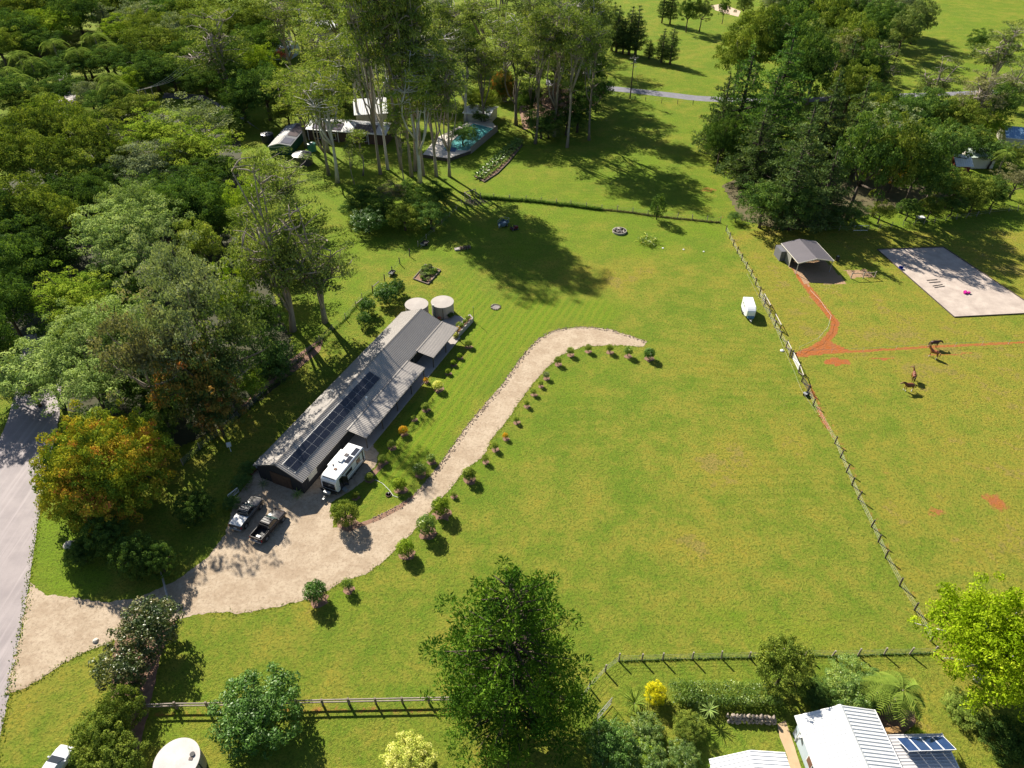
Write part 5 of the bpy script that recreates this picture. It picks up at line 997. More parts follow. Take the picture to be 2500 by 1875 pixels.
# electric lines in the horse paddock
def line(name, label, pts, z, m, r=.016, posts=True, cat='fence wire'):
    pts = [Vector((p.x,p.y,0)) for p in pts]; e = empty(name, pts[0], 0, label, cat); mb = MB()
    for a, b_ in zip(pts, pts[1:]): mb.tube([a-pts[0]+Vector((0,0,z)), (a+b_)/2-pts[0]+Vector((0,0,z-.05)), b_-pts[0]+Vector((0,0,z))], r, 4, False)
    mb.build('tape', m, e)
    if posts:
        for p in pts: MB().tube([p-pts[0], p-pts[0]+Vector((0,0,z+.1))], .022, 6).build('stake', M_WHITE, e)
line('electric_line', 'thin white electric line along the straight red track', along([G(*Q8(x, y)) for x, y in ((320,1398),(850,1378),(1400,1345),(2300,1305))], 5.5), .8, M_TAPE, .02)
line('electric_line', 'curved white electric line beside the winding red track', [G(*Q8(x, y)) for x, y in ((400,885),(480,970),(575,1105),(550,1195),(470,1290),(310,1370))], .8, M_TAPE, .02)
# far fence and power pole by the road
fence('sparse posts along the far road verge', [G(*Q3(x, y)) for x, y in ((880,800),(945,850),(1070,845),(1160,852),(1295,870),(1430,878),(1560,885))], 1.4, M_DPOST, .16, (.6,1.1))
pp_ = G(*Q3(1030,832)); po = empty('power_pole', pp_, R_(15), 'timber power pole with crossarm and transformer beside the far road', 'power pole'); ph_ = hgt(*Q3(1030,832), Q3(0,468)[1])
MB().tube([(0,0,-.2),(0,0,ph_)], [.2,.13], 10).build('pole', M_DPOST, po); MB().bar((-1.4,0,ph_-.8), (1.4,0,ph_-.8), .12, .16).build('crossarm', M_POST, po); MB().bar((-1.1,0,ph_-2.2), (1.1,0,ph_-2.2), .1, .14).build('crossarm', M_POST, po)
MB().cyl(.45,.2,ph_-2.1,ph_-1.2,.28,12).build('transformer', M_STEEL, po); MB().tube([(0,0,ph_-3.4),(1.1,-.3,ph_-3.1)], .04, 6).build('lamp_arm', M_STEEL, po)
for x in (-1.2,-.4,.4,1.2): MB().cyl(x,0,ph_-.72,ph_-.5,.06,8).build('insulator', M_WHITE, po)
MB().tube([(.15,0,ph_-2.5),(3.3,-.6,0)], .02, 5).build('stay_wire', M_WIRE, po)
# twin pole frame and wires at the upper left
fa, fb = G(*Q1(1220,935)), G(*Q1(1325,905)); hh = hgt(*Q1(1220,935), Q1(0,765)[1]); pf_ = empty('twin_power_pole', fa, 0, 'twin-pole power frame with four wires in the left woodland', 'power pole'); d_ = fb-fa
for p in (Vector((0,0,0)), d_*.5, d_): MB().tube([p, p+Vector((0,0,hh))], .13, 8).build('pole', M_POST, pf_)
MB().bar(Vector((-.4,0,hh)), d_+Vector((.4,0,hh)), .2, .2).build('crossarm', M_POST, pf_)
for k in range(4):
    p = d_*(k/3)+Vector((0,0,hh+.1)); q = G(*Q1(1560+k*18,520+k*12), hh+4)-fa; mb = MB(); mb.tube([p.lerp(q, s)+Vector((0,0,-1.3*math.sin(math.pi*s))) for s in np.linspace(0,1,9)], .035, 4, False); mb.build('wire', M_TAPE, pf_)
# gate at the drive, white trestle gate by the utes
g0, g1 = G(353,1247), G(368,1308); gate('open steel farm gate standing across the drive entrance', g0, g1, 1.2, 5, M_STEEL, .03, None, False)
wg_ = G(*Q10(208,1110)), G(*Q10(290,1045)); e = gate('small white slatted gate panel standing beside the silver-tray ute', wg_[0], wg_[1], 1.0, 2, M_WHITE, .035, None, False, name='slat_gate')
d_ = wg_[1]-wg_[0]
for k in range(1, 8): MB().bar(d_*(k/8)+Vector((0,0,.2)), d_*(k/8)+Vector((0,0,1.0)), .05, .05).build('slat', M_WHITE, e)
# chain-link fence and open gate at the bottom
cl = [G(*Q13(x, y)) for x, y in ((748,1262),(762,1360),(775,1450),(785,1540),(800,1650))]; e = fence('dark chain-link fence running off the bottom edge', cl, 1.5, M_DPOST, .07, (.1,.5,.9,1.3), wirer=.015, name='chain_link_fence', lean=0)
mb = MB()
for a, b_ in zip(cl, cl[1:]):
    for k in range(10):
        p, q = a.lerp(b_, k/10)-cl[0], a.lerp(b_, (k+1)/10)-cl[0]; mb.tube([p, q+Vector((0,0,1.45))], .005, 3, False); mb.tube([p+Vector((0,0,1.45)), q], .005, 3, False)
mb.build('mesh', M_WIRE, e)
ge = gate('tubular wire gate standing open at the chain-link fence', G(*Q13(752,1260)), G(*Q13(870,1120)), 1.4, 3, M_STEEL, .025, None, False, name='wire_gate'); mb = MB(); d_ = G(*Q13(870,1120))-G(*Q13(752,1260))
for k in range(12): mb.tube([d_*(k/12)+Vector((0,0,.2)), d_*((k+1)/12)+Vector((0,0,1.4))], .006, 3, False); mb.tube([d_*(k/12)+Vector((0,0,1.4)), d_*((k+1)/12)+Vector((0,0,.2))], .006, 3, False)
mb.build('mesh', M_WIRE, ge)
# arbor at the corner of the upper lawn
ac = G(*Q6(1845,105)); e = empty('timber_arbor', ac, .1, 'open timber frame over a pile of cut branches on the upper lawn', 'frame')
q4 = [G(*Q6(x, y))-ac for x, y in ((1785,80),(1825,118),(1915,90),(1880,55))]
for p in q4: MB().box(p.x-.09,p.x+.09,p.y-.09,p.y+.09,0,1.5).build('post', M_POST, e)
for i in (3, 0): MB().bar(q4[i]+Vector((0,0,1.46)), q4[(i+1) % 4]+Vector((0,0,1.46)), .1, .16).build('rail', M_POST, e)
rs = np.random.RandomState(4); mb = MB()
for k in range(120):
    p = np.array([ac.x+.1, ac.y-1.0, .15])+rs.randn(3)*np.array([1.3,.8,.14]); d = rs.randn(3)*np.array([.5,.5,.15]); p[2] = max(.05, p[2]); mb.tube([p-d, p+d], .03, 4)
tag(mb.build('branch_pile', M_WOOD), 'pile of cut brown branches under the timber frame', 'pile', kind='stuff')
# ================================================================== vehicles
M_TYRE = pmat('tyre', (.02,.02,.02), (.03,.03,.03), 4, .85); M_RIM = pmat('alloy', (.45,.45,.47), None, 3, .3, .5, .8)
M_RED = pmat('tail_lamp', (.42,.02,.02), None, 3, .25); M_LAMP = glassmat('lamp_lens', (.7,.7,.7), .1)
def paint(name, c, rough=.25): return pmat(name, c, c, 2, rough, .5, 0, fine=0, coat=.6)
def wheel(e, x, y, r=.39, w=.26):
    s = 1 if x > 0 else -1; o = MB().tube([(x-s*w*.5,y,r),(x-s*w*.4,y,r),(x+s*w*.4,y,r),(x+s*w*.5,y,r)], [r*.9,r,r,r*.9], 20).build('wheel', M_TYRE, e)
    mb = MB(); mb.tube([(x+s*w*.45,y,r),(x+s*(w*.5+.012),y,r)], [r*.62,r*.6], 16)
    for k in range(5): a = k*1.257; mb.bar((x+s*(w*.5+.014),y,r), (x+s*(w*.5+.014),y+math.cos(a)*r*.58,r+math.sin(a)*r*.58), .02, .07)
    mb.build('rim', M_RIM, o)
def sect(y, w, zb, zt, c=.10): return [(-w*.9,y,zb),(w*.9,y,zb),(w,y,zb+.14),(w,y,zt-c),(w*.9,y,zt),(-w*.9,y,zt),(-w,y,zt-c),(-w,y,zb+.14)]
def glassq(pts, d, m=None): pts = [Vector(p) for p in pts]; d = Vector(d); mb = MB(); mb.hexa([p-d*.5 for p in pts], [p+d for p in pts]); return mb
def ute(loc, rz, m, label, cover=None, bars=True):
    e = empty('pickup_ute', loc, rz, label, 'ute', 'utes parked at the shed')
    # body: nose (+y) to cab back
    MB().loft([sect(2.62,.72,.48,.86), sect(2.55,.86,.42,1.0), sect(2.2,.94,.40,1.09), sect(1.3,.95,.40,1.15), sect(1.0,.95,.40,1.17), sect(-.75,.95,.40,1.17)]).build('body', m, e, True, .02)
    for x0, x1 in ((-.95,-.84),(.84,.95)): MB().box(x0,x1,-2.6,-.752,.5,1.17).build('tray_side', m, e, bevel=.03)
    MB().box(-.838,.838,-2.62,-2.54,.55,1.15).build('tailgate', m, e, bevel=.02); MB().box(-.838,.838,-2.538,-.752,.5,.62).build('tray_floor', M_BLACK, e)
    cb = [(-.88,1.12,1.16),(.88,1.12,1.16),(.88,-.78,1.16),(-.88,-.78,1.16)][::-1]; ct = [(-.68,.42,1.74),(.68,.42,1.74),(.70,-.58,1.76),(-.70,-.58,1.76)][::-1]
    MB().hexa(cb, ct).build('cabin', m, e, bevel=.05)
    L = lambda i, j, a, b_: Vector(cb[i]).lerp(Vector(cb[j]), a).lerp(Vector(ct[i]).lerp(Vector(ct[j]), a), b_)
    n = lambda q: (q[1]-q[0]).cross(q[2]-q[1]).normalized()*.012
    # corners reversed: 0 rear-left,1 rear-right,2 front-right,3 front-left
    q = [L(2,3,.06,.06), L(2,3,.94,.06), L(2,3,.94,.92), L(2,3,.06,.92)]; glassq(q, n(q)).build('windscreen', pmat('windscreen_glass', (.10,.16,.15), None, 3, .05, .9), e)
    q = [L(0,1,.1,.3), L(0,1,.9,.3), L(0,1,.9,.9), L(0,1,.1,.9)]; glassq(q, n(q)).build('rear_window', M_GLASS, e)
    for (i, j) in ((1,2),(3,0)):
        for (a, b_) in ((.08,.44),(.48,.86)):
            if i == 3: a, b_ = 1-b_, 1-a
            q = [L(i,j,a,.15), L(i,j,b_,.15), L(i,j,b_,.9), L(i,j,a,.9)]; glassq(q, n(q)).build('side_window', M_GLASS, e)
    for x in (-.86,.86):
        for y in (1.72,-1.72): wheel(e, x, y)
        s = 1 if x > 0 else -1
        for y in (1.72,-1.72): MB().tube([(s*.90,y,.40),(s*.965,y,.40)], [.50,.49], 18).build('wheel_arch', M_BLACK, e)
        MB().box(min(s*.9,s*1.12),max(s*.9,s*1.12),.86,1.0,1.2,1.36).build('mirror', M_BLACK, e, bevel=.02)
        MB().box(min(s*.58,s*.85),max(s*.58,s*.85),2.50,2.58,.80,.94).build('headlight', M_LAMP, e); MB().box(min(s*.86,s*.96),max(s*.86,s*.96),-2.64,-2.54,.72,1.05).build('tail_light', M_RED, e)
    MB().box(-.82,.82,2.56,2.74,.42,.66).build('bumper', M_BLACK, e, bevel=.04); MB().box(-.85,.85,-2.78,-2.63,.42,.58).build('bumper', M_STEEL, e, bevel=.02); MB().box(-.22,.22,-2.652,-2.622,.66,.78).build('number_plate', M_WHITE, e)
    MB().box(-.5,.5,2.6,2.68,.70,.92).build('grille', M_BLACK, e)
    if bars:
        for y in (.25,-.15,-.45): MB().bar((-.66,y,1.80), (.66,y,1.80), .05, .035).build('roof_bar', M_BLACK, e)
    if cover: MB().box(-.90,.90,-2.56,-.78,1.172,1.20).build('tray_cover', cover, e, bevel=.012); MB().bar((-.8,-.86,1.22), (.8,-.86,1.22), .09, .06).build('tray_bar', M_BLACK, e)
    else:
        for x in (-.8,.8): MB().tube([(x,-2.3,1.2),(x,-1.1,1.22),(x*.85,-.8,1.62)], .035, 8).build('sports_bar', M_BLACK, e)
        MB().tube([(-.68,-.8,1.62),(.68,-.8,1.62)], .035, 8).build('sports_bar', M_BLACK, e); MB().box(-.3,.25,-2.2,-1.9,.62,.85).build('tool_box', M_WHITE, e)
    return e
def rz_to(dx, dy): return math.atan2(dy, dx)-math.pi/2
ute((-35.15,61.55,0), rz_to(1.6,5.17), paint('gunmetal_paint', (.085,.078,.075)), 'grey ute with a silver flat tray cover parked on the gravel', metal('silver_cover', (.72,.70,.68), .3))
ute((-31.70,59.5,0), rz_to(2.08,5.0), paint('bronze_black_paint', (.045,.034,.030)), 'black-bronze ute with an open empty tray parked nearer the lawn')
# caravan
cv = empty('caravan', (-23.55,68.85,0), math.atan2(SHB.y, SHB.x), 'white caravan with dark rounded nose parked beside the long shed', 'caravan')
M_CVW = paint('caravan_white', (.80,.81,.82), .3); M_CVD = paint('caravan_black', (.022,.020,.022), .2)
def cs(y, zb, zt, w=1.25, r=.10): return [(-w,y,zb),(w,y,zb),(w,y,zt-r),(w-r,y,zt),(-w+r,y,zt),(-w,y,zt-r)]
MB().loft([cs(-3.55,.95,1.9,1.2), cs(-3.42,.62,2.45,1.23), cs(-3.15,.56,2.78), cs(-2.8,.55,2.92), cs(3.45,.55,2.95), cs(3.5,.6,2.9)]).build('body', M_CVW, cv, False, .03)
MB().hexa([(-1.02,-3.59,1.0),(1.02,-3.59,1.0),(1.02,-3.50,1.0),(-1.02,-3.50,1.0)],[(-1.02,-3.58,1.9),(1.02,-3.58,1.9),(1.02,-3.4,1.9),(-1.02,-3.4,1.9)]).build('nose_panel', M_CVD, cv, bevel=.04)
MB().hexa([(-1.0,-3.585,1.92),(1.0,-3.585,1.92),(1.0,-3.42,1.92),(-1.0,-3.42,1.92)],[(-.95,-3.18,2.80),(.95,-3.18,2.80),(.95,-3.1,2.74),(-.95,-3.1,2.74)]).build('nose_panel', M_CVD, cv, bevel=.04)
for k, x in enumerate((-.36,-.14,.10,.32)):     # small bright maker's marks, too small to read
    MB().bar((x,-3.475,2.20),(x+.13,-3.47,2.225),.02,.05).build('badge', M_RIM, cv)
MB().box(-1.26,1.26,-3.4,3.48,.35,.56).build('chassis_skirt', M_BLACK, cv)
MB().box(-1.75,-1.26,-1.1,2.3,.75,2.55).build('slide_out', M_CVW, cv, bevel=.04)
MB().box(1.252,1.275,-3.0,3.3,1.28,1.33).build('side_stripe', M_BLACK, cv); MB().box(1.252,1.275,-2.9,3.4,.62,.9).build('side_stripe', pmat('silver_stripe', (.45,.46,.48), None, 3, .35), cv)
for (a, b_, z0_, z1_) in ((-1.3,.3,1.55,2.15),(1.4,2.3,1.45,2.25)): MB().box(1.252,1.29,a,b_,z0_,z1_).build('window', M_GLASS, cv, bevel=.01)
dv = MB().box(1.252,1.285,-2.75,-2.05,.62,2.5).build('door', M_CVD, cv); MB().box(1.286,1.30,-2.65,-2.15,1.5,2.35).build('door_window', M_GLASS, dv); MB().hexa([(1.27,-2.04,.65),(1.95,-1.75,.65),(1.93,-1.71,.65),(1.25,-2.0,.65)],[(1.27,-2.04,2.45),(1.95,-1.75,2.45),(1.93,-1.71,2.45),(1.25,-2.0,2.45)]).build('open_door', M_CVD, cv)
sp = MB().box(1.3,1.75,-2.7,-2.1,.42,.47).build('step', M_STEEL, cv); MB().box(1.5,1.95,-2.7,-2.1,.2,.25).build('lower_tread', M_STEEL, sp)
MB().box(1.26,1.40,-2.0,3.3,2.70,2.84).build('awning_roll', M_CVD, cv, bevel=.03); MB().box(1.253,1.30,2.95,3.15,.8,2.6).build('tail_trim', M_BLACK, cv)
MB().box(-.55,.15,-.3,.55,2.96,3.16).build('air_conditioner', M_WHITE, cv, bevel=.08)
for (a, b_) in ((-.05,1.3),(1.55,3.0)): MB().box(.38,1.02,a,b_,2.965,3.0).build('solar_panel', M_SOLAR, cv); 
MB().box(-.35,.2,1.0,1.55,2.96,3.03).build('roof_hatch', pmat('tinted_hatch', (.12,.10,.10), None, 3, .2), cv, bevel=.02); MB().box(-.2,.25,-1.8,-1.4,2.945,3.01).build('roof_hatch', pmat('bronze_hatch', (.22,.13,.09), None, 3, .2), cv, bevel=.02)
MB().box(-.75,-.62,-1.2,-1.0,2.94,3.12).build('antenna', M_WOODB, cv)
MB().box(-1.1,.9,-.62,-.6,2.955,2.975).build('roof_seam', M_STEEL, cv)
for y in (.05,.95):
    for x in (-1.12,1.12): wheel(cv, x, y, .36, .22)
MB().tube([(-.75,-3.3,.5),(0,-5.0,.5)], .05, 8).build('drawbar', M_BLACK, cv); MB().tube([(.75,-3.3,.5),(0,-5.0,.5)], .05, 8).build('drawbar', M_BLACK, cv)
MB().tube([(0,-4.9,.02),(0,-4.9,.75)], .05, 8).build('jockey_stand', M_STEEL, cv); MB().box(-.12,.12,-5.25,-4.95,.46,.56).build('coupling', M_STEEL, cv)
MB().tube([(-1.3,-3.85,.75),(-.8,-4.05,.72),(0,-4.1,.72),(.8,-4.05,.72),(1.3,-3.85,.75)], .06, 8).build('stone_guard', M_BLACK, cv); MB().hexa([(-1.28,-3.84,.5),(1.28,-3.84,.5),(1.28,-3.8,.5),(-1.28,-3.8,.5)],[(-1.28,-3.9,1.0),(1.28,-3.9,1.0),(1.28,-3.86,1.0),(-1.28,-3.86,1.0)]).build('stone_guard', M_BLACK, cv)
MB().box(-.5,.5,-4.35,-3.95,.55,.95).build('tool_box', M_STEEL, cv, bevel=.03)
# horse float
hf = empty('horse_float', (43.6,109.5,0), R_(-4), 'white horse float parked beside the paddock fence', 'horse trailer'); M_FLW = paint('float_white', (.82,.83,.85), .25)
MB().loft([cs(-2.15,1.0,1.5,.55), cs(-2.0,.75,1.9,.75), cs(-1.6,.5,2.12,.86), cs(-1.15,.42,2.3,.92), cs(1.95,.42,2.38,.93), cs(2.05,.45,2.34,.9)]).build('body', M_FLW, hf, False, .05)
q = [Vector(p) for p in ((-.55,-1.86,1.62),(.55,-1.86,1.62),(.6,-1.58,2.0),(-.6,-1.58,2.0))]; n_ = (q[1]-q[0]).cross(q[2]-q[1]).normalized()*.02; MB().hexa([p+n_*1.2 for p in q], [p+n_*3.2 for p in q]).build('front_window', M_GLASS, hf)
for (a, b_) in ((.55,1.0),(-.5,-.05)): MB().box(-.955,-.925,a,b_,1.75,1.95).build('side_window', M_GLASS, hf)
MB().box(-.952,-.93,-1.0,1.9,.42,.55).build('side_trim', M_STEEL, hf)
for y in (-.05,.75):
    for x in (-.95,.95): wheel(hf, x, y, .33, .2)
for s in (-1,1): MB().box(min(s*.86,s*1.1),max(s*.86,s*1.1),-.5,1.2,.68,.74).build('mudguard', M_STEEL, hf, bevel=.02)
MB().tube([(-.6,-1.5,.45),(0,-3.2,.45)], .05, 8).build('drawbar', M_STEEL, hf); MB().tube([(.6,-1.5,.45),(0,-3.2,.45)], .05, 8).build('drawbar', M_STEEL, hf); MB().tube([(0,-3.1,.02),(0,-3.1,.8)], .04, 8).build('jockey_stand', M_STEEL, hf)
MB().box(-.6,.6,-2.3,-2.05,.5,.85).build('tool_locker', pmat('blue_locker', (.10,.25,.45), None, 3, .4), hf)
# silver car at the bottom left: front end in view
cp = G(128,1652); ca = empty('parked_car', (cp.x,cp.y-.6,0), R_(-12), 'silver-white car on the grass cut off by the bottom edge', 'car'); M_SIL = paint('silver_paint', (.62,.64,.70), .2)
MB().loft([sect(2.15,.62,.45,.78), sect(2.0,.80,.38,.90), sect(1.5,.87,.32,1.0), sect(.9,.89,.30,1.05), sect(-1.8,.89,.30,1.08), sect(-2.1,.8,.4,1.0)]).build('body', M_SIL, ca, True, .02)
cb = [(-.80,-1.7,1.04),(.80,-1.7,1.04),(.82,1.0,1.02),(-.82,1.0,1.02)]; ct = [(-.6,-1.0,1.46),(.6,-1.0,1.46),(.62,.15,1.45),(-.62,.15,1.45)]
MB().hexa(cb, ct).build('cabin', M_SIL, ca, bevel=.06)
q = [Vector(p) for p in ((-.72,.93,1.09),(.72,.93,1.09),(.58,.24,1.43),(-.58,.24,1.43))]; n_ = (q[1]-q[0]).cross(q[2]-q[1]).normalized(); n_ = n_ if n_.z > 0 else -n_
MB().hexa([p for p in q], [p+n_*.03 for p in q]).build('windscreen', M_GLASS, ca)
for s in (-1,1):
    for y in (1.3,-1.3): wheel(ca, s*.8, y, .33, .22)
    MB().box(min(s*.45,s*.74),max(s*.45,s*.74),2.0,2.1,.68,.82).build('headlight', M_LAMP, ca); MB().box(min(s*.86,s*1.02),max(s*.86,s*1.02),.65,.8,1.02,1.14).build('mirror', M_SIL, ca, bevel=.02)
# blue box trailer, ride-on mower, small cart, cube trailer by the fence
ZT = tl(1130,460,6.345)
bt_ = G(*ZT(630,575)); e = empty('box_trailer', bt_, R_(-28), 'blue-grey box trailer with cage rails in the tree shadow', 'trailer'); M_BLG = pmat('blue_grey_steel', (.10,.17,.20), (.08,.13,.16), 2, .5)
MB().box(-.8,.8,-1.2,1.2,.45,.53).build('floor', M_BLG, e)
for a in ((-.8,-.76,-1.2,1.2),(.76,.8,-1.2,1.2),(-.76,.76,-1.2,-1.16),(-.76,.76,1.16,1.2)): MB().box(*a,.53,.9).build('side_panel', M_BLG, e)
for x in (-.78,.78):
    for y in (-1.15,0,1.15): MB().box(x-.025,x+.025,y-.025,y+.025,.9,1.5).build('cage_post', M_STEEL, e)
    MB().box(x-.02,x+.02,-1.15,1.15,1.46,1.5).build('cage_rail', M_STEEL, e); wheel(e, x*1.16, -.1, .32, .18)
for y in (-1.15,1.15): MB().box(-.76,.76,y-.02,y+.02,1.465,1.505).build('cage_rail', M_STEEL, e)
MB().tube([(-.4,-1.2,.45),(0,-2.3,.45)], .045, 6).build('drawbar', M_BLG, e); MB().tube([(.4,-1.2,.45),(0,-2.3,.45)], .045, 6).build('drawbar', M_BLG, e); MB().tube([(-.25,-1.55,.75),(-.1,-1.55,.75)], [.3,.3], 14).build('spare_wheel', M_WHITE, e)
tag(blob('sack', bt_+Vector((.25,0,.78)), .35, M_WHITE, None, None, .7), 'white sack lying in the blue-grey box trailer', 'sack')
mp_ = G(*ZT(795,640)); e = empty('ride_on_mower', mp_, R_(-60), 'dark red ride-on mower beside the box trailer', 'mower'); M_DRED = pmat('dark_red_paint', (.16,.015,.02), None, 2, .35)
MB().loft([sect(.95,.22,.35,.6,.05), sect(.85,.28,.3,.78,.06), sect(.2,.30,.3,.82,.06)]).build('bonnet', M_DRED, e); MB().box(-.4,.4,-.9,.2,.3,.5).build('body', M_DRED, e, bevel=.05); MB().box(-.25,.25,-.7,-.25,.5,.62).build('seat', M_BLACK, e, bevel=.04); MB().box(-.25,.25,-.78,-.68,.55,.98).build('backrest', M_BLACK, e, bevel=.04)
MB().tube([(0,.1,.75),(0,-.08,1.02)], .03, 6).build('steering_column', M_BLACK, e); MB().tube([(0,-.07,1.0),(0,-.1,1.03)], [.2,.2], 14).build('steering_wheel', M_BLACK, e); MB().box(-.6,.6,-.35,.45,.12,.26).build('mower_deck', M_BLACK, e, bevel=.05)
for (x, y, r) in ((-.42,-.6,.27),(.42,-.6,.27),(-.38,.7,.2),(.38,.7,.2)): wheel(e, x, y, r, .18)
def cart(p, rz, label, s=1.):
    e = empty('garden_cart', p, rz, label, 'cart'); MB().box(-.55*s,.55*s,-.8*s,.8*s,.3,.36).build('floor', M_BLACK, e)
    for a in ((-.55,-.5,-.8,.8),(.5,.55,-.8,.8),(-.5,.5,-.8,-.75),(-.5,.5,.75,.8)): MB().box(*[v*s for v in a],.36,.66).build('side_panel', M_STEEL if a[2] < -.79 and a[3] < 0 else M_BLACK, e)
    MB().box(-.45*s,.45*s,-.7*s,.7*s,.37,.5).build('load', M_BLACK, e)
    for x in (-.6*s,.6*s): wheel(e, x, 0, .2, .1)
    MB().tube([(0,-.8*s,.33),(0,-1.5*s,.3)], .03, 6).build('drawbar', M_STEEL, e)
ZV = tl(940,580,4.881)
cart(G(*ZV(472,90)), R_(-25), 'small black cart in the shade near the pale posts', 1.1); cart(G(*ZV(85,440)), R_(-20), 'small black box cart against the fence behind the vegetable bed', .9)
# ================================================================== horses
def horse(loc, rz, m, mm, label, neck=(1.0,.0), turn=0., hoof=None, stride=0.):
    """neck: height of the poll relative to standing pose, reach; turn: sideways head turn"""
    e = empty('horse', loc, rz, label, 'horse', 'horses in the paddock')
    V = []; E = []; RR = []
    def node(p, r, par=None):
        V.append(p); RR.append(r); i = len(V)-1
        if par is not None: E.append((par, i))
        return i
    mid = node((-.05,0,1.22), (.31,.33)); ch = node((.42,0,1.22), (.28,.34), mid); pe = node((-.55,0,1.28), (.29,.31), mid); rp = node((-.80,0,1.22), (.20,.22), pe)
    nz, nx_ = neck
    P0 = Vector((.66,0,1.36)); pol = Vector((1.02+.28*nx_, turn*.35, 1.0+.95*nz)); nm = (P0+pol)/2+Vector((0,turn*.04,.06))
    n1 = node(tuple(P0), (.17,.24), ch); n2 = node(tuple(nm), (.11,.17), n1); n3 = node(tuple(pol), (.095,.12), n2)
    hd = Vector((.75*(1-abs(turn)*.6), turn*.75, -.42 if nz > .3 else -.8)).normalized()
    h1 = node(tuple(pol+hd*.24), (.085,.11), n3); node(tuple(pol+hd*.54), (.055,.062), h1)
    for s in (-1,1):
        k = stride*s
        a = node((-.62,s*.15,1.05), (.15,.17), pe); a = node((-.52+k*.1,s*.17,.86), (.10,.13), a); a = node((-.76+k*.25,s*.16,.52), (.055,.065), a); a = node((-.70+k*.35,s*.16,.14), (.038,.042), a); node((-.64+k*.35,s*.16,.03), (.05,.055), a)
        a = node((.44,s*.15,1.0), (.11,.13), ch); a = node((.44-k*.1,s*.17,.80), (.075,.085), a); a = node((.46-k*.2,s*.16,.46), (.05,.055), a); a = node((.45-k*.3,s*.16,.13), (.036,.04), a); node((.50-k*.3,s*.16,.03), (.05,.055), a)
    me = bpy.data.meshes.new('body'); me.from_pydata(V, E, []); o = bpy.data.objects.new('tmp', me); COL.objects.link(o)
    sk_ = o.modifiers.new('s', 'SKIN'); sk_.use_smooth_shade = True
    for i, v in enumerate(me.skin_vertices[0].data): v.radius = RR[i]; v.use_root = (i == 0)
    o.modifiers.new('u', 'SUBSURF').levels = 1
    dg = bpy.context.evaluated_depsgraph_get(); bm_ = bpy.data.meshes.new_from_object(o.evaluated_get(dg)); bpy.data.objects.remove(o)
    bm_.materials.clear(); bm_.materials.append(m); b = bpy.data.objects.new('body', bm_); COL.objects.link(b); b.parent = e
    MB().tube([(-.88,0,1.32),(-1.0,0,1.15),(-1.02,0,.8),(-.98,0,.45)], [.05,.08,.08,.02], 8).build('tail', mm, e, True)
    MB().tube([tuple(P0+Vector((-.05,0,.22))), tuple(nm+Vector((-.06,0,.16))), tuple(pol+Vector((-.02,0,.11))), tuple(pol+hd*.12+Vector((0,0,.07)))], [.03,.06,.06,.02], 6).build('mane', mm, e, True)
    for s in (-1,1): MB().tube([tuple(pol+Vector((0,s*.06,.08))), tuple(pol+Vector((.02,s*.08,.24)))], [.04,.01], 6).build('ear', m, e)
    if hoof:
        for x, y in ((.50-stride*-.3,-.16),(.50-stride*.3,.16),(-.64+stride*-.35,-.16),(-.64+stride*.35,.16)): MB().tube([(x-.02,y,.0),(x-.03,y,.2)], [.062,.05], 10).build('sock', hoof, e)
    return e
ZQ = tl(2140,800,8.508)
def coat(name, a, b_): return pmat(name, a, b_, 2, .45, .4, fine=.05)
M_BAY, M_CHE, M_BR, M_MANE = coat('dark_bay_coat', (.055,.020,.018), (.035,.014,.014)), coat('chestnut_coat', (.34,.115,.045), (.25,.08,.03)), coat('bay_coat', (.19,.060,.028), (.12,.038,.02)), coat('dark_mane', (.02,.012,.012), (.03,.018,.016))
horse(G(*ZQ(1170,415)), R_(2), M_BAY, M_MANE, 'dark bay horse with lowered head, furthest of the four', (.28,.55))
hh_ = G(*ZQ(1155,610)); horse(hh_, R_(133), M_CHE, coat('flaxen_mane', (.40,.20,.10), (.30,.14,.07)), 'chestnut horse with a white blaze in front of the dark bay', (1.0,.1), .35, M_WHITE)
horse(G(*ZQ(735,1090)), R_(72), M_BR, M_MANE, 'bay horse seen from behind with its head turned left', (1.0,0), .75)
horse(G(*ZQ(640,1305)), R_(176), M_BR, M_MANE, 'bay horse standing sideways with neck stretched left, nearest of the four', (.62,.45), 0, M_WHITE, .35)
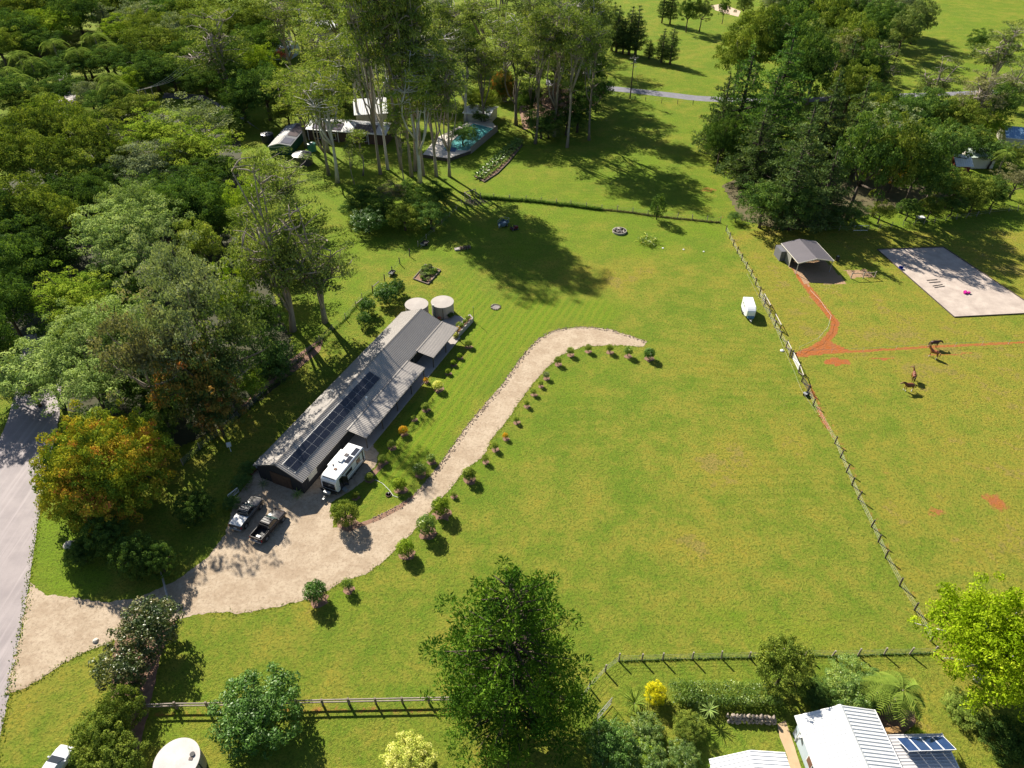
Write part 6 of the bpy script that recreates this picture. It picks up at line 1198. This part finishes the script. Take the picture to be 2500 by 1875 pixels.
# ================================================================== garden plants
def mulch(p, r, seed):
    rs = np.random.RandomState(seed); n = 14; P = np.array([(p.x+math.cos(6.28*k/n)*r*(1+.15*rs.randn()), p.y+math.sin(6.28*k/n)*r*(1+.15*rs.randn())) for k in range(n)])
    sheet('mulch', P, .020+.0003*(seed % 9), M_SOILB, .05, seed)
OUT = 'young shrubs along the outer drive edge'
def shrub(kind, fm, x, y, w, hk, label, group, mul=True, name='garden_shrub', k=1.0):
    p0 = G(x, y); R = w/2*mpp(p0)*k; h = 2*R*hk; zc = h*LEAFY[kind][0]['zc']; p = G(x, y, zc); e = plant(kind, fm, p.x, p.y, R, h, name=name, label=label, cat='shrub', group=group)
    if mul: mulch(p+Vector((.1*R,-.1*R,0)), R*.72+.15, int(x*7+y))
    return e
for i, (x, y, w, k, f, lb) in enumerate(((1403,763,22,'ball','glossy','dark round shrub at the tip of the gravel drive'),(1357,758,18,'sapling','hedge','second shrub from the tip of the drive, outer edge'),(1317,752,15,'sapling','shrub','third shrub from the tip of the drive, outer edge'),(1271,751,14,'sapling','shrub','fourth shrub from the tip of the drive, outer edge'),(1232,758,15,'sapling','shrub','fifth shrub from the tip, where the outer edge bends'),(1205,778,15,'sapling','shrub','first shrub below the bend of the outer drive edge'),(1180,810,13,'sapling','grey','small grey shrub below the bend of the drive'),(1168,828,11,'sapling','shrub','tiny shrub between two outer-edge saplings below the bend'),(1153,846,12,'sapling','shrub','thin sapling on the outer edge opposite the verandah'),(1138,871,12,'sapling','shrub','outer-edge sapling below the one opposite the verandah'),(1115,906,12,'sapling','shrub','outer-edge sapling midway along the drive'),(1092,941,12,'sapling','orange','orange-tinted sapling midway along the outer drive edge'),(1069,963,15,'sapling','shrub','outer-edge sapling above the large round ones'),(1048,990,15,'sapling','shrub','last thin sapling above the large round outer shrubs'),
   (1013,1023,27,'ball','shrub','highest of the round ball shrubs on the outer edge'),(952,1093,37,'ball','lime','second round ball shrub on the outer edge'),(921,1133,40,'ball','hedge','third round ball shrub on the outer edge, the largest'),(875,1183,35,'ball','lime','lowest pale round ball shrub where the drive widens'),(750,1262,24,'sapling','hedge','small leafy shrub on the lawn below the drive'),(680,1277,44,'ball','glossy','dark round shrub on the lawn below the wide gravel'))):
    shrub(k, f, x, y, w, 1.05 if k == 'ball' else 1.2, lb, OUT, k=1.12)
INN = 'shrubs between the shed and the drive'
for i, (x, y, w, k, f, lb) in enumerate(((946,832,27,'ball','variegated','pale yellow round shrub opposite the verandah gap'),(919,878,22,'ball','shrub','round shrub second along the verandah bed'),(894,902,15,'sapling','shrub','small shrub along the verandah, above the orange one'),(871,929,24,'ball','orange','orange-green round shrub along the verandah bed'),(846,959,22,'ball','shrub','round shrub below the orange-green one'),(826,991,25,'ball','shrub','round shrub by the tail of the caravan'),(797,1030,23,'ball','shrub','round shrub on the mulch beside the caravan door'),(767,1069,20,'ball','olive','dark shrub next to the caravan steps'),(931,990,24,'ball','hedge','inner round shrub nearest the drive stones, upper'),(906,1014,34,'ball','hedge','inner round shrub nearest the drive stones, middle'),(863,1046,36,'ball','lime','inner round shrub nearest the drive stones, lower'),(980,1068,16,'sapling','shrub','tiny shrub in the bend of the drive'),
   (993,768,15,'ball','lime','small lime shrub, upper one beside the far verandah'),(979,783,15,'ball','lime','small lime shrub, second beside the far verandah'),(968,802,15,'ball','lime','small lime shrub, third beside the far verandah'),(920,820,14,'sapling','orange','orange-tinted sapling at the verandah gap'),(1012,742,20,'ball','shrub','leafy shrub below the far verandah corner'))):
    shrub(k, f, x, y, w, .95, lb, INN, k=.86)
shrub('bigball','olive',744,1108,60,.98,'large round yellow-olive bush at the nose of the caravan',None,name='round_bush')
shrub('column','dark',1422,446,36,1.5,'dark upright bush on the fence line of the upper lawn',None,False,name='upright_bush')
crown_at('nearround','variegated',880,1640,112,2.8,name='variegated_bush',label='cream and green variegated bush at the bottom edge',cat='bush')
crown_at('nearround','yellow',1416,1497,50,2.4,name='yellow_shrub',label='bright yellow-leaved shrub beside the clipped hedge',cat='shrub')
for (f, x, y, w, h, lb) in (('hedge',1845,1475,120,2.4,'light green flowering shrub above the white-roofed house'),('deep',1900,1490,90,2.4,'dark shrub beside the flowering shrub above the house'),('glossy',1320,1610,110,3,'dark rounded shrub inside the chain-link fence'),('hedge',1395,1575,74,1.8,'clipped light green hedge clump, upper one near the cycad'),('hedge',1402,1635,84,1.8,'clipped light green hedge clump at the bottom edge'),('olive',1490,1570,70,2.2,'brown-green wispy shrub left of the shaded lawn'),('hedge',1478,1630,70,1.6,'light green shrub at the bottom edge left of the garden shed'),('shrub',2085,1530,90,1.6,'low grey shrub under the bright spreading tree'),('dark',2180,1600,110,3,'dark shrub under the spreading tree at the right edge'),('lime',1985,1590,36,1.,'small lime plant by the carport corner'),('dark',1770,1500,80,1.6,'dark shrub in the shade left of the flowering shrub'),('hedge',1505,1510,50,1.4,'light shrub below the yellow-leaved one')):
    crown_at('nearround', f, x, y, w, h, name='garden_shrub', label=lb, cat='shrub')
for i, (x, y, w, h, lb) in enumerate(((790,1640,0,0,''),(520,1040,46,1.4,'strappy green bush beside the shed gable'),(500,1085,40,1.3,'strappy green bush beside the white slat gate'),(535,1010,40,1.2,'dark strappy bush at the shed corner'))):
    if w: crown_at('dense', 'deep', x, y, w, h, name='garden_shrub', label=lb, cat='shrub')
# clipped hedge, built as one leafy block
def hedge(a, b_, wid, h, fm, label, leaf=.16, dens=.55, seed=5):
    d = b_-a; Lh = d.length; rs = np.random.RandomState(seed); puffs = []
    n = int(Lh/.55); k = max(2, int(wid/.6))
    for i in range(n):
        for j in range(k): puffs.append(((i+.5)*Lh/n+rs.randn()*.06, -wid/2+(j+.5)*wid/k+rs.randn()*.06, h-.42+rs.randn()*.07, .5, .5, .42))
        for j in (0, k-1):
            puffs.append(((i+.5)*Lh/n, -wid/2+(j+.5)*wid/k, h*.42, .46, .5, h*.38))
    V, T = cloud(puffs, leaf, dens, rs, aspect=.55, jit=.6, low=-.6); e = empty('hedge', a, math.atan2(d.y, d.x), label, 'hedge'); link('foliage', cloudmesh('hedge', V, T), e, FM[fm])
    mb = MB()
    for i in range(max(2, int(Lh/1.2))): mb.tube([((i+.5)*1.2,0,0),((i+.5)*1.2+.1,.05,h*.6)], [.06,.03], 6)
    mb.build('stems', BK['dark'], e); return e
hedge(G(*Q13(1380,1020), 1.0), G(*Q13(2290,1035), 1.0), 2.3, 1.7, 'hedge', 'long clipped dark and lime hedge along the near garden'); bpy.data.objects[-1] if False else None
for o in [o for o in COL.objects if o.name.startswith('hedge') and o.type == 'EMPTY']: o.location.z = 0
# stones of the retaining wall in the shade below the hedge
rs = np.random.RandomState(8); wa, wb = G(*Q13(1850,1270)), G(*Q14(140,1290)); rw = empty('rock_wall', wa, 0, 'shaded dry rock retaining wall below the clipped hedge', 'wall'); d_ = wb-wa
def rockmesh(seed):
    r_ = np.random.RandomState(seed); bm = bmesh.new(); bmesh.ops.create_icosphere(bm, subdivisions=1, radius=.5)
    for v in bm.verts: v.co *= 1+.22*r_.randn()
    me = bpy.data.meshes.new('stone'); bm.to_mesh(me); bm.free(); me.materials.append(M_ROCK); return me
ROCKS = [rockmesh(s) for s in range(6)]
for r in range(3):
    for k in range(int(d_.length/.42)):
        o = link('stone', ROCKS[rs.randint(6)], rw); o.location = d_*((k+.5*(r % 2)+.2)/(d_.length/.42))+Vector((rs.randn()*.04, r*.16, .15+r*.3)); o.rotation_euler = tuple(rs.rand(3)*6); o.scale = (.5+.15*rs.rand(), .42, .36+.1*rs.rand())
# rosette plants: every leaf a part
def blade(L, w, up, droop, n=6):
    mb = MB(); P = [Vector((L*s, 0, up*L*s-droop*L*s*s)) for s in np.linspace(0,1,n)]
    A = [p+Vector((0,-w*math.sin(math.pi*(.15+.8*i/(n-1))),0)) for i, p in enumerate(P)]; B = [p+Vector((0,w*math.sin(math.pi*(.15+.8*i/(n-1))),0)) for i, p in enumerate(P)]
    for i in range(n-1): mb.add([A[i],P[i]+Vector((0,0,-w*.4)),P[i+1]+Vector((0,0,-w*.4)),A[i+1]], [(0,1,2,3)]); mb.add([P[i]+Vector((0,0,-w*.4)),B[i],B[i+1],P[i+1]+Vector((0,0,-w*.4))], [(0,1,2,3)])
    return mb
def tint(me, v=.5): a = me.attributes.new('tint', 'FLOAT', 'POINT'); a.data.foreach_set('value', np.full(len(me.vertices), v, np.float32)); return me
def frondmesh(L, up, droop, lw=.34, n=16, name='frond', seed=1):
    r_ = np.random.RandomState(seed); mb = MB(); P = [Vector((L*s, 0, up*L*s-droop*L*s*s*1.2)) for s in np.linspace(0,1,n+1)]
    mb.tube(P, [.05*(1-.9*i/n)*L/3 for i in range(n+1)], 4, False)
    for i in range(2, n+1):
        ln = lw*L*math.sin(math.pi*(.12+.8*i/n))+.05
        for s in (-1,1):
            a = P[i]; tip = a+Vector((ln*.5, s*ln, -ln*.35+.1*r_.randn()*ln)); q = Vector((L/n*.42,0,0)); mb.add([a-q, a+q, tip+q*.4, tip-q*.1], [(0,1,2,3)])
    me = mb.mesh(name); v = r_.rand(len(me.vertices))*.5+.25; a_ = me.attributes.new('tint', 'FLOAT', 'POINT'); a_.data.foreach_set('value', v.astype(np.float32)); return me
FR = [frondmesh(3.2, .75, .95, seed=1), frondmesh(3.2, .35, .85, seed=2), frondmesh(3.0, .0, .7, seed=3)]
def palm(cx, cy, h, R, label, group=None, name='palm_tree', nf=13, bark='grey', fm='palm'):
    p = G(cx, cy, h); e = empty(name, (p.x,p.y,0), RS.uniform(0,6), label, 'palm', group); s = R/3.2
    MB().tube([(0,0,-.1),(.1,.05,h*.5),(0,0,h-.6)], [.22*s+.05,.15*s+.04,.13*s+.03], 9).build('trunk', BK[bark], e, True); MB().tube([(0,0,h-.65),(0,0,h+.1)], [.17*s+.03,.08*s], 9).build('crownshaft', FM['lime'] if False else BK['pale'], e, True)
    for k in range(nf):
        o = link('frond', FR[0 if k < nf*.35 else 1 if k < nf*.75 else 2], e, FM[fm]); o.location = (0,0,h); o.rotation_euler = (0, 0, k*2.399); o.scale = (s,s,s)
    return e
PG = 'palms at the upper left'
for (x, y, w, h, lb) in ((64,130,62,9,'palm left of centre in the upper left grove'),(33,166,66,8,'lowest left palm of the upper left grove'),(113,90,60,10,'palm under the yellow-green rounded tree'),(164,108,62,9,'palm in the middle of the upper left grove'),(202,74,62,11,'topmost palm of the grove with upright fronds'),(228,96,60,9,'palm left of the lime round-headed tree with hanging seed heads'),(243,182,70,9,'palm over the lawn left of the power-line frame'),(174,240,60,6,'short palm above the yellow-olive layered crowns'),(38,115,56,10,'leftmost upper palm at the picture edge'),(12,150,56,9,'palm cut by the left picture edge'),(230,165,60,10,'palm standing against the small yellow domed tree'),(80,205,50,6,'small palm in front of the road gap')):
    p = G(x, y, h); palm(x, y, h, w/2*mpp(p), lb, PG)
palm(1950,1492,5.2,2.6,'palm with arching fronds right of the flowering shrub',None,nf=15,bark='pale'); palm(2010,335,8,3.2,'palm among the dark trees of the right clump'); palm(2175,330,6,2.8,'small palm by the blue-roofed house at the right edge'); palm(1905,1480,3.6,1.8,'smaller palm half hidden behind the arching palm')
palm(1385,1625,1.2,1.9,'low banana-like palm clump at the bottom edge',None,'cane_palm',11,fm='lime')
def rosette(p, R, n, fm, label, h0=.3, cat='plant', name='spiky_plant', up=.75, droop=.7, w=.05, group=None):
    e = empty(name, p, 0, label, cat, group); me = tint(blade(R*1.1, R*w, up, droop).mesh('leaf'), .6); me2 = tint(blade(R*1.0, R*w, up+.6, droop*.6).mesh('leaf'), .4)
    for k in range(n): o = link('leaf', me if k % 3 else me2, e, FM[fm]); o.location = (0,0,h0); o.rotation_euler = (0, (k*.37) % .4-.1, k*2.399)
    if h0 > .2: MB().tube([(0,0,-.05),(0,0,h0+.05)], [R*.12,R*.1], 8).build('stem', BK['grey'], e)
    return e
rosette(G(1369,1526), 1.35, 40, 'palm', 'cycad with a full ring of stiff dark fronds near the yellow shrub', .7, name='cycad', w=.045)
rosette(G(*Q13(1680,1215)), .95, 26, 'pale', 'blue-green spiky yucca, upper one in front of the rock wall', 1.2, w=.06); rosette(G(*Q13(1610,1290)), .7, 22, 'pale', 'blue-green spiky yucca, lower one in front of the rock wall', .8, w=.06)
rosette(G(*Q10(497,985)), .75, 20, 'grey', 'silver-leaved spiky plant left of the barn door', .25, w=.06); rosette(G(*Q10(785,1075)), .8, 22, 'pale', 'green spiky plant right of the barn door', .25, w=.06)
# strappy clump on the lawn
e = empty('flax_clump', G(1400,523), 0, 'clump of strappy flax on the upper lawn right of the stone ring', 'plant clump'); rs = np.random.RandomState(3); bl = [tint(blade(1.5, .06, 1.1, .9).mesh('leaf'), v) for v in (.25,.6,.95)]
for k in range(130):
    o = link('leaf', bl[k % 3], e, FM[('shrub','hedge','palm')[k % 3]] if k % 7 else FM['variegated']); a = rs.rand()*6.28; r = rs.rand()**.5; o.location = (math.cos(a)*2.0*r, math.sin(a)*2.3*r, 0); o.rotation_euler = (0, -.5*rs.rand(), rs.rand()*6.28); k_ = .7+.5*rs.rand(); o.scale = (k_,k_,k_)
# agaves in the raised bed, each a thing of many leaves
AG = 'agaves in the raised bed'
agl = tint(blade(.85, .12, 1.0, .5, 4).mesh('leaf'), .5)
for r in range(2):
    for k in range(15):
        s = (k+.3+.4*r)/15*2.98; i = int(s); f_ = s-i; p = bedL[i].lerp(bedL[i+1], f_).lerp(bedR[i].lerp(bedR[i+1], f_), .28+.42*r)
        e = empty('agave', (p.x, p.y, .2), k, 'grey-green agave in the '+('upper' if r == 0 else 'lower')+' row of the raised bed, '+nth(k+1)+' from the near end', 'agave', AG); e.scale = (1.9,)*3 if r == 0 else (1.2,)*3
        for j in range(13): o = link('leaf', agl, e, FM['pale' if r else 'hedge']); o.rotation_euler = (0, -.25 if j % 2 else .1, j*2.399)
# stone ring, fire ring, vegetable bed, planter
sr = empty('stone_ring', G(1338,501), 0, 'round concrete ring filled with pale stones on the upper lawn', 'stone ring')
MB().tube([(0,0,0),(0,0,.42),(0,0,.42),(0,0,.1)], [1.55,1.55,1.4,1.4], 32, False).build('ring_wall', M_CONC, sr); MB().cyl(0,0,.0,.2,1.39,28).build('fill', M_ROCK, sr)
M_PSTONE = pmat('pale_stones', (.62,.56,.48), (.46,.40,.34), 1, .85, world=True); PS = [rockmesh(20+s) for s in range(3)]
for k in range(60): o = link('stone', PS[k % 3], sr, M_PSTONE); a = rs.rand()*6.28; r = 1.25*rs.rand()**.5; o.location = (math.cos(a)*r, math.sin(a)*r, .26+.1*rs.rand()); o.rotation_euler = tuple(rs.rand(3)*6); o.scale = (.28+.14*rs.rand(),)*3
fp = empty('fire_ring', G(*Q6(2040,1003)), 0, 'small ring of ash and stones on the mown lawn', 'fire ring'); sa = MB().cyl(0,0,.0,.05,.8,16).build('ash', pmat('ash', (.16,.14,.13), (.3,.27,.25), 3, .95), fp)
for k in range(16): o = link('stone', ROCKS[k % 6], fp); a = k*.393; o.location = (math.cos(a)*.85, math.sin(a)*.85, .1); o.scale = (.32,.3,.3); o.rotation_euler = (a,a*2,0)
vb = [G(*ZV(*p)) for p in ((338,497),(515,560),(662,395),(480,330))]; e = empty('vegetable_bed', vb[0], 0, 'timber-edged vegetable bed with leafy plants behind the water tanks', 'garden bed')
for i in range(4): MB().bar(vb[i]-vb[0]+Vector((0,0,.12)), vb[(i+1) % 4]-vb[0]+Vector((0,0,.12)), .16, .28).build('sleeper', M_WOOD, e)
MB().add([p-vb[0]+Vector((0,0,.1)) for p in vb], [(0,1,2,3)]).build('bed_soil', M_SOILB, e)
VR = np.random.RandomState(12)
for k in range(26):
    u, v = .1+.8*VR.rand(), .1+.8*VR.rand(); p = vb[0].lerp(vb[1], u).lerp(vb[3].lerp(vb[2], u), v)
    plant('sapling', ('pale','deep','grey','hedge')[k % 4], p.x, p.y, .35+.4*VR.rand(), .5+.7*VR.rand(), name='vegetable_plant', label='leafy vegetable plant in the timber-edged bed', cat='plant', group='vegetables in the bed')
rk = empty('log_heap', G(*ZV(935,135)), .3, 'heap of sawn logs and a pale slab in the tree shadow', 'log heap')
for k in range(9): MB().tube([(-.9+.28*k,-.6+.1*(k % 3),.16+.2*(k % 2)), (-.7+.28*k,.6,.16+.2*(k % 2))], .15, 10).build('log', M_WOODB if k % 2 else M_WOOD, rk)
MB().box(-1.9,-.9,-.4,.5,.02,.3).build('slab', M_CONCL, rk)
pl_ = [G(*tl(920,700,6.9125)(*p)) for p in ((1380,850),(1620,590),(1570,530),(1460,640),(1340,780))]; e = empty('raised_planter', pl_[0], 0, 'pale block planter wall with flowers at the shed end', 'planter')
for i in range(len(pl_)-1): MB().bar(pl_[i]-pl_[0]+Vector((0,0,.42)), pl_[i+1]-pl_[0]+Vector((0,0,.42)), .2, .84).build('block_wall', M_CONCL, e)
MB().add([p-pl_[0]+Vector((0,0,.6)) for p in pl_], [tuple(range(5))]).build('bed_soil', M_SOILB, e)
for k, (u, f_) in enumerate(((.15,'orange'),(.4,'hedge'),(.65,'shrub'),(.85,'shrub'))): p = pl_[0].lerp(pl_[1], u)+Vector((-.5,.35,0)); q = plant('sapling', f_, p.x, p.y, .5, .9, name='flowering_plant', label=('orange','green','light green','yellow-green')[k]+' leafed plant in the raised planter', cat='plant'); q.location.z = .58
cpz = pl_[1]; e = empty('lamp_pole', cpz+Vector((.15,.3,0)), 0, 'thin dark pole at the corner of the raised planter', 'pole'); MB().tube([(0,0,0),(0,0,2.9)], .045, 8).build('pole', M_DPOST, e); MB().tube([(0,0,2.9),(0,0,3.05)], [.07,.03], 8).build('cap', M_STEEL, e)
sheet('paving', pts2([tl(920,700,6.9125)(*p) for p in ((1040,600),(1290,480),(1420,500),(1480,550),(1380,660),(1330,690),(1300,960),(1180,900),(1080,640))]), .03, M_CONCL, .03)
for (x, y, f_, w, lb) in ((1240,520,'dark',.7,'dark red-green plant at the foot of the free-standing tank'),(1060,545,'red',.4,'small red plant beside the free-standing tank'),(1330,850,'variegated',.6,'pale-leaved plant at the verandah corner'),(1400,690,'shrub',.7,'light green plant leaning over the planter wall')):
    p = G(*tl(920,700,6.9125)(x, y)); plant('ball', f_, p.x, p.y, w, w*1.6, name='garden_plant', label=lb, cat='plant')
# meter box, water butts and bins behind the shed, hose
e = empty('meter_box', G(*Q10(222,700)), .3, 'white meter box on a post in the shaded back lawn', 'meter box'); MB().box(-.05,.05,-.05,.05,0,1.2).build('post', M_WHITE, e); MB().box(-.3,.3,-.18,.18,1.1,1.75).build('cabinet', M_WHITE, e, bevel=.02); MB().box(-.2,.2,-.19,-.182,1.2,1.65).build('door', M_WHITE, e)
p = shp(-4.7,1.8); e = empty('covered_bath', p, math.atan2(SHB.y,SHB.x), 'dark tub with grey cover against the shed eave', 'tub'); MB().tube([(0,0,0),(0,0,.8)], [.62,.72], 20).build('tub_wall', M_BLACK, e); MB().tube([(0,0,.8),(0,0,.86),(0,0,.9)], [.78,.78,.3], 20).build('tub_lid', pmat('grey_lid', (.16,.16,.18), None, 2, .5), e)
for k, (y, c_, lb) in enumerate(((14.2,(.65,.63,.60),'white tub on the back wall line of the shed'),(16.6,(.68,.68,.70),'white washing basin behind the shed roof'),(12.9,(.40,.12,.12),'red bucket on the back wall line of the shed'),(18.6,(.5,.5,.52),'grey bucket behind the shed roof'))):
    p = shp(-4.9,y); e = empty('garden_tub', p, k, lb, 'tub'); tub(e, .42 if k < 2 else .28, .55, pmat('tub_plastic%d' % k, c_, None, 3, .5))
kb = empty('garden_kerb', shp(-5.3,0), math.atan2(SHB.y,SHB.x), 'low brick kerb and mulch strip along the back wall of the shed', 'kerb')
for k in range(46): MB().box(-.12,.12,.2+k*.88,1.04+k*.88,0,.16).build('kerb_block', M_BRICKRED if k < 12 else M_CONC, kb)
hz_ = [G(*Q10(x, y)) for x, y in ((1440,940),(1500,970),(1560,1030),(1590,1075),(1630,1088))]; o = MB().tube([p+Vector((0,0,.05)) for p in hz_], .03, 6).build('garden_hose', M_WHITE); tag(o, 'white hose lying in a curve on the grass near the drive', 'hose')
e = empty('tap_pit', G(*Q10(1550,1065)), 0, 'small dark pit with white tap beside the hose end', 'tap'); MB().tube([(0,0,0),(0,0,.15),(0,0,.15),(0,0,.02)], [.42,.42,.34,.34], 16, False).build('pit_ring', M_WOODB, e); MB().cyl(0,0,.0,.04,.34,14).build('pit_floor', M_BLACK, e); MB().tube([(0,0,.02),(0,0,.4),(.15,0,.42)], .04, 6).build('tap', M_WHITE, e)
e = empty('white_trailer', G(*Q8(1335,262)), .1, 'small white-topped trailer in the shade at the tree line', 'trailer'); MB().box(-.9,.9,-.6,.6,.4,.55).build('tray', M_WOODB, e); MB().box(-.95,.85,-.65,.65,.58,.66).build('cover', M_WHITE, e); [wheel(e, x, 0, .3, .18) for x in (-.98,.98)]
for k, (x, y) in enumerate(((1308,505),(1482,517),(1652,535))): tag(blob('white_marker', G(*Q7(x, y))+Vector((0,0,.06)), .2, M_WHITE, None, None, .5, k), ('left','middle','right')[k]+' of three tiny white markers on the upper lawn', 'marker')
for (x, y, lb) in ((1095,985,'tiny white marker on the big lawn'),): pass
for (x, y, s, lb) in ((150,1478/1.0*0+1178,.7,'pale rock at the edge of the mango shade'),(207,1385,.35,'white stone at the lower edge of the drive entrance')):
    blob('rock', G(x, y)+Vector((0,0,.1*s)), s, M_PSTONE, lb, 'rock', .7, int(x))
for k, (x, y) in enumerate(((1370,1640),)): pass
st_ = [G(*Q14(x, y)) for x, y in ((1065,1358),(1125,1350))]
for k, p in enumerate(st_): e = empty('wooden_stool', p, .1, ('left','right')[k]+' of two wooden seats beside the house', 'stool'); MB().box(-.35,.35,-.3,.3,.40,.46).build('seat', pmat('stool_wood%d' % k, (.42,.25,.10), None, 3, .7), e); [MB().box(x-.04,x+.04,y-.04,y+.04,0,.4).build('leg', M_WOODB, e) for x in (-.28,.28) for y in (-.22,.22)]
sheet('bare_earth', pts2([Q14(950,1200),Q14(1150,1160),Q14(1290,1180),Q14(1300,1280),Q14(1180,1380),Q14(1020,1380)]), .012, M_SOILB, .08)
sheet('mulch', pts2([Q10(1350,960),Q10(1440,900),Q10(1540,790),Q10(1500,760),Q10(1440,840),Q10(1340,930)]), .018, M_SOILB, .08)
sheet('mulch', pts2([(745,1140),(800,1122),(850,1098),(890,1072),(900,1068),(868,1098),(820,1124),(770,1142)]), .019, M_SOILB, .08)
sheet('mulch', pts2([(250,1330),(385,1330),(345,1420),(330,1500),(300,1620),(250,1690),(300,1700),(215,1700),(240,1480)]), .013, M_SOILB, .1)
sheet('mulch', pts2([(600,795),(680,740),(700,730),(690,760),(640,800),(560,850),(520,880)]), .013, M_SOILB, .1)
sheet('mulch', pts2([(1180,272),(1290,225),(1310,195),(1250,190),(1120,230),(1130,280)]), .013, M_SOILB, .1)
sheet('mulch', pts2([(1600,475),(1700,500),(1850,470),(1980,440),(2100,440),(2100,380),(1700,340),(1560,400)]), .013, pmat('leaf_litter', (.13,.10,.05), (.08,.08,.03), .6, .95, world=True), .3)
sheet('woodland_floor', pts2([(-40,420),(300,230),(520,300),(520,400),(480,480),(560,560),(620,720),(640,800),(520,900),(380,970),(330,900),(130,890),(140,700),(-60,760)]), .011, pmat('leaf_litter_shade', (.06,.055,.025), (.035,.045,.018), .4, .95, world=True), .4)  # darker copy of the leaf litter, tree shade put into its colour
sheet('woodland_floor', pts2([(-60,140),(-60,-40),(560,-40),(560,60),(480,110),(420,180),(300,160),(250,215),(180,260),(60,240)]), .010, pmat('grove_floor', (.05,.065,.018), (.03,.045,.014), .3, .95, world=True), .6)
# stones along the inner drive edge, and rough grass along the fences
rs = np.random.RandomState(21); V = []; F = []
ico = bmesh.new(); bmesh.ops.create_icosphere(ico, subdivisions=1, radius=1); iv = np.array([v.co[:] for v in ico.verts]); if_ = [[v.index for v in f.verts] for f in ico.faces]; ico.free()
eg = [Vector((x, y, 0)) for x, y in smoothline(pts2(DRV_U[:15]), 6)]
for a, b_ in zip(eg, eg[1:]):
    n_ = Vector(((b_-a).y, -(b_-a).x, 0)).normalized()
    for k in range(max(1, int((b_-a).length/.045))):
        p = a.lerp(b_, rs.rand())-n_*(rs.rand()**1.5*.8-.1); r = .035+.075*rs.rand()**2; F += [[i+len(V)*1 for i in f] for f in if_] if False else [[i+len(V) for i in f] for f in if_]; V += [tuple(np.array([p.x, p.y, r*.5])+v*r*(1+.15*rs.randn(3))) for v in iv]
me = bpy.data.meshes.new('edging_stones'); me.from_pydata(V, [], F); me.update(); me.materials.append(pmat('edge_stones', (.40,.30,.23), (.16,.12,.10), 1.6, .9, world=True)); o = bpy.data.objects.new('edging_stones', me); COL.objects.link(o); tag(o, 'border of small dark and tan stones along the inner edge of the drive', 'stones', kind='stuff')
def tufts(name, label, P, wid, fm, n, hgt_=.5, seed=1, w=.05):
    rs = np.random.RandomState(seed); P = np.array([(p.x, p.y) for p in P]); seg = np.hypot(*(P[1:]-P[:-1]).T); cum = np.concatenate([[0], np.cumsum(seg)]); s = rs.rand(n)*cum[-1]; i = np.clip(np.searchsorted(cum, s)-1, 0, len(seg)-1)
    b_ = P[i]+(P[i+1]-P[i])*((s-cum[i])/seg[i])[:, None]+rs.randn(n, 2)*wid*.5; a = rs.rand(n)*6.28; h = hgt_*(.4+.9*rs.rand(n)); d = np.stack([np.cos(a), np.sin(a)], 1); ln = rs.randn(n, 2)*.35*h[:, None]
    V = np.zeros((n, 4, 3)); V[:, 0, :2] = b_-d*w; V[:, 1, :2] = b_+d*w; V[:, 2, :2] = b_+d*w*.3+ln; V[:, 3, :2] = b_-d*w*.3+ln; V[:, 2, 2] = h; V[:, 3, 2] = h*.9
    me = cloudmesh(name, V.reshape(-1, 3), np.repeat(rs.rand(n), 4)); me.materials.append(FM[fm]); o = bpy.data.objects.new(name, me); COL.objects.link(o); tag(o, label, 'grass', kind='stuff')
tufts('long_grass', 'dark uncut grass and weeds along the upper lawn fence', [G(*Q6(1900,80))]+f2[:7], .35, 'deep', 6000, .6, 2); tufts('long_grass', 'dry uncut grass along the right part of the upper lawn fence', f2[6:], .25, 'brown', 2500, .4, 3)
tufts('long_grass', 'ragged grass under the near wire fence', f6[4:], .12, 'deep', 1700, .22, 4); tufts('long_grass', 'ragged grass under the long paddock fence', e1+e2, .15, 'lime', 300, .2, 5); tufts('long_grass', 'weeds along the wire mesh fence behind the shed', f5, .3, 'deep', 1800, .35, 6)
tufts('long_grass', 'grass verge along the road edge', [Vector((x, y, 0)) for x, y in rr[:20]], .5, 'shrub', 1300, .13, 7, .08)
tufts('long_grass', 'ragged grass along the outer edge of the gravel drive', [G(*p) for p in DRV_L[22:]], .4, 'shrub', 1600, .09, 8, .08)
tufts('long_grass', 'ragged grass along the lower edge of the drive entrance', [G(*p) for p in DRV_L[14:22]], .4, 'shrub', 700, .1, 9, .08)
